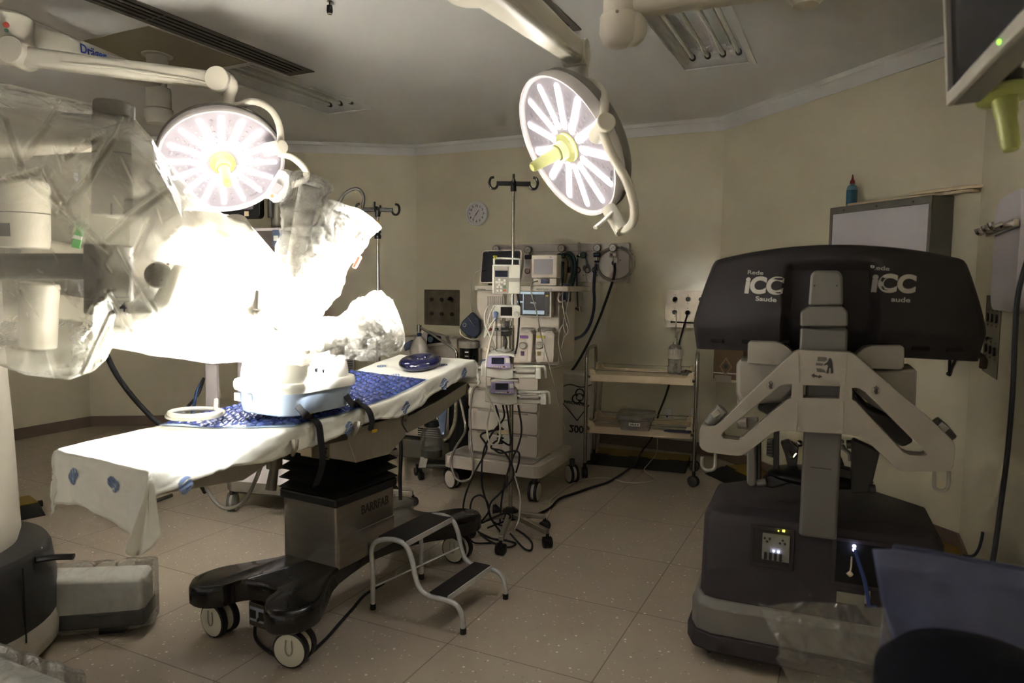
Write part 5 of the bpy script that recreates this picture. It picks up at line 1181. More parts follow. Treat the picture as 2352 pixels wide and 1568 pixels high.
# worktop and upper body
m_ = M(); m_.bx(cx0-.03, cx1+.03, -.02, .58, zt, zt+.03); m_.build('worktop', ANW, an, bevel=.01)
ux0, ux1 = A(1100, 750, .2).x, A(1282, 750, .2).x; uz = A(1180, 668, .2).z
m_ = M(); m_.bx(ux0, ux1, .22, .56, zt+.03, uz); m_.build('upper_body', ANW, an, bevel=.012)
m_ = M(); m_.bx(ux0-.0, A(1160, 750, .2).x, .16, .24, A(1120, 800, .2).z, uz); lf = m_.build('left_tower', ANW, an, bevel=.01)
m_ = M()
for i in range(9):
    q = A(1120+i*4.6, 680, .158); m_.bx(q.x, q.x+.007, .155, .162, A(1120, 742, .158).z, q.z)
m_.build('flow_tube_window', ANG, an)
pbox(A, 'knob_panel', 1109, 748, 1160, 772, .155, .01, ANG, an, .002)
for px, mt in ((1127, REDK), (1142, BLACK)): q = A(px, 756, .155); M().lathe([(.012, 0), (.013, .012), (.009, .02), (0, .02)], q, (0, -1, 0), 14).build('control_knob', mt, an)
for px, mt in ((1116, YLAB), (1131, BLUEC)):
    q = A(px, 801, .15); m_ = M(); m_.lathe([(.018, 0), (.02, .006), (.02, .016), (.0165, .017), (.016, .012), (0, .012)], q, (0, -1, 0), 22); m_.build('pressure_gauge', ANW, an); M().lathe([(.0165, .0165), (.0185, .0165), (.0185, .018), (.0165, .018)], q, (0, -1, 0), 22, cap=False).build('gauge_rim', mt, an)
m_ = M(); a, b = A(1090, 656, .12), A(1310, 670, .12); m_.extrude([(x, y, b.z) for x, y in rrect(a.x, b.x, .1, .58, .03, 4)], (0, 0, a.z-b.z+.004)); m_.build('top_shelf', ANW, an, bevel=.006)
words('lettering', 'mindray', .02, GREYT, an, A(1106, 664, .097), (1, 0, 0), (0, -1, 0)); words('lettering', 'WATO EX-35', .02, GREYT, an, A(1250, 665, .097), (1, 0, 0), (0, -1, 0))
# ventilator screen
sb = pbox(A, 'ventilator_screen', 1186, 668, 1266, 729, .1, .06, ANW, an, .006)
scr = mat('grey_lit_display', '4a4a50', .2)
def dis(nm, x0, y0, x1, y1, mt, y=.098): a, b = A(x0, y0, y), A(x1, y1, y); return M().bx(a.x, b.x, y, y+.002, b.z, a.z).build(nm, mt, sb)
dis('display', 1187, 669, 1262, 726, BLACK, .0985); dis('display_image', 1188, 671, 1250, 723, scr, .0975)
PALE = emat('pale_screen_light', 'aebfc9', .25)
for r_ in ((1195, 669.5, 1250, 676), (1188, 691, 1201, 695), (1201, 671, 1202, 722), (1201, 712, 1250, 722)): dis('screen_bar', *r_, PALE, .0968)
words('lettering', 'Standby', .014, PALE, sb, A(1225, 695, .0965), (1, 0, 0), (0, -1, 0), bold=.0004)
dis('alarm_key', 1253, 677, 1259, 681, YLAB, .0965); q = A(1256, 719, .098); M().cyl(q, q-V((0, .012, 0)), .012, n=16).build('rotary_knob', BLACK, sb)
# vaporisers
for x0, x1, mt in ((1191, 1226, PURPLE), (1229, 1276, YLAB)):
    p0, p1 = A(x0, 766, .14), A(x1, 832, .14); w_ = p1.x-p0.x
    v_ = ppoly(A, 'vaporiser', [(x0+2, 762), (x1-8, 760), (x1-2, 768), (x1-3, 790), (x1-6, 832), (x0+2, 832), (x0, 800)], .12, .13, ANW, an, .006)
    M().lathe([(.0, 0), (w_*.42, 0), (w_*.42, .02), (w_*.36, .03), (0, .03)], ((p0.x+p1.x)/2-.008, .185, p0.z+.012), (0, 0, 1), 24).build('dial', ANG, v_)
    def q_(nm, a, b, c, d, m2): a_, b_ = A(a, b, .118), A(c, d, .118); M().bx(a_.x, b_.x, .1165, .121, b_.z, a_.z).build(nm, m2, v_)
    q_('colour_label', x0+3, 770, x0+22, 777, mt); q_('colour_label', x0+5, 806, x0+13, 817, mt)
    q_('front_block', x0+2, 786, x0+20, 827, ANW)
    M().lathe([(.0, 0), (.03, 0), (.032, .015), (.024, .024), (0, .024)], A(x0+12, 793, .118), (0, -1, 0), 18, sy=.8).build('filler_cap', ANG, v_)
# absorber canister, cuff, gas bag arm
q = A(1077, 845, .12)
c_ = M(); c_.lathe([(.0, 0), (.068, 0), (.07, .01), (.07, .15), (.0, .15)], q, n=30); c_ = c_.build('absorber_canister', mat('smoked_canister', '121213', .15), an)
M().lathe([(.071, .15), (.078, .152), (.078, .2), (.07, .205), (0, .205)], q, n=30).build('canister_lid', mat('clear_grey_lid', '7b7672', .25, var=.08), c_)
m_ = M()
for i in range(4): m_.box(q+V((.018, -.07, .035+i*.03)), (.028, .003, .009))
m_.build('scale_marks', PUMPW, c_)
M().ball(A(1118, 838, .1)+V((0, 0, .01)), (.05, .04, .035), 16).build('face_mask', mat('clear_blue_mask', '6a7891', .2), an)
M().tube([A(1051, 850, .1), A(1049, 815, .1), A(1042, 800, .1), A(1010, 780, .1), A(985, 763, .1), A(965, 752, .1), A(962, 748, .1)], .009, 10, k=5).build('bag_arm', CHROME, an)
q = A(963, 752, .1); M().cyl(q+V((0, 0, .02)), q-V((0, 0, .03)), .018, n=16).build('bag_mount', CHROME, an)
m_ = M(); m_.lathe([(.012, 0), (.016, -.05), (.055, -.09), (.075, -.15), (.07, -.24), (.03, -.3), (0, -.31)], A(963, 756, .1), n=26, sx=.8); m_.build('breathing_bag', mat('grey_translucent_bag', '918d88', .35, var=.05), an)
m_ = M(); m_.cyl(A(963, 764, .1), A(963, 775, .1), .017, n=14); m_.build('bag_collar', BLUEC, an)
# side arm bits on the right
q = A(1300, 670, .15); M().tube([q+V((-.03, 0, -.01)), q+V((-.045, -.03, -.04)), q+V((-.03, -.03, -.07)), q+V((0, -.01, -.06))], .007, 8).build('side_hook', ANW, an)
M().box(A(1302, 672, .2), (.055, .05, .13)).build('side_handset', mat('dark_navy_plastic', '20243a', .5), an, bevel=.01)
M().cyl(A(1288, 684, .16), A(1288, 684, .13), .02, n=14).build('side_knob', BLACK, an)
# monitors on top
mo = thing('patient_monitor', 'dark wide patient monitor standing on the left of the anaesthesia machine', 'monitor', WM(an) @ A(1147, 655, .25), AR); Fm = Fr(mo.location, AR)
ppoly(Fm, 'case', [(1112, 575), (1194, 573), (1199, 577), (1197, 615), (1190, 649), (1105, 651), (1101, 646), (1107, 580)], -.05, .05, ANW, mo, .006)
ppoly(Fm, 'screen', [(1113, 577), (1192, 575.5), (1195, 579), (1193, 615), (1187, 646), (1106, 648), (1104, 645), (1109, 581)], -.056, .006, SCREEN, mo, .002)
M().box((0, .02, .015), (.16, .1, .03)).build('foot', DGREY, mo, bevel=.004)
words('lettering', 'mindray', .011, GREYT, mo, Fm(1118, 578, -.0568), (1, 0, 0), (0, -1, 0)); words('lettering', 'BeneView T8', .01, GREYT, mo, Fm(1183, 577, -.0568), (1, 0, 0), (0, -1, 0))
mw = thing('patient_monitor', 'small white monitor with grey screen standing on the right of the anaesthesia machine', 'monitor', WM(an) @ A(1250, 656, .2), AR); Fw = Fr(mw.location, AR)
pbox(Fw, 'case', 1220, 585, 1279, 639, -.03, .09, ANW, mw, .008); pbox(Fw, 'screen', 1226, 595, 1269, 629, -.032, .004, mat('pale_grey_screen', '8d8a92', .25), mw, .001)
pbox(Fw, 'module_rack', 1225, 639, 1278, 656, -.02, .1, ANW, mw, .004); pbox(Fw, 'module', 1242, 641, 1262, 651, -.024, .01, mat('blue_module', '27305e', .4), mw, .002); p = Fw(1258, 645, -.026); M().ball(p, .009, 10).build('connector', CHROME, mw)
words('lettering', 'BIS', .012, GREYT, mw, Fw(1265, 590.5, -.0305), (1, 0, 0), (0, -1, 0))
p = Fw(1235, 645, -.026)
cable('sensor_cable', 'thin grey cable hanging from the small white monitor across the vaporisers', 'cable', [WM(mw) @ p, AY(1222, 650, 4.9), AY(1220, 670, 4.88), AY(1232, 715, 4.85), AY(1245, 780, 4.82), AY(1262, 840, 4.8), AY(1275, 890, 4.8), AY(1290, 960, 4.85), AY(1298, 985, 4.95)], .0045, mat('pale_grey_cable', 'a8a49c', .5), 'thin grey cables on the anaesthesia machine')
for k, pts in enumerate(([(1295, 655), (1292, 690), (1298, 730), (1305, 760), (1296, 775), (1290, 800)], [(1308, 668), (1304, 700), (1294, 745), (1303, 770), (1308, 750), (1300, 715)], [(1293, 745), (1285, 762), (1284, 795), (1292, 830)])):
    cable('lead_wire', 'looped pale wires hanging on the right side of the anaesthesia machine', 'cable', [WM(an) @ A(a, b, .12+.02*k) for a, b in pts], .004, mat('pale_grey_cable', 'a8a49c', .5), 'pale wires beside the gas hoses')
# blood pressure cuff
cf_ = WM(an) @ A(1078, 745, .1); t = thing('pressure_cuff', 'navy blood pressure cuff hanging at the left of the anaesthesia machine', 'cuff', cf_, AR); Fc = Fr(cf_, AR)
NAVY = mat('navy_nylon', '232a3e', .7, bump=.15, bscale=150)
ppoly(Fc, 'cuff', [(1083, 716), (1101, 735), (1101, 766), (1090, 777), (1072, 772), (1054, 752), (1060, 738)], -.03, .04, NAVY, t, .012)
for k in range(3): p, q = Fc(1074+k*4, 728+k*6, -.032), Fc(1088+k*4-6, 738+k*6-1, -.032); M().tube([p, q], .0012, 4, k=1).build('print_line', PUMPW, t)
M().lathe([(.012, 0), (.014, 0), (.014, .001), (.012, .001)], Fc(1067, 746, -.031), (0, -1, 0), 20, cap=False).build('print_ring', PUMPW, t)
cable('cuff_hose', 'pale hose loop under the navy cuff', 'hose', [WM(an) @ A(a, b, .08) for a, b in ((1056, 756), (1058, 768), (1070, 776), (1088, 780), (1098, 776))], .006, HOSE)
cable('cuff_wire', 'thin wires rising from the navy cuff beside the dark monitor', 'cable', [WM(an) @ A(a, b, .15) for a, b in ((1085, 718), (1082, 690), (1085, 640), (1092, 625), (1104, 620))], .003, mat('pale_grey_cable', 'a8a49c', .5))
# tubes falling in front of the drawers
CLR = mat('clear_tubing', '8f8a82', .25, var=.05)
cable('breathing_tube', 'clear tube looping from the drawer front to the floor of the anaesthesia machine', 'hose', [WM(an) @ A(a, b, c) for a, b, c in ((1095, 885, .03), (1085, 900, .0), (1080, 950, -.02), (1082, 1020, -.06), (1087, 1060, -.12), (1083, 1095, -.14), (1062, 1105, -.14), (1045, 1095, -.13), (1036, 1060, -.12), (1045, 1030, -.1), (1068, 990, -.06), (1064, 950, 0), (1056, 915, .05), (1050, 880, .08))], .009, CLR)
# ---------------------------------------------------------------- drip stand with pumps
IO = V((.0, 4.18, 0)); iv_ = thing('drip_stand', 'steel drip stand with black hooks carrying pumps in front of the anaesthesia machine', 'drip stand', IO, 0)
def drip_stand(t, O, top, legs, extra=None):
    F = Fr(O, 0)
    M().cyl((0, 0, .1), (.0, 0, 1.25), .0135, n=18).build('lower_pole', CHROME, t); M().cyl((0, 0, 1.1), (0, 0, top), .009, n=16).build('upper_pole', CHROME, t)
    M().lathe([(.0, .07), (.05, .07), (.055, .09), (.05, .12), (.022, .14), (0, .14)], n=24).build('hub', BLACK, t)
    for lx, ly in legs:
        d = V((lx, ly, 0)); n_ = d.normalized(); o = M().extrude([n_*.03+V((-n_.y*.018, n_.x*.018, .085)), n_*.03-V((-n_.y*.018, n_.x*.018, -.085)), d-V((-n_.y*.014, n_.x*.014, -.075)), d+V((-n_.y*.014, n_.x*.014, .075))], (0, 0, .03)).build('leg', STEEL, t, bevel=.004)
        caster(t, lx, ly, math.degrees(math.atan2(ly, lx))+70, .032, .045, 'caster', hub=BLACK, tyre=BLACK, top=.08, fork=BLACK)
    h = M(); z = top
    h.cyl((0, 0, z-.03), (0, 0, z+.03), .018, n=14); h.box((0, 0, z+.015), (.2, .022, .026)); h.box((0, 0, z+.02), (.022, .14, .022)); h.build('hook_block', BLACK, t, bevel=.004)
    for sx_ in (-1, 1):
        M().tube([(sx_*.09, 0, z+.015), (sx_*.105, 0, z-.012), (sx_*.13, 0, z-.012), (sx_*.142, 0, z+.015), (sx_*.135, 0, z+.045), (sx_*.115, 0, z+.052)], .0075, 8, k=4).build('hook', BLACK, t)
        M().tube([(0, sx_*.06, z+.015), (0, sx_*.085, z+.0), (0, sx_*.1, z+.02), (0, sx_*.098, z+.055)], .0065, 8, k=4).build('hook', BLACK, t)
drip_stand(iv_, IO, 2.07, [(-.051, -.4), (.213, -.29), (.21, -.02), (-.235, -.14), (-.09, .28)])
SO = V((-.885, 4.62, 0)); st2 = thing('drip_stand', 'drip stand with black hooks standing behind the draped robot arms', 'drip stand', SO, 0)
drip_stand(st2, SO, 1.955, [(.23, -.02), (.05, .25), (-.2, .14), (-.18, -.17), (.06, -.26)])
M().lathe([(.0, 0), (.02, .002), (.024, .02), (.016, .035), (.024, .04), (.022, .055), (0, .06)], (0, 0, 1.78), n=18).build('height_collar', BLACK, st2); M().cyl((0, 0, 1.86), (0, 0, 1.9), .0095, n=14).build('yellow_sticker', YELLOW, st2)
IF = Fr(IO, 0)
def onpole(nm, label, cat, px, py, group=None):
    p = AY(px, py, 4.18); t = thing(nm, label, cat, p, 0, group); return t, Fr(p, 0)
# infusion pump
t, F = onpole('infusion_pump', 'white infusion pump with handle and keypad, topmost on the drip stand', 'infusion pump', 1163, 675)
pbox(F, 'body', 1131, 607, 1195, 675, -.1, .11, PUMPW, t, .006); M().tube([F(a, b, -.05) for a, b in ((1135, 607), (1135, 598), (1140, 593), (1190, 595), (1194, 600), (1194, 607))], .006, 8, k=4).build('handle', PUMPW, t)
pbox(F, 'keypad', 1134, 611, 1168, 673, -.103, .004, GREYP, t, .001); pbox(F, 'display', 1137, 621, 1166, 636, -.106, .004, LCD, t, .001)
pbox(F, 'grey_band', 1169, 638, 1193, 647, -.103, .004, GREYP, t, .001)
for x, y, mt in ((1147, 642, PUMPW), (1147, 654, PUMPW), (1141, 648, PUMPW), (1153, 648, PUMPW), (1147, 648, PUMPW), (1159, 644, PUMPW), (1159, 651, PUMPW), (1143, 659, PUMPW), (1151, 659, PUMPW), (1143, 667, PUMPW), (1151, 667, PUMPW), (1159, 659, GRN), (1159, 667, ORG)):
    q = F(x, y, -.105); M().box(q, (.0135, .004, .0135)).build('key', mt, t, bevel=.001)
M().tube([F(1139, 595, -.06), F(1134, 588, -.065), F(1141, 589, -.055)], .005, 6, k=3).build('yellow_tag', YLAB, t)
# small monitor head
t, F = onpole('temperature_monitor', 'small white monitor with black screen and round dial on the drip stand', 'monitor', 1163, 731)
m_ = M(); a, b = F(1131, 700, -.08), F(1195, 730, -.08); m_.plate(rrect(a.x, b.x, b.z, a.z, .015, 4), [], lambda x, z, d: V((x, -.09+d, z)), .06); m_.build('body', PUMPW, t, bevel=.006)
pbox(F, 'screen', 1150, 705, 1176, 725, -.094, .005, SCREEN, t, .001); q = F(1186, 721, -.09); M().lathe([(.016, 0), (.016, .012), (.011, .016), (0, .016)], q, (0, -1, 0), 22).build('dial', PUMPW, t, bevel=.001)
q = F(1139, 718, -.09); m_ = M(); m_.cyl(q, q+V((-.002, -.05, -.045)), .013, .008, n=14); m_.build('blue_connector', mat('pale_blue_connector', '7087b3', .4), t)
M().bx(-.03, .03, -.03, .02, F(1163, 722, 0).z, F(1163, 710, 0).z).build('clamp', DGREY, t)
# syringe pumps
def syringe_pump(label, dx, dy, slide):
    t, F = onpole('syringe_pump', label, 'syringe pump', 1163+dx, 870+dy, 'syringe pumps on the drip stand'); G = lambda a, b, y=0: F(a+dx, b+dy, y)
    def pb_(nm, x0, y0, x1, y1, y, dep, mt, par=t, bev=.004): a, b = G(x0, y0, y), G(x1, y1, y); return M().bx(a.x, b.x, y, y+dep, b.z, a.z).build(nm, mt, par, bevel=bev)
    M().extrude([G(*q, -.1) for q in ((1105, 836), (1110, 833), (1178, 836), (1180, 868), (1160, 872), (1104, 863))], V((0, .12, 0))).build('body', PUMPW, t, bevel=.006)
    M().extrude([G(*q, -.13) for q in ((1120, 818), (1170, 816), (1174, 845), (1160, 848), (1118, 844), (1116, 838))], V((0, .1, 0))).build('control_head', LILAC, t, bevel=.006)
    M().extrude([G(*q, -.12) for q in ((1116, 816), (1128, 811), (1182, 814), (1184, 822), (1172, 818), (1120, 819))], V((0, .12, 0))).build('head_cover', PUMPW, t, bevel=.005)
    pb_('display', 1129, 821, 1158, 836, -.1335, .005, LCD, bev=.001)
    for i in range(7):
        q = G(1131+i*5.3, 842, -.1335); M().box(q, (.009, .005, .007)).build('key', REDK if i == 5 else PUMPW, t, bevel=.001)
    pb_('key_panel', 1161, 822, 1171, 833, -.1335, .004, PUMPW, bev=.001)
    pb_('slide_rail', 1178, 847, 1236, 853, -.08, .03, PUMPW); pb_('slide_base', 1178, 858, 1240, 868, -.08, .06, PUMPW); pb_('top_rail', 1180, 838, 1248, 844, -.06, .03, PUMPW)
    pb_('plunger_head', 1230+slide, 846, 1243+slide, 871, -.12, .09, PUMPW, bev=.006); M().tube([G(1246, 840, -.05), G(1252, 845, -.05), G(1253, 868, -.05)], .009, 8, k=3).build('guard', PUMPW, t)
    q = G(1186, 853, -.09); M().cyl(q, G(1228, 853, -.09), .012, n=14).build('syringe_barrel', mat('clear_syringe', 'a9a69d', .2), t)
    M().bx(-.04, .05, -.03, .03, G(1160, 862).z, G(1160, 845).z).build('pole_clamp', DGREY, t); return t
syringe_pump('upper white syringe pump with lilac keypad on the drip stand', 0, 0, 0)
syringe_pump('lower white syringe pump with lilac keypad on the drip stand', 9, 59, 3)
# pump accessories: basket and transformer above, socket strip below
t, F = onpole('warmer_basket', 'small wire basket with black adapter hung on the drip stand above the pumps', 'basket', 1158, 812)
pbox(F, 'adapter', 1150, 753, 1172, 772, -.06, .04, BLACK, t, .004); pbox(F, 'adapter_plug', 1160, 738, 1169, 752, -.05, .03, DGREY, t, .004)
for yy in (752, 800): M().tube([F(a, yy+b, c) for a, b, c in ((1136, 0, 0), (1142, 6, -.09), (1165, 8, -.1), (1180, 3, -.06), (1178, -2, .0))], .003, 6).build('wire_ring', CHROME, t)
for x in (1141, 1151, 1170): M().tube([F(x, 735, -.07), F(x, 800, -.07)], .0025, 6, k=1).build('wire_rod', CHROME, t)
m_ = M(); m_.lathe([(.0, 0), (.075, 0), (.08, .012), (.03, .03), (.02, .04), (0, .04)], F(1157, 812, -.02), n=24); m_.build('top_cap', PUMPW, t)
m_ = M(); m_.tube([F(1160, 772, -.06), F(1163, 785, -.07), F(1161, 800, -.05)], .006, 8); m_.build('adapter_cord', BLACK, t)
t, F = onpole('socket_strip', 'white socket strip taped upright to the drip stand below the pumps', 'socket strip', 1165, 1038)
pbox(F, 'body', 1154, 966, 1171, 1038, -.05, .04, PUMPW, t, .004); M().bx(F(1152, 0).x, F(1180, 0).x, -.055, .02, F(0, 982).z, F(0, 972).z).build('tape', CREAM, t, bevel=.003)
for yy in (984, 995, 1005, 1015): q = F(1153, yy, -.04); M().cyl(q+V((.01, 0, 0)), q-V((.03, .01, .003)), .011, .007, n=12).build('plug', BLACK, t)
# stand cables
def cb(label, pts, r=.0055, mt=RUBBER, group='black cables tangled on the drip stand', nm='cable'): cable(nm, label, 'cable', [AZ(a, b, .008) if y == 'f' else AY(a, b, y) for a, b, y in pts], r, mt, group)
BL = 'black pump cable looping down to the foot of the drip stand'
cb(BL, [(1138, 930, 4.08), (1145, 958, 4.06), (1143, 984, 4.05), (1125, 990, 4.03), (1104, 1000, 4.0), (1118, 1030, 4.0), (1090, 1085, 3.98), (1068, 1140, 3.98), (1064, 1185, 3.95), (1074, 1225, 3.92), (1090, 1246, 3.9), (1130, 1246, 'f')])
cb(BL, [(1155, 930, 4.1), (1157, 960, 4.1), (1130, 995, 4.02), (1110, 1040, 4.0), (1107, 1110, 4.0), (1120, 1160, 4.0), (1132, 1196, 4.05), (1160, 1210, 'f')])
cb(BL, [(1163, 930, 4.1), (1168, 965, 4.1), (1172, 1020, 4.1), (1146, 1010, 4.03), (1128, 1028, 4.0), (1160, 1040, 4.0), (1180, 1090, 4.0), (1150, 1130, 3.98), (1127, 1155, 3.95), (1125, 1185, 3.95), (1150, 1222, 'f')])
cb(BL, [(1190, 930, 4.12), (1198, 985, 4.1), (1190, 1025, 4.08), (1178, 1050, 4.06), (1160, 1105, 4.02), (1152, 1150, 4.0), (1148, 1200, 'f')])
cb(BL, [(1085, 1205, 3.9), (1080, 1170, 3.92), (1086, 1145, 3.95), (1103, 1137, 3.96), (1118, 1150, 3.96), (1122, 1175, 3.98), (1105, 1200, 4.0), (1130, 1190, 4.0), (1160, 1178, 4.0), (1170, 1190, 4.05), (1120, 1212, 'f')])
cb(BL, [(1100, 1222, 'f'), (1130, 1236, 'f'), (1160, 1240, 'f'), (1185, 1248, 'f'), (1165, 1256, 'f'), (1125, 1242, 'f'), (1098, 1220, 'f')])
cb(BL, [(1172, 1225, 3.9), (1185, 1240, 3.85), (1205, 1260, 'f'), (1220, 1262, 'f'), (1221, 1245, 'f'), (1205, 1228, 'f'), (1185, 1215, 'f')])
cb(BL, [(1185, 1085, 4.06), (1192, 1060, 4.04), (1192, 1040, 4.02), (1180, 1035, 4.0), (1150, 1040, 4.0), (1135, 1032, 4.0)])
cb('black cable running down behind the small pump monitor on the drip stand', [(1188, 676, 4.15), (1193, 700, 4.12), (1192, 740, 4.1), (1188, 790, 4.1), (1183, 812, 4.12)], .006)
WC = mat('white_cable', 'c6c2b6', .45)
def wcb(label, pts, r=.005): cb(label, pts, r, WC, 'white cables on the drip stand', 'white_cable')
wcb('white cable looping left of the pump monitor down past the syringe pumps', [(1139, 728, 4.06), (1133, 760, 4.02), (1122, 800, 4.0), (1116, 840, 3.98), (1116, 880, 3.98), (1122, 910, 3.98), (1135, 940, 4.0), (1148, 975, 4.0), (1146, 1010, 4.0), (1135, 1022, 4.0), (1122, 1010, 4.0), (1119, 975, 4.02), (1127, 930, 4.05)], .006)
wcb('white cable loop beside the small pump monitor', [(1131, 698, 4.1), (1120, 706, 4.06), (1113, 725, 4.04), (1116, 750, 4.02), (1130, 780, 4.02), (1136, 800, 4.04)])
wcb('white cable crossing to the left of the drip stand', [(1136, 702, 4.08), (1124, 725, 4.05), (1113, 774, 4.04), (1122, 755, 4.03), (1138, 730, 4.02)])
wcb('white cable falling down the right side of the pole to the floor', [(1180, 1085, 4.1), (1190, 1120, 4.08), (1195, 1150, 4.05), (1192, 1190, 4.0), (1185, 1210, 3.98), (1178, 1220, 'f')])
cable('floor_cable', 'thick black cable running over the floor from the drip stand to the trolley', 'cable', [AZ(a, b, .009) for a, b in ((1200, 1190), (1240, 1178), (1265, 1165), (1285, 1145), (1320, 1132), (1360, 1118), (1400, 1105))]+[AZ(1440, 1080, .02), AZ(1458, 1066, .07), AY(1475, 1035, 5.95), AY(1500, 1000, 6.1), AY(1513, 950, 6.2), AY(1530, 905, 6.22), AY(1550, 835, 6.22), AY(1562, 780, 6.2), AY(1580, 717, 6.2)], .008, RUBBER, 'black cables')
cable('floor_wire', 'thin white wire lying on the floor between drip stand and trolley', 'cable', [AZ(a, b, .005) for a, b in ((1252, 1198), (1262, 1175), (1264, 1150), (1280, 1135), (1320, 1108), (1360, 1098), (1400, 1098), (1440, 1108), (1490, 1106), (1503, 1098), (1480, 1080))]+[AZ(1490, 1064, .06), AY(1508, 1040, 5.9), AY(1510, 1005, 6.05), AY(1513, 985, 6.1)], .0035, WC)
# ================================================================ GAS PANEL ON THE BACK WALL
BR = YAW-pi/2
gp, _ = onwall('b', 1290, 603); gas = thing('medical_gas_rail', 'long grey wall panel of medical gas outlets above the anaesthesia machine', 'gas panel', gp, BR); G = Fr(gp, BR)
GPM = mat('gas_panel_grey', 'bdb6b1', .4, var=.04)
a, b = G(1131, 562, -.06), G(1443, 649, -.06)
m_ = M(); m_.plate(rrect(a.x, b.x, b.z, a.z, .02, 4), [], lambda x, z, d: V((x, -.06+d, z)), .059); m_.build('panel', GPM, gas, bevel=.01)
M().bx(a.x+.02, b.x-.02, -.0615, -.06, a.z-.075, a.z-.07).build('panel_seam', GREYP, gas)
RING = mat('dark_red_ring', '5a2226', .45)
for px, py in ((1212, 622), (1282, 620), (1308, 620), (1327, 620), (1350, 620), (1367, 620)):
    q = G(px, py, -.06); m_ = M(); m_.lathe([(.02, 0), (.03, 0), (.03, .008), (.022, .01)], q, (0, -1, 0), 24); o = m_.build('outlet', RING, gas); M().lathe([(0, .009), (.021, .0095), (.02, .012), (0, .012)], q, (0, -1, 0), 20).build('outlet_face', GREYP if px != 1308 else BLACK, o)
for px, py in ((1340, 632), (1372, 632), (1425, 597), (1428, 638)): q = G(px, py, -.061); M().cyl(q, q-V((0, .003, 0)), .005, n=8).build('screw', BLACK, gas)
def regulator(label, gx, gy, bx_, by, body, gauge_face, knob=None, stem=True):
    q = WM(gas) @ G(bx_, by, -.06); t = thing('gas_regulator', label, 'regulator', q, BR, 'pressure regulators on the gas panel'); F = Fr(q, BR)
    c = F(gx, gy, -.05); m_ = M(); m_.lathe([(0, -.012), (.033, -.012), (.036, -.006), (.036, .012), (.031, .013)], c, (0, -1, 0), 26); m_.build('gauge_case', DARKMETAL, t)
    M().lathe([(0, .0135), (.03, .0135), (.03, .0145), (0, .0145)], c, (0, -1, 0), 24).build('gauge_dial', gauge_face, t); M().tube([c-V((.012, .0155, .012)), c+V((.008, -.0155, .012))], .0015, 5, k=1).build('needle', BLACK, t)
    b0 = F(bx_, by, -.045); M().cyl(c-V((0, 0, .03)), b0, .008, n=10).build('stem', CHROME, t)
    m_ = M(); m_.cyl(b0-V((.03, 0, 0)), b0+V((.03, 0, 0)), .022, n=18); m_.cyl(b0-V((0, .01, 0)), b0-V((0, -.045, 0)), .018, n=14); m_.build('body', body, t, bevel=.003)
    if knob: k_ = b0-V((0, 0, .05)); M().cyl(b0, k_, .009, n=10).build('outlet_stem', CHROME, t); M().lathe([(.0, 0), (.014, 0), (.025, .006), (.025, .014), (.014, .02), (0, .02)], k_-V((0, 0, .02)), n=18).build('hose_nut', knob, t)
    return t
DIAL = mat('gauge_dial_white', 'aaa6a2', .3, var=.03); DIALL = mat('bright_gauge_dial', 'e6e2dc', .2, var=.02)
TEAL = mat('teal_rubber_hose', '2c4547', .5, var=.06); MUST = mat('mustard_hose', '6f6234', .5, var=.06); HOSEB = mat('blue_gas_hose', '2a3350', .45, var=.06)
regulator('dark dial regulator on the gas panel, partly behind the dark monitor', 1140, 572, 1140, 590, DARKMETAL, DIAL)
regulator('regulator with dark green body between the two monitors on the gas panel', 1213, 574, 1213, 590, mat('dark_blue_body', '2c2f45', .4), DIAL)
regulator('round dial regulator above the teal hoses on the gas panel', 1290, 570, 1291, 588, TEAL, DIAL, mat('dark_green_nut', '1d2a26', .5))
regulator('blue bodied regulator with dial, second from the right on the gas panel', 1372, 569, 1371, 585, mat('slate_blue_body', '2c3a4e', .4), DIALL, mat('blue_nut', '24295a', .5))
r5 = regulator('bright dial regulator with red button at the right end of the gas panel', 1408, 569, 1408, 585, GPM, DIALL)
F5 = Fr(r5.location, BR); q = F5(1405, 585, -.06); M().cyl(q, q-V((0, .02, 0)), .012, n=14).build('red_button', mat('dull_red', '5f231f', .4), r5)
M().cyl(F5(1411, 590, -.05), F5(1411, 604, -.05), .009, n=10).build('outlet_stem', CHROME, r5); M().ball(F5(1408, 604, -.05), (.014, .014, .02), 12).build('mauve_tip', mat('mauve', '5c4a66', .5), r5); M().box(F5(1415, 598, -.05), (.02, .012, .04)).build('white_tag', PUMPW, r5)
# flow meter
q = WM(gas) @ G(1331, 588, -.06); t = thing('flow_meter', 'clear upright flow meter tube with green base on the gas panel', 'flow meter', q, BR); F = Fr(q, BR)
M().cyl(F(1331, 584, -.05), F(1330, 556, -.05), .011, n=14).build('tube', film('flow_glass', 'd8d8d4', .25, .05, .1, 4, .4, .4), t); M().cyl(F(1331, 584, -.05), F(1331, 588, -.05), .014, n=14).build('collar', CHROME, t)
m_ = M(); m_.lathe([(0, 0), (.03, .002), (.032, .02), (.028, .035), (0, .038)], F(1341, 586, -.015), (0, -1, 0), 20); m_.build('green_base', mat('dark_green', '26402f', .45), t); M().ball(F(1328, 588, -.05), (.016, .016, .014), 12).build('nut', mat('black_green', '1c231d', .4), t)
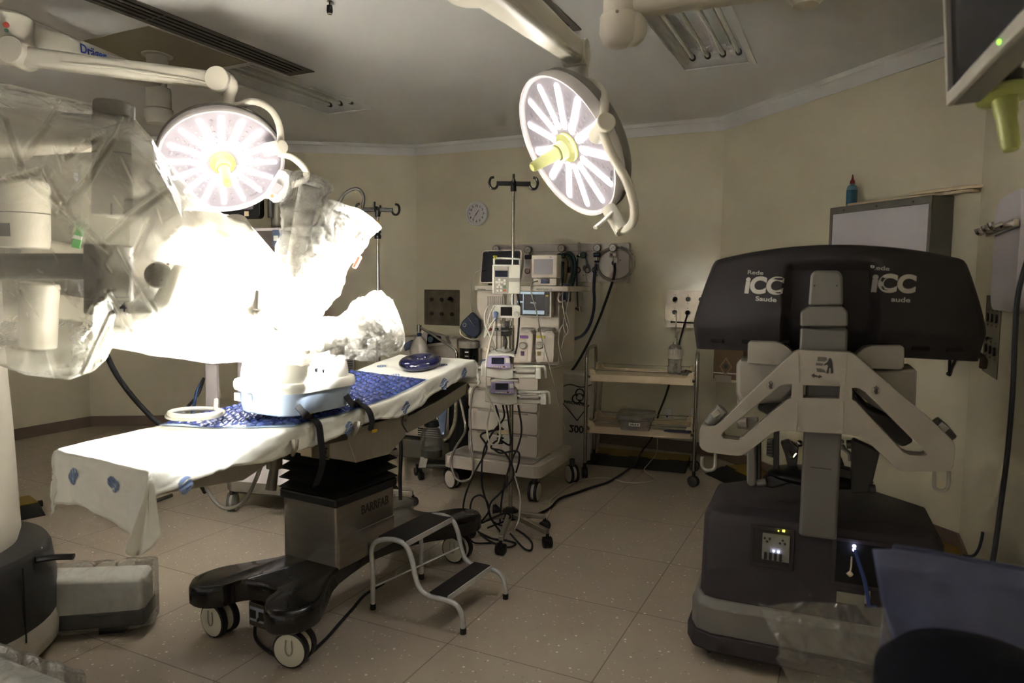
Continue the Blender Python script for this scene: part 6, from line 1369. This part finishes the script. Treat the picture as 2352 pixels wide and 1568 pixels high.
# hoses on the panel
def gh(nm, label, pts, r, mt, group='gas hoses'): cable(nm, label, 'hose', [WM(gas) @ G(a, b, c) for a, b, c in pts], r, mt, group, n=10)
gh('gas_hose', 'outer teal hose arching from the dial regulator down behind the anaesthesia machine', [(1296, 584, -.09), (1308, 581, -.12), (1318, 592, -.14), (1321, 612, -.14), (1317, 640, -.14), (1311, 665, -.14), (1306, 690, -.14), (1300, 720, -.15), (1296, 760, -.2)], .0165, TEAL)
gh('gas_hose', 'inner teal hose arching from the dial regulator down behind the anaesthesia machine', [(1293, 584, -.08), (1304, 584, -.1), (1313, 600, -.11), (1315, 622, -.11), (1310, 650, -.11), (1304, 690, -.11), (1299, 720, -.13)], .0155, TEAL)
gh('gas_hose', 'short teal hose curving left behind the white monitor', [(1288, 584, -.09), (1281, 588, -.11), (1276, 604, -.12), (1277, 640, -.13), (1279, 668, -.14)], .016, TEAL)
gh('gas_hose', 'straight teal hose hanging below the dial regulator', [(1291, 602, -.075), (1291, 625, -.09), (1290, 650, -.1), (1291, 690, -.1)], .014, TEAL)
gh('gas_hose', 'mustard yellow hose hanging beside the teal hoses', [(1296, 586, -.07), (1302, 600, -.09), (1301, 620, -.1), (1297, 650, -.11), (1294, 690, -.12)], .013, MUST)
gh('gas_hose', 'thin dark hose hanging from the flow meter with a metal end', [(1328, 590, -.05), (1326, 605, -.07), (1325, 625, -.08), (1325, 650, -.08), (1326, 680, -.07), (1327, 705, -.06)], .007, TEAL)
t = thing('hose_end', 'black and metal hose end hanging from the thin dark hose', 'hose end', WM(gas) @ G(1327, 706, -.06), BR); M().cyl((-.02, 0, -.005), (.02, 0, -.03), .012, n=12).build('body', BLACK, t); M().cyl((.018, 0, .01), (.025, 0, -.04), .014, n=12).build('metal_ring', CHROME, t)
gh('gas_hose', 'curly grey hose hung on the outlets at the middle of the gas panel', [(1343, 588, -.05), (1347, 598, -.08), (1348, 610, -.09), (1341, 612, -.1), (1342, 622, -.1)], .009, mat('grey_blue_hose', '55606a', .5))
gh('gas_hose', 'curly grey hose end beside the middle outlets', [(1347, 604, -.09), (1353, 612, -.09), (1355, 624, -.08)], .008, mat('grey_blue_hose', '55606a', .5))
gh('gas_hose', 'clear thin wire hanging in a point below the middle outlets', [(1342, 622, -.07), (1346, 640, -.07), (1352, 650, -.06), (1358, 648, -.06)], .003, PUMPW)
gh('gas_hose', 'dark blue hose dropping from the blue regulator and curving left to the anaesthesia machine', [(1370, 606, -.085), (1366, 625, -.1), (1364, 660, -.1), (1365, 690, -.1), (1363, 715, -.12), (1355, 745, -.2), (1340, 768, -.35), (1320, 778, -.6), (1300, 782, -.8)], .0145, HOSEB)
gh('gas_hose', 'black hose dropping from the right regulator down to the waste bag', [(1411, 604, -.06), (1412, 620, -.08), (1410, 635, -.09), (1404, 655, -.09), (1392, 690, -.1), (1375, 735, -.15), (1350, 790, -.3), (1325, 835, -.45), (1303, 868, -.6), (1303, 900, -.7)], .012, RUBBER)
COILC = film('clear_coil', 'cfcac4', .4, .1, .1, 4, .3, .4)
pts = []
for k in range(34):
    a_ = k/33*2*pi*1.9+1.9; q = G(1411, 606, -.075-.0009*k); pts.append(WM(gas) @ (q+V((cos(a_)*(.155+.0012*k), 0, sin(a_)*(.135+.0008*k)))))
cable('clear_tubing', 'clear coiled tubing hung round the right regulator of the gas panel', 'hose', pts, .008, COILC, None, k=4)
# ================================================================ TROLLEY
TRO, TRR = V((.97, 5.235, 0)), R(-15.4)
tr = thing('trolley', 'two shelf steel trolley with cream trays by the back wall', 'trolley', TRO, TRR); Q = Fr(TRO, TRR)
hw, dp = .41, .47
for s in (-1, 1):
    z = 1.0; M().tube([(s*hw, 0, .12), (s*hw, 0, .6), (s*hw, .0, z-.1), (s*hw, .025, z-.02), (s*hw, .09, z), (s*hw, dp-.09, z), (s*hw, dp-.025, z-.02), (s*hw, dp, z-.1), (s*hw, dp, .6), (s*hw, dp, .12)], .0135, 12, k=5).build('post_frame', CHROME, tr)
    for y in (0, dp): caster(tr, s*hw, y, 40+s*20+y*60, .042, .036, 'caster', hub=DGREY, tyre=RUBBER, top=.14, fork=BLACK)
def tray(z):
    m_ = M(); x1 = hw-.018
    m_.bx(-x1, x1, .02, dp-.02, z, z+.012); m_.bx(-x1, x1, .005, .022, z-.035, z+.022); m_.bx(-x1, x1, dp-.022, dp-.005, z-.035, z+.022)
    for s in (-1, 1): m_.extrude([(s*x1, .005, z-.035), (s*x1, dp-.005, z-.035), (s*x1, dp-.005, z+.07), (s*x1, dp-.09, z+.07), (s*x1, dp-.13, z+.02), (s*x1, .13, z+.02), (s*x1, .09, z+.07), (s*x1, .005, z+.07)], (-s*.018, 0, 0))
    for s in (-1, 1):
        for y0 in (.004, dp-.022): m_.extrude([(s*x1, y0, z+.02), (s*(x1-.06), y0, z+.02), (s*(x1-.035), y0, z+.06), (s*x1, y0, z+.06)], (0, .018, 0))
    o = m_.build('tray', CREAM, tr, bevel=.004)
    for y in (.012, dp-.012): M().tube([(-x1, y, z+.055), (0, y, z+.052), (x1, y, z+.055)], .003, 6, k=1).build('guard_rail', CHROME, o)
    for s in (-1, 1):
        for y in (0, dp): M().cyl((s*(hw+.012), y, z), (s*(hw-.03), y, z), .008, n=8).build('bolt', DARKMETAL, o)
ZT1, ZT2 = Q(1470, 876, 0).z+.02, Q(1470, 996, 0).z+.015
tray(ZT1); tray(ZT2)
def ontray(px, py, z):
    p = AZ(px, py, z); return p
SAL = film('saline_plastic', 'd6d6d0', .42, .15, .25, 8, .3, .5)
p = ontray(1549, 858, ZT1+.012); t = thing('saline_bottle', 'clear upright fluid bottle on the top tray of the trolley', 'bottle', p, 0)
M().lathe([(.0, .001), (.05, .001), (.054, .008), (.054, .06), (.048, .075), (.052, .09), (.053, .19), (.045, .215), (.018, .235), (.016, .25), (0, .25)], n=30).build('body', SAL, t)
M().lathe([(.0535, .12), (.0545, .122), (.0545, .195), (.0535, .197)], n=28, cap=False).build('label', mat('pale_label', 'a9a49b', .5, var=.12, scale=50), t); M().cyl((0, 0, .25), (0, 0, .28), .016, n=16).build('cap', mat('milky_cap', 'b5b1a6', .5), t)
M().tube([(0, 0, .28), (0, 0, .33), (.002, 0, .42), (.0, 0.02, .48)], .005, 8).build('drip_tube', SAL, t)
p = ontray(1577, 862, ZT1+.012); t = thing('plastic_packet', 'crumpled clear packet beside the bottle on the top tray', 'packet', p, .3)
m_ = M(); m_.grid(lambda a, b: V(((a-.5)*.13, (b-.5)*.1, .006+.035*sin(pi*a)*sin(pi*b)*(1+.8*noise.noise(V((a*5, b*5, 1)))))), 20, 16); m_.build('film', FILM3, t, ang=180); M().box((0, 0, .008), (.07, .05, .012)).build('contents', PUMPW, t)
p = ontray(1461, 982, ZT2+.012); t = thing('storage_box', 'clear lidded plastic box marked SALA on the lower tray of the trolley', 'storage box', p, TRR)
BOXC = film('cloudy_box', 'cfcac4', .45, .2, .15, 6, .3, .4)
m_ = M(); wx, wy = .125, .15
m_.v = [V((x*k, y*k, z)) for z, k in ((.003, .86), (.085, .97)) for x, y in rrect(-wx, wx, -wy, wy, .03, 3)]; k = len(m_.v)//2
m_.f = [(i, (i+1) % k, k+(i+1) % k, k+i) for i in range(k)]+[tuple(range(k))]; m_.k = [0]*len(m_.f); m_.build('box', BOXC, t)
M().plate(rrect(-wx-.015, wx+.015, -wy-.015, wy+.015, .04, 4), [], lambda x, y, d: V((x, y, .085+d)), .03).build('lid', BOXC, t, bevel=.01)
M().box((-.03, -.02, .05), (.12, .2, .06)).build('contents', mat('dark_contents', '55534f', .6, var=.5, scale=18), t)
M().box((.0, -wy*.94-.003, .052), (.085, .002, .026)).build('paper_label', PUMPW, t); words('lettering', 'SALA 6', .02, BLACK, t, (0, -wy*.94-.0045, .052), (1, 0, 0), (0, -1, 0), bold=.0006)
p = ontray(1550, 984, ZT2+.013); t = thing('papers', 'loose papers lying on the lower tray of the trolley', 'papers', p, TRR+.2)
for k, (dx, dy, rz) in enumerate(((0, 0, 0), (.03, .02, .15), (-.03, .04, -.1))): M().box((dx, dy, .002+k*.0025), (.2, .15, .0015), (0, 0, rz)).build('sheet', mat('paper', 'b3aca0', .7, var=.08), t)
p = ontray(1556, 991, ZT2+.022); t = thing('blue_packet', 'small dark blue packet on the papers on the lower tray', 'packet', p, TRR)
M().extrude([(-.1, -.03, 0), (.085, -.045, 0), (.1, .02, 0), (.07, .045, 0), (.05, .015, 0), (-.06, .01, 0)], (0, 0, .012)).build('packet', mat('navy_packet', '1f2747', .4), t, bevel=.002)
# ================================================================ WASTE BAG, CARTON, FLOOR CABLE COVERS
p = AZ(1325, 1062, 0)+V((.03, .16, 0)); t = thing('waste_bin', 'white infectious waste bag in a square bin between the anaesthesia machine and the trolley', 'waste bin', p, R(-22)); F = Fr(p, R(-22))
BAGW = mat('white_waste_bag', 'c6c3bc', .4, var=.05, bump=.25, bscale=18)
def wb(a, b):
    k = 40; sec = rrect(-.17, .17, -.15, .15, .05, 9); i = int(b*len(sec)) % len(sec); x, y = sec[i]; z = .72*a; f = .88+.14*a+(.05*sin(b*40)*max(0, a-.8)); n_ = .012*noise.noise(V((b*12, a*6, 1)))
    return V((x*f*(1+n_*4), y*f*(1+n_*4), z+(.02*noise.noise(V((b*9, 3, 1))) if a > .95 else 0)))
ns = len(rrect(-.17, .17, -.15, .15, .05, 9)); m_ = M(); m_.grid(lambda a, b: wb(a, b*(ns-1)/ns+.0001), 34, ns, cv=True); k0 = 33*ns; m_.f.append(tuple(k0+i for i in range(ns))); m_.k.append(0); m_.build('bag', BAGW, t, ang=180)
m_ = M(); m_.v = [V((x*f, y*f, z)) for z, f in ((.7, 1.03), (.735, 1.06), (.745, 1.0)) for x, y in rrect(-.17, .17, -.15, .15, .05, 4)]; k = len(m_.v)//3
m_.f = [(j*k+i, j*k+(i+1) % k, (j+1)*k+(i+1) % k, (j+1)*k+i) for j in range(2) for i in range(k)]+[tuple(2*k+i for i in range(k))]; m_.k = [0]*len(m_.f); m_.build('bag_fold', BAGW, t, ang=60)
yb = -.163
DK = mat('black_bag_print', '1b1a19', .6)
o = words('lettering', '200L', .085, DK, t, (.045, yb-.004, .29), (1, 0, 0), (0, 1, 0), bold=.002); 
def prt(pts, nm='printed_mark'):
    for a_, b_ in zip(pts[:-1], pts[1:]): M().tube([(a_[0], yb-.004, a_[1]), (b_[0], yb-.004, b_[1])], .004, 5, k=1).build(nm, DK, t)
prt([(-.1, .5), (.03, .36), (.13, .5)])
for a_ in (90, 210, 330):
    c = (.05+.032*cos(R(a_)), .56+.032*sin(R(a_))); M().tube([(c[0]+.036*cos(R(a_+q)), yb-.006, c[1]+.036*sin(R(a_+q))) for q in range(-140, 141, 28)], .006, 5, k=2).build('biohazard_arc', DK, t)
M().tube([(.05+.03*cos(R(q)), yb-.006, .56+.03*sin(R(q))) for q in range(0, 361, 30)], .004, 5, k=2).build('biohazard_ring', DK, t)
words('lettering', 'INFECTANTE', .03, DK, t, (.0, yb-.006, .505), (1, 0, -.1), (0, -1, 0), bold=.001); M().tube([(-.12, yb-.006, .63), (-.04, yb-.006, .66), (.06, yb-.006, .645), (.15, yb-.006, .67)], .004, 5).build('printed_line', DK, t)
p = APL(1672, 872, RM(6.0, 0), EU); rzb = R(-50)
q0 = AY(1643, 878, 5.45); t = thing('cardboard_box', 'brown cardboard carton with printed diamond, behind the surgeon console', 'carton', q0, R(-28)); F = Fr(q0, R(-28))
CARD = mat('cardboard', '5f4a35', .75, var=.1, scale=10); a, b = F(1641, 776, 0), F(1705, 874, 0)
M().bx(a.x, b.x, 0, .24, b.z, a.z).build('carton', CARD, t, bevel=.003); c = F(1667, 842, -.002)
M().extrude([c+V((0, 0, .075)), c+V((.05, 0, 0)), c-V((0, 0, .075)), c-V((.05, 0, 0))], (0, -.001, 0)).build('diamond_label', mat('label_brown_print', '7d6a55', .7), t); M().extrude([c+V((0, -.002, .055)), c+V((.036, -.002, 0)), c-V((0, .002, .055)), c+V((-.036, -.002, 0))], (0, -.001, 0)).build('diamond_inner', CARD, t); M().ball(c+V((0, -.003, .005)), (.013, .003, .02), 10).build('diamond_symbol', DGREY, t)
c = F(1660, 869, -.002); M().box(c, (.13, .002, .05)).build('paper_label', mat('carton_paper', '928a7e', .7, var=.1, scale=40), t); M().bx(a.x, b.x, -.003, -.001, F(1660, 855, 0).z-.01, F(1660, 855, 0).z).build('tape_strip', PUMPW, t)
w1 = thing('wall_shelf', 'small wall shelf under the cardboard carton', 'shelf', WM(t) @ V((0, 0, 0)), R(-28)); M().bx(a.x+.02, b.x+.02, .03, .4, b.z-.025, b.z-.001).build('board', WALLP, w1); M().bx(b.x-.05, b.x-.02, .1, .4, b.z-.2, b.z-.025).build('bracket', STEEL, w1)
# yellow and black cable covers
CBL = mat('black_cover_rubber', '101011', .6, bump=.3, bscale=120); CY = mat('yellow_cover_lid', '7a6112', .55, var=.12, bump=.5, bscale=160)
def cover(label, a, b, w_=.24):
    a, b = V(a), V(b); L_ = (b-a).length; t = thing('cable_cover', label, 'cable cover', a, math.atan2((b-a).y, (b-a).x), 'floor cable covers')
    m_ = M(); m_.extrude([(0, 0, .002), (0, w_*.34, .05), (0, w_*.95, .05), (0, w_, .002)], (L_, 0, 0)); m_.build('ramp', CBL, t, bevel=.004)
    m_ = M(); pts = []; n_ = max(2, int(L_/.14))
    for i in range(n_):
        y = w_*.4 if i % 2 else w_*.47; pts += [(i*L_/n_, y), ((i+1)*L_/n_, y)]
    pts += [(L_, w_*.93), (0, w_*.93)]
    m_.plate(pts, [], lambda x, y, d: V((x, y, .0505+d)), .004); m_.build('lid', CY, t)
    for x in (-.0, L_): M().cyl((x-.03 if x else x-.02, w_*.5, .03), (x+.03, w_*.5, .03), .022, n=12).build('connector', CBL, t)
cover('yellow and black cable cover on the floor behind the trolley', AZ(1345, 1066), AZ(1574, 1088), .46)
c0, c1 = AZ(1618, 1088), AZ(1850, 1196); d = (c1-c0).normalized(); c2 = c1+d*.02; c3 = c2+d*.8
cover('yellow and black cable cover running from the trolley to the surgeon console', c0, c1, .44)
cover('yellow and black cable cover on the floor under the surgeon console hood', c2+d*.04, c3, .44)
cover('end of a yellow and black cable cover at the left, beside the robot column', AZ(-60, 1218), AZ(106, 1184), .4)
cable('dark_rod', 'dark bar lying on the floor under the foot of the table', 'bar', [AZ(312, 1167, .02), AZ(352, 1152, .02), AZ(394, 1137, .02)], .014, DGREY, None, k=1)
# ================================================================ VISION CART BEHIND THE TABLE
VO, VR = V((-1.62, 4.42, 0)), R(-14)
vc = thing('vision_cart', 'tall white equipment cart with screens behind the draped robot arms', 'equipment cart', VO, VR); F = Fr(VO, VR)
m_ = M(); m_.v = [V((x*k, y*k2+.25, z)) for z, k, k2 in ((.13, .9, .9), (.15, 1, 1), (.2, 1, 1), (.215, .98, .98)) for x, y in rrect(-.26, .3, -.3, .32, .12, 5)]; k = len(m_.v)//4
m_.f = [(j*k+i, j*k+(i+1) % k, (j+1)*k+(i+1) % k, (j+1)*k+i) for j in range(3) for i in range(k)]+[tuple(range(k-1, -1, -1)), tuple(3*k+i for i in range(k))]; m_.k = [0]*len(m_.f); m_.build('base_bumper', RBS, vc, ang=40)
m_ = M(); m_.v = [V((x*k, y*k+.25, z)) for z, k in ((.215, .97), (.27, .9), (.36, .8), (.45, .74), (1.28, .74), (1.3, .72)) for x, y in rrect(-.26, .3, -.3, .32, .08, 5)]; k = len(m_.v)//6
m_.f = [(j*k+i, j*k+(i+1) % k, (j+1)*k+(i+1) % k, (j+1)*k+i) for j in range(5) for i in range(k)]+[tuple(range(k-1, -1, -1)), tuple(5*k+i for i in range(k))]; m_.k = [0]*len(m_.f); m_.build('body', mat('cart_lilac_white', 'bdb7bb', .4, var=.03), vc, ang=40)
for x, y in ((-.2, .0), (.24, .0), (-.2, .5), (.24, .5)): caster(vc, x, y, 200, .062, .05, 'caster', hub=GREYP, tyre=mat('grey_tyre', '4b4a4a', .5), top=.15)
pbox(F, 'side_rail', 470, 836, 500, 1000, -.02, .03, mat('cart_lilac_white', 'bdb7bb', .4, var=.03), vc)
M().cyl((0, .25, 1.28), (0, .25, 2.02), .035, n=18).build('mast', RBS, vc)
pbox(F, 'screen_case', 575, 523, 672, 590, .1, .06, mat('cart_lilac_white', 'bdb7bb', .4, var=.03), vc, .008); pbox(F, 'screen', 580, 530, 668, 585, .094, .008, mat('grey_brown_screen', '4c4642', .2, var=.1), vc, .001); pbox(F, 'blue_sticker', 625, 528, 650, 566, .09, .004, mat('slate_sticker', '44506a', .5, var=.05), vc, .001); pbox(F, 'white_sticker', 628, 541, 638, 553, .087, .003, PUMPW, vc, .0005)
a, b = F(500, 440, .12), F(597, 501, .12); m_ = M(); m_.plate(rrect(a.x, b.x, b.z, a.z, .03, 5), [], lambda x, z, d: V((x, .12+d, z)), .05); m_.build('touch_screen', BLACK, vc, bevel=.006)
pbox(F, 'touch_display', 505, 446, 582, 481, .116, .004, mat('grey_display', '66626a', .2, var=.1), vc, .001); pbox(F, 'note', 561, 485, 571, 496, .116, .003, CREAM, vc, .0005)
M().tube([F(621, 440, .12), F(621, 470, .12), F(621, 500, .12)], .017, 12, k=2).build('side_handle', DGREY, vc)
cable('coiled_cable', 'black cable loop arching above the wrapped robot arm', 'cable', [AY(672, 545, 4.35), AY(720, 540, 4.2), AY(776, 468, 4.0), AY(790, 447, 4.0), AY(806, 436, 4.0), AY(822, 434, 4.0), AY(833, 445, 4.0), AY(835, 460, 4.0), AY(832, 478, 4.0)], .0095, mat('dark_grey_cable', '3a3835', .5))
cable('grey_tube', 'grey tube drooping under the table beside the cart caster', 'hose', [AY(612, 1052, 3.2), AY(600, 1068, 3.5), AY(588, 1100, 3.8), AY(565, 1145, 4.05), AY(540, 1163, 4.12), AY(515, 1166, 4.14), AY(493, 1150, 4.15), AY(474, 1122, 4.14)], .012, mat('mid_grey_hose', '6f6c68', .5))
for k, (lb, mt, pts) in enumerate((('black cable sweeping down behind the blue pad', RUBBER, [(468, 868, 4.0), (455, 905, 4.0), (430, 935, 3.9), (405, 960, 3.8)]), ('blue cable beside the cart behind the blue pad', BLUEC, [(466, 872, 4.05), (452, 900, 4.0), (446, 930, 3.9), (440, 955, 3.8)]))): cable('cart_cable', lb, 'cable', [AY(*q) for q in pts], .009, mt)
# ================================================================ BEHIND THE BED HEAD: cart, suction jar, black cylinder
MO, MR = V((-.98, 5.75, 0)), R(-20); mc_ = thing('medical_cart', 'grey medical cart with tilted panel behind the bed head', 'medical cart', MO, MR); F = Fr(MO, MR)
pbox(F, 'upper_body', 925, 772, 1050, 905, .0, .3, ANG, mc_, .01); pbox(F, 'lower_body', 905, 905, 1042, 1010, .02, .35, ANW, mc_, .01)
m_ = M(); z0 = F(980, 1012, 0).z; m_.bx(F(900, 1000).x, F(1045, 1000).x, -.02, .4, .06, max(.1, z0)); m_.build('base', RBS, mc_, bevel=.01)
ppoly(F, 'tilted_panel', [(975, 760), (1022, 772), (1030, 790), (962, 800), (960, 778)], -.06, .08, ANG, mc_, .008)
ppoly(F, 'panel_display', [(982, 767), (1012, 772), (1014, 786), (980, 790)], -.064, .006, SCREEN, mc_, .001); q = F(989, 779, -.066); M().lathe([(.0, 0), (.025, 0), (.022, .012), (0, .012)], q, (0, -1, 0), 18).build('panel_dial', mat('blue_grey_dial', '5f7186', .4), mc_)
m_ = M()
for i in range(5): q = F(985, 985+i*5, .018); m_.bx(q.x-.1, q.x+.1, .015, .021, q.z-.004, q.z+.004)
m_.build('louvres', BLACK, mc_)
ppoly(F, 'blue_sheet', [(926, 790), (945, 780), (952, 795), (930, 806)], -.03, .02, mat('slate_sheet', '3c4a63', .6), mc_, .002)
bc = AY(1058, 960, 5.35); t = thing('black_cylinder', 'tall black cylinder standing left of the anaesthesia machine drawers', 'cylinder', V((bc.x, bc.y, 0)), 0)
M().lathe([(.0, 0), (.085, 0), (.09, .01), (.09, .58), (.08, .62), (.06, .64), (0, .64)], n=28).build('body', mat('satin_black', '0f0f10', .45), t); M().cyl((0, 0, .64), (0, 0, .78), .055, n=20).build('clear_top', mat('clear_grey_lid', '7b7672', .25, var=.08), t)
jp = AZ(990, 1098, 0)+V((.0, .05, 0)); t = thing('suction_jar', 'clear suction jar with black lid on a small wheeled stand', 'suction jar', jp, 0)
GLJ = film('jar_glass', 'b9b8b0', .3, .05, .05, 3, .4, .3)
M().lathe([(.0, .16), (.08, .16), (.088, .17), (.088, .34), (.075, .37), (.05, .385), (.05, .4)], n=30, cap=False).build('jar', GLJ, t); M().lathe([(.0, .162), (.08, .162), (.083, .22), (0, .22)], n=26).build('liquid', mat('murky_liquid', '4d4b44', .2, var=.1), t)
M().lathe([(.0, .395), (.055, .395), (.06, .4), (.06, .435), (.045, .445), (0, .445)], n=26).build('lid', BLACK, t); M().tube([(.02, 0, .44), (.02, 0, .49), (.01, .0, .56), (.02, .05, .62)], .007, 8).build('red_tube', mat('dull_red_tube', '4a2320', .4), t)
for s in (-1, 1): M().tube([(s*.03, -.02, .44), (s*.034, -.02, .47), (s*.045, -.02, .49)], .005, 8).build('nozzle', CHROME, t)
M().extrude([(-.1, -.06, .08), (.12, -.06, .08), (.12, .08, .08), (-.1, .08, .08)], (0, 0, .03)).build('stand', DGREY, t, bevel=.006); M().extrude([(-.095, -.062, .085), (-.04, -.062, .085), (-.02, -.062, .17), (-.08, -.062, .17)], (0, .012, 0)).build('stand_bracket', GREYP, t, bevel=.002)
for x, y in ((-.12, .03), (-.07, -.1), (.12, -.03)): caster(t, x, y, 30, .032, .03, 'caster', hub=BLACK, tyre=BLACK, top=.09, fork=BLACK)
cable('corrugated_hose', 'pale ribbed hose hanging beside the suction jar', 'hose', [AY(1047, 915, 5.2), AY(1047, 945, 5.2), AY(1043, 975, 5.18), AY(1030, 1002, 5.15), AY(1018, 1012, 5.12)], .014, mat('ribbed_hose', '8f8775', .5, bump=.9, bscale=70))
t = tag(M().extrude([AY(1000, 930, 5.3), AY(1028, 930, 5.3), AY(1022, 998, 5.3), AY(1012, 1000, 5.3)], (0, .05, 0)).build('clear_funnel_bag', mat('clear_blue_mask', '6a7891', .2), bevel=.008), 'bluish clear bag hanging above the suction jar', 'bag')
# ================================================================ RIGHT WALL CABLES
def wp(k, px, py, g=.012): return onwall(k, px, py, g)[0]
cable('viewer_cord', 'black cord hanging from the film viewing box and back up to the right socket plate', 'cord', [wp('rc', 2162, 650, .1), wp('rc', 2180, 665, .03), wp('rc', 2186, 700), wp('rc', 2183, 780), wp('rc', 2180, 858), wp('rc', 2184, 846), wp('rc', 2200, 815), wp('rc', 2213, 790), wp('rw', 2236, 777, .03), wp('rw', 2268, 776, .02)], .007, RUBBER)
t = thing('cord_tie', 'small black tie at the bottom loop of the cord on the right wall', 'tie', wp('rc', 2178, 858, .012), 0); M().ball((0, 0, 0), .012, 10).build('knot', BLACK, t)
cable('wall_cable', 'thick black cable hanging down the right wall near the frame edge', 'cable', [AY(2372, 560, 2.3), AY(2352, 622, 2.32), AY(2338, 680, 2.34), AY(2332, 760, 2.35), AY(2326, 900, 2.35), AY(2314, 1040, 2.35), AY(2300, 1150, 2.34), AY(2288, 1240, 2.3), AY(2275, 1330, 2.25), AY(2270, 1450, 2.2)], .0085, RUBBER)
cable('wall_wire', 'blue grey wire curling out low on the right wall behind the console', 'cable', [AY(2215, 1276, 3.1), AY(2235, 1276, 3.15), AY(2247, 1262, 3.18), AY(2254, 1240, 3.2), AY(2257, 1222, 3.22)], .007, mat('dark_slate_cable', '2b3140', .5))
# ================================================================ FOREGROUND: blue drape and clear plastic
BLD = mat('blue_surgical_drape', '4b506c', .85, var=.05, bump=.2, bscale=30); DBL = mat('navy_seat', '080912', .8, var=.1, spec=.1)
def ns3(p, f, a): return noise.noise(p*f)*a
ch = thing('draped_chair', 'chair covered with a dull blue drape in the bottom right corner', 'draped chair', V((1.02, 1.02, 0)), 0)
edge_t = outline_fn([(1990, 1258), (2003, 1262), (2060, 1262), (2150, 1275), (2260, 1296), (2400, 1320), (2600, 1350)])
def bd(a, b):
    px = 2004+520*a; top = edge_t(px); left = [(0, 0), (.3, 22), (.6, 60), (1, 150)]
    px2 = px+interp(b, [q[0] for q in left], [q[1] for q in left])*(1-a); py = top+(1660-top)*b
    y = 1.18-.26*b*b+.05*sin(a*9+1)*b-.10*b*(1-a); y += .028*noise.noise(V((a*4, b*4, 2)))+.05*max(0, .12-b)/.12
    return AY(px2, py, y)
m_ = M(); m_.grid(bd, 60, 50); m_.build('blue_drape', BLD, ch, world=True, ang=180, solid=.003)
def bk_(a, b):
    px = 2075+450*a; top = edge_t(px); return AY(px, top+1, 1.23)+V((.03*b, .1*b+.03, -.5*b*b-.03*b))
m_ = M(); m_.grid(bk_, 30, 12); m_.build('drape_back', BLD, ch, world=True, ang=180, solid=.003)
m_ = M(); m_.lathe([(.0, 0), (.15, .0), (.18, .02), (.18, .07), (.15, .1), (.08, .12), (0, .125)], AY(2290, 1610, .93)+V((0, 0, -.07)), n=36, sx=1.0, sy=.8); m_.build('seat', DBL, ch, world=True)
s0 = AY(2290, 1610, .93); m_ = M(); m_.cyl((s0.x, s0.y, .08), (s0.x, s0.y, s0.z-.05), .03, n=16); m_.lathe([(.0, .0), (.2, .0), (.2, .05), (.04, .09), (0, .09)], (s0.x, s0.y, 0), n=30); m_.build('pedestal', DGREY, ch, world=True)
FG = film('foreground_clear_film', 'b8b5a8', .36, .2, .7, 4.0, .45, .5, .45, .03)
fgp = AY(1900, 1500, 1.25); t = thing('plastic_sheet', 'crumpled clear plastic sheet in the foreground beside the blue drape', 'plastic sheet', fgp, 0)
tp = outline_fn([(1740, 1382), (1760, 1392), (1800, 1385), (1870, 1381), (1960, 1388), (2050, 1398), (2130, 1425)])
def fgf(a, b):
    px = 1742+390*a; top = tp(px); px += b*(130*(1-a)-10*a)*(.7+.3*b); py = top+(1640-top)*b
    y = 1.3-.22*b+.05*noise.noise(V((a*5, b*3, 1))); p = AY(px, py, y); return p+V((0, -1, .3))*(crease(p, 5, .07)+crease(p+V((2, 0, 1)), 12, .02))*min(1, b*6)
m_ = M(); m_.grid(fgf, 90, 70); m_.build('film', FG, t, world=True, ang=180)
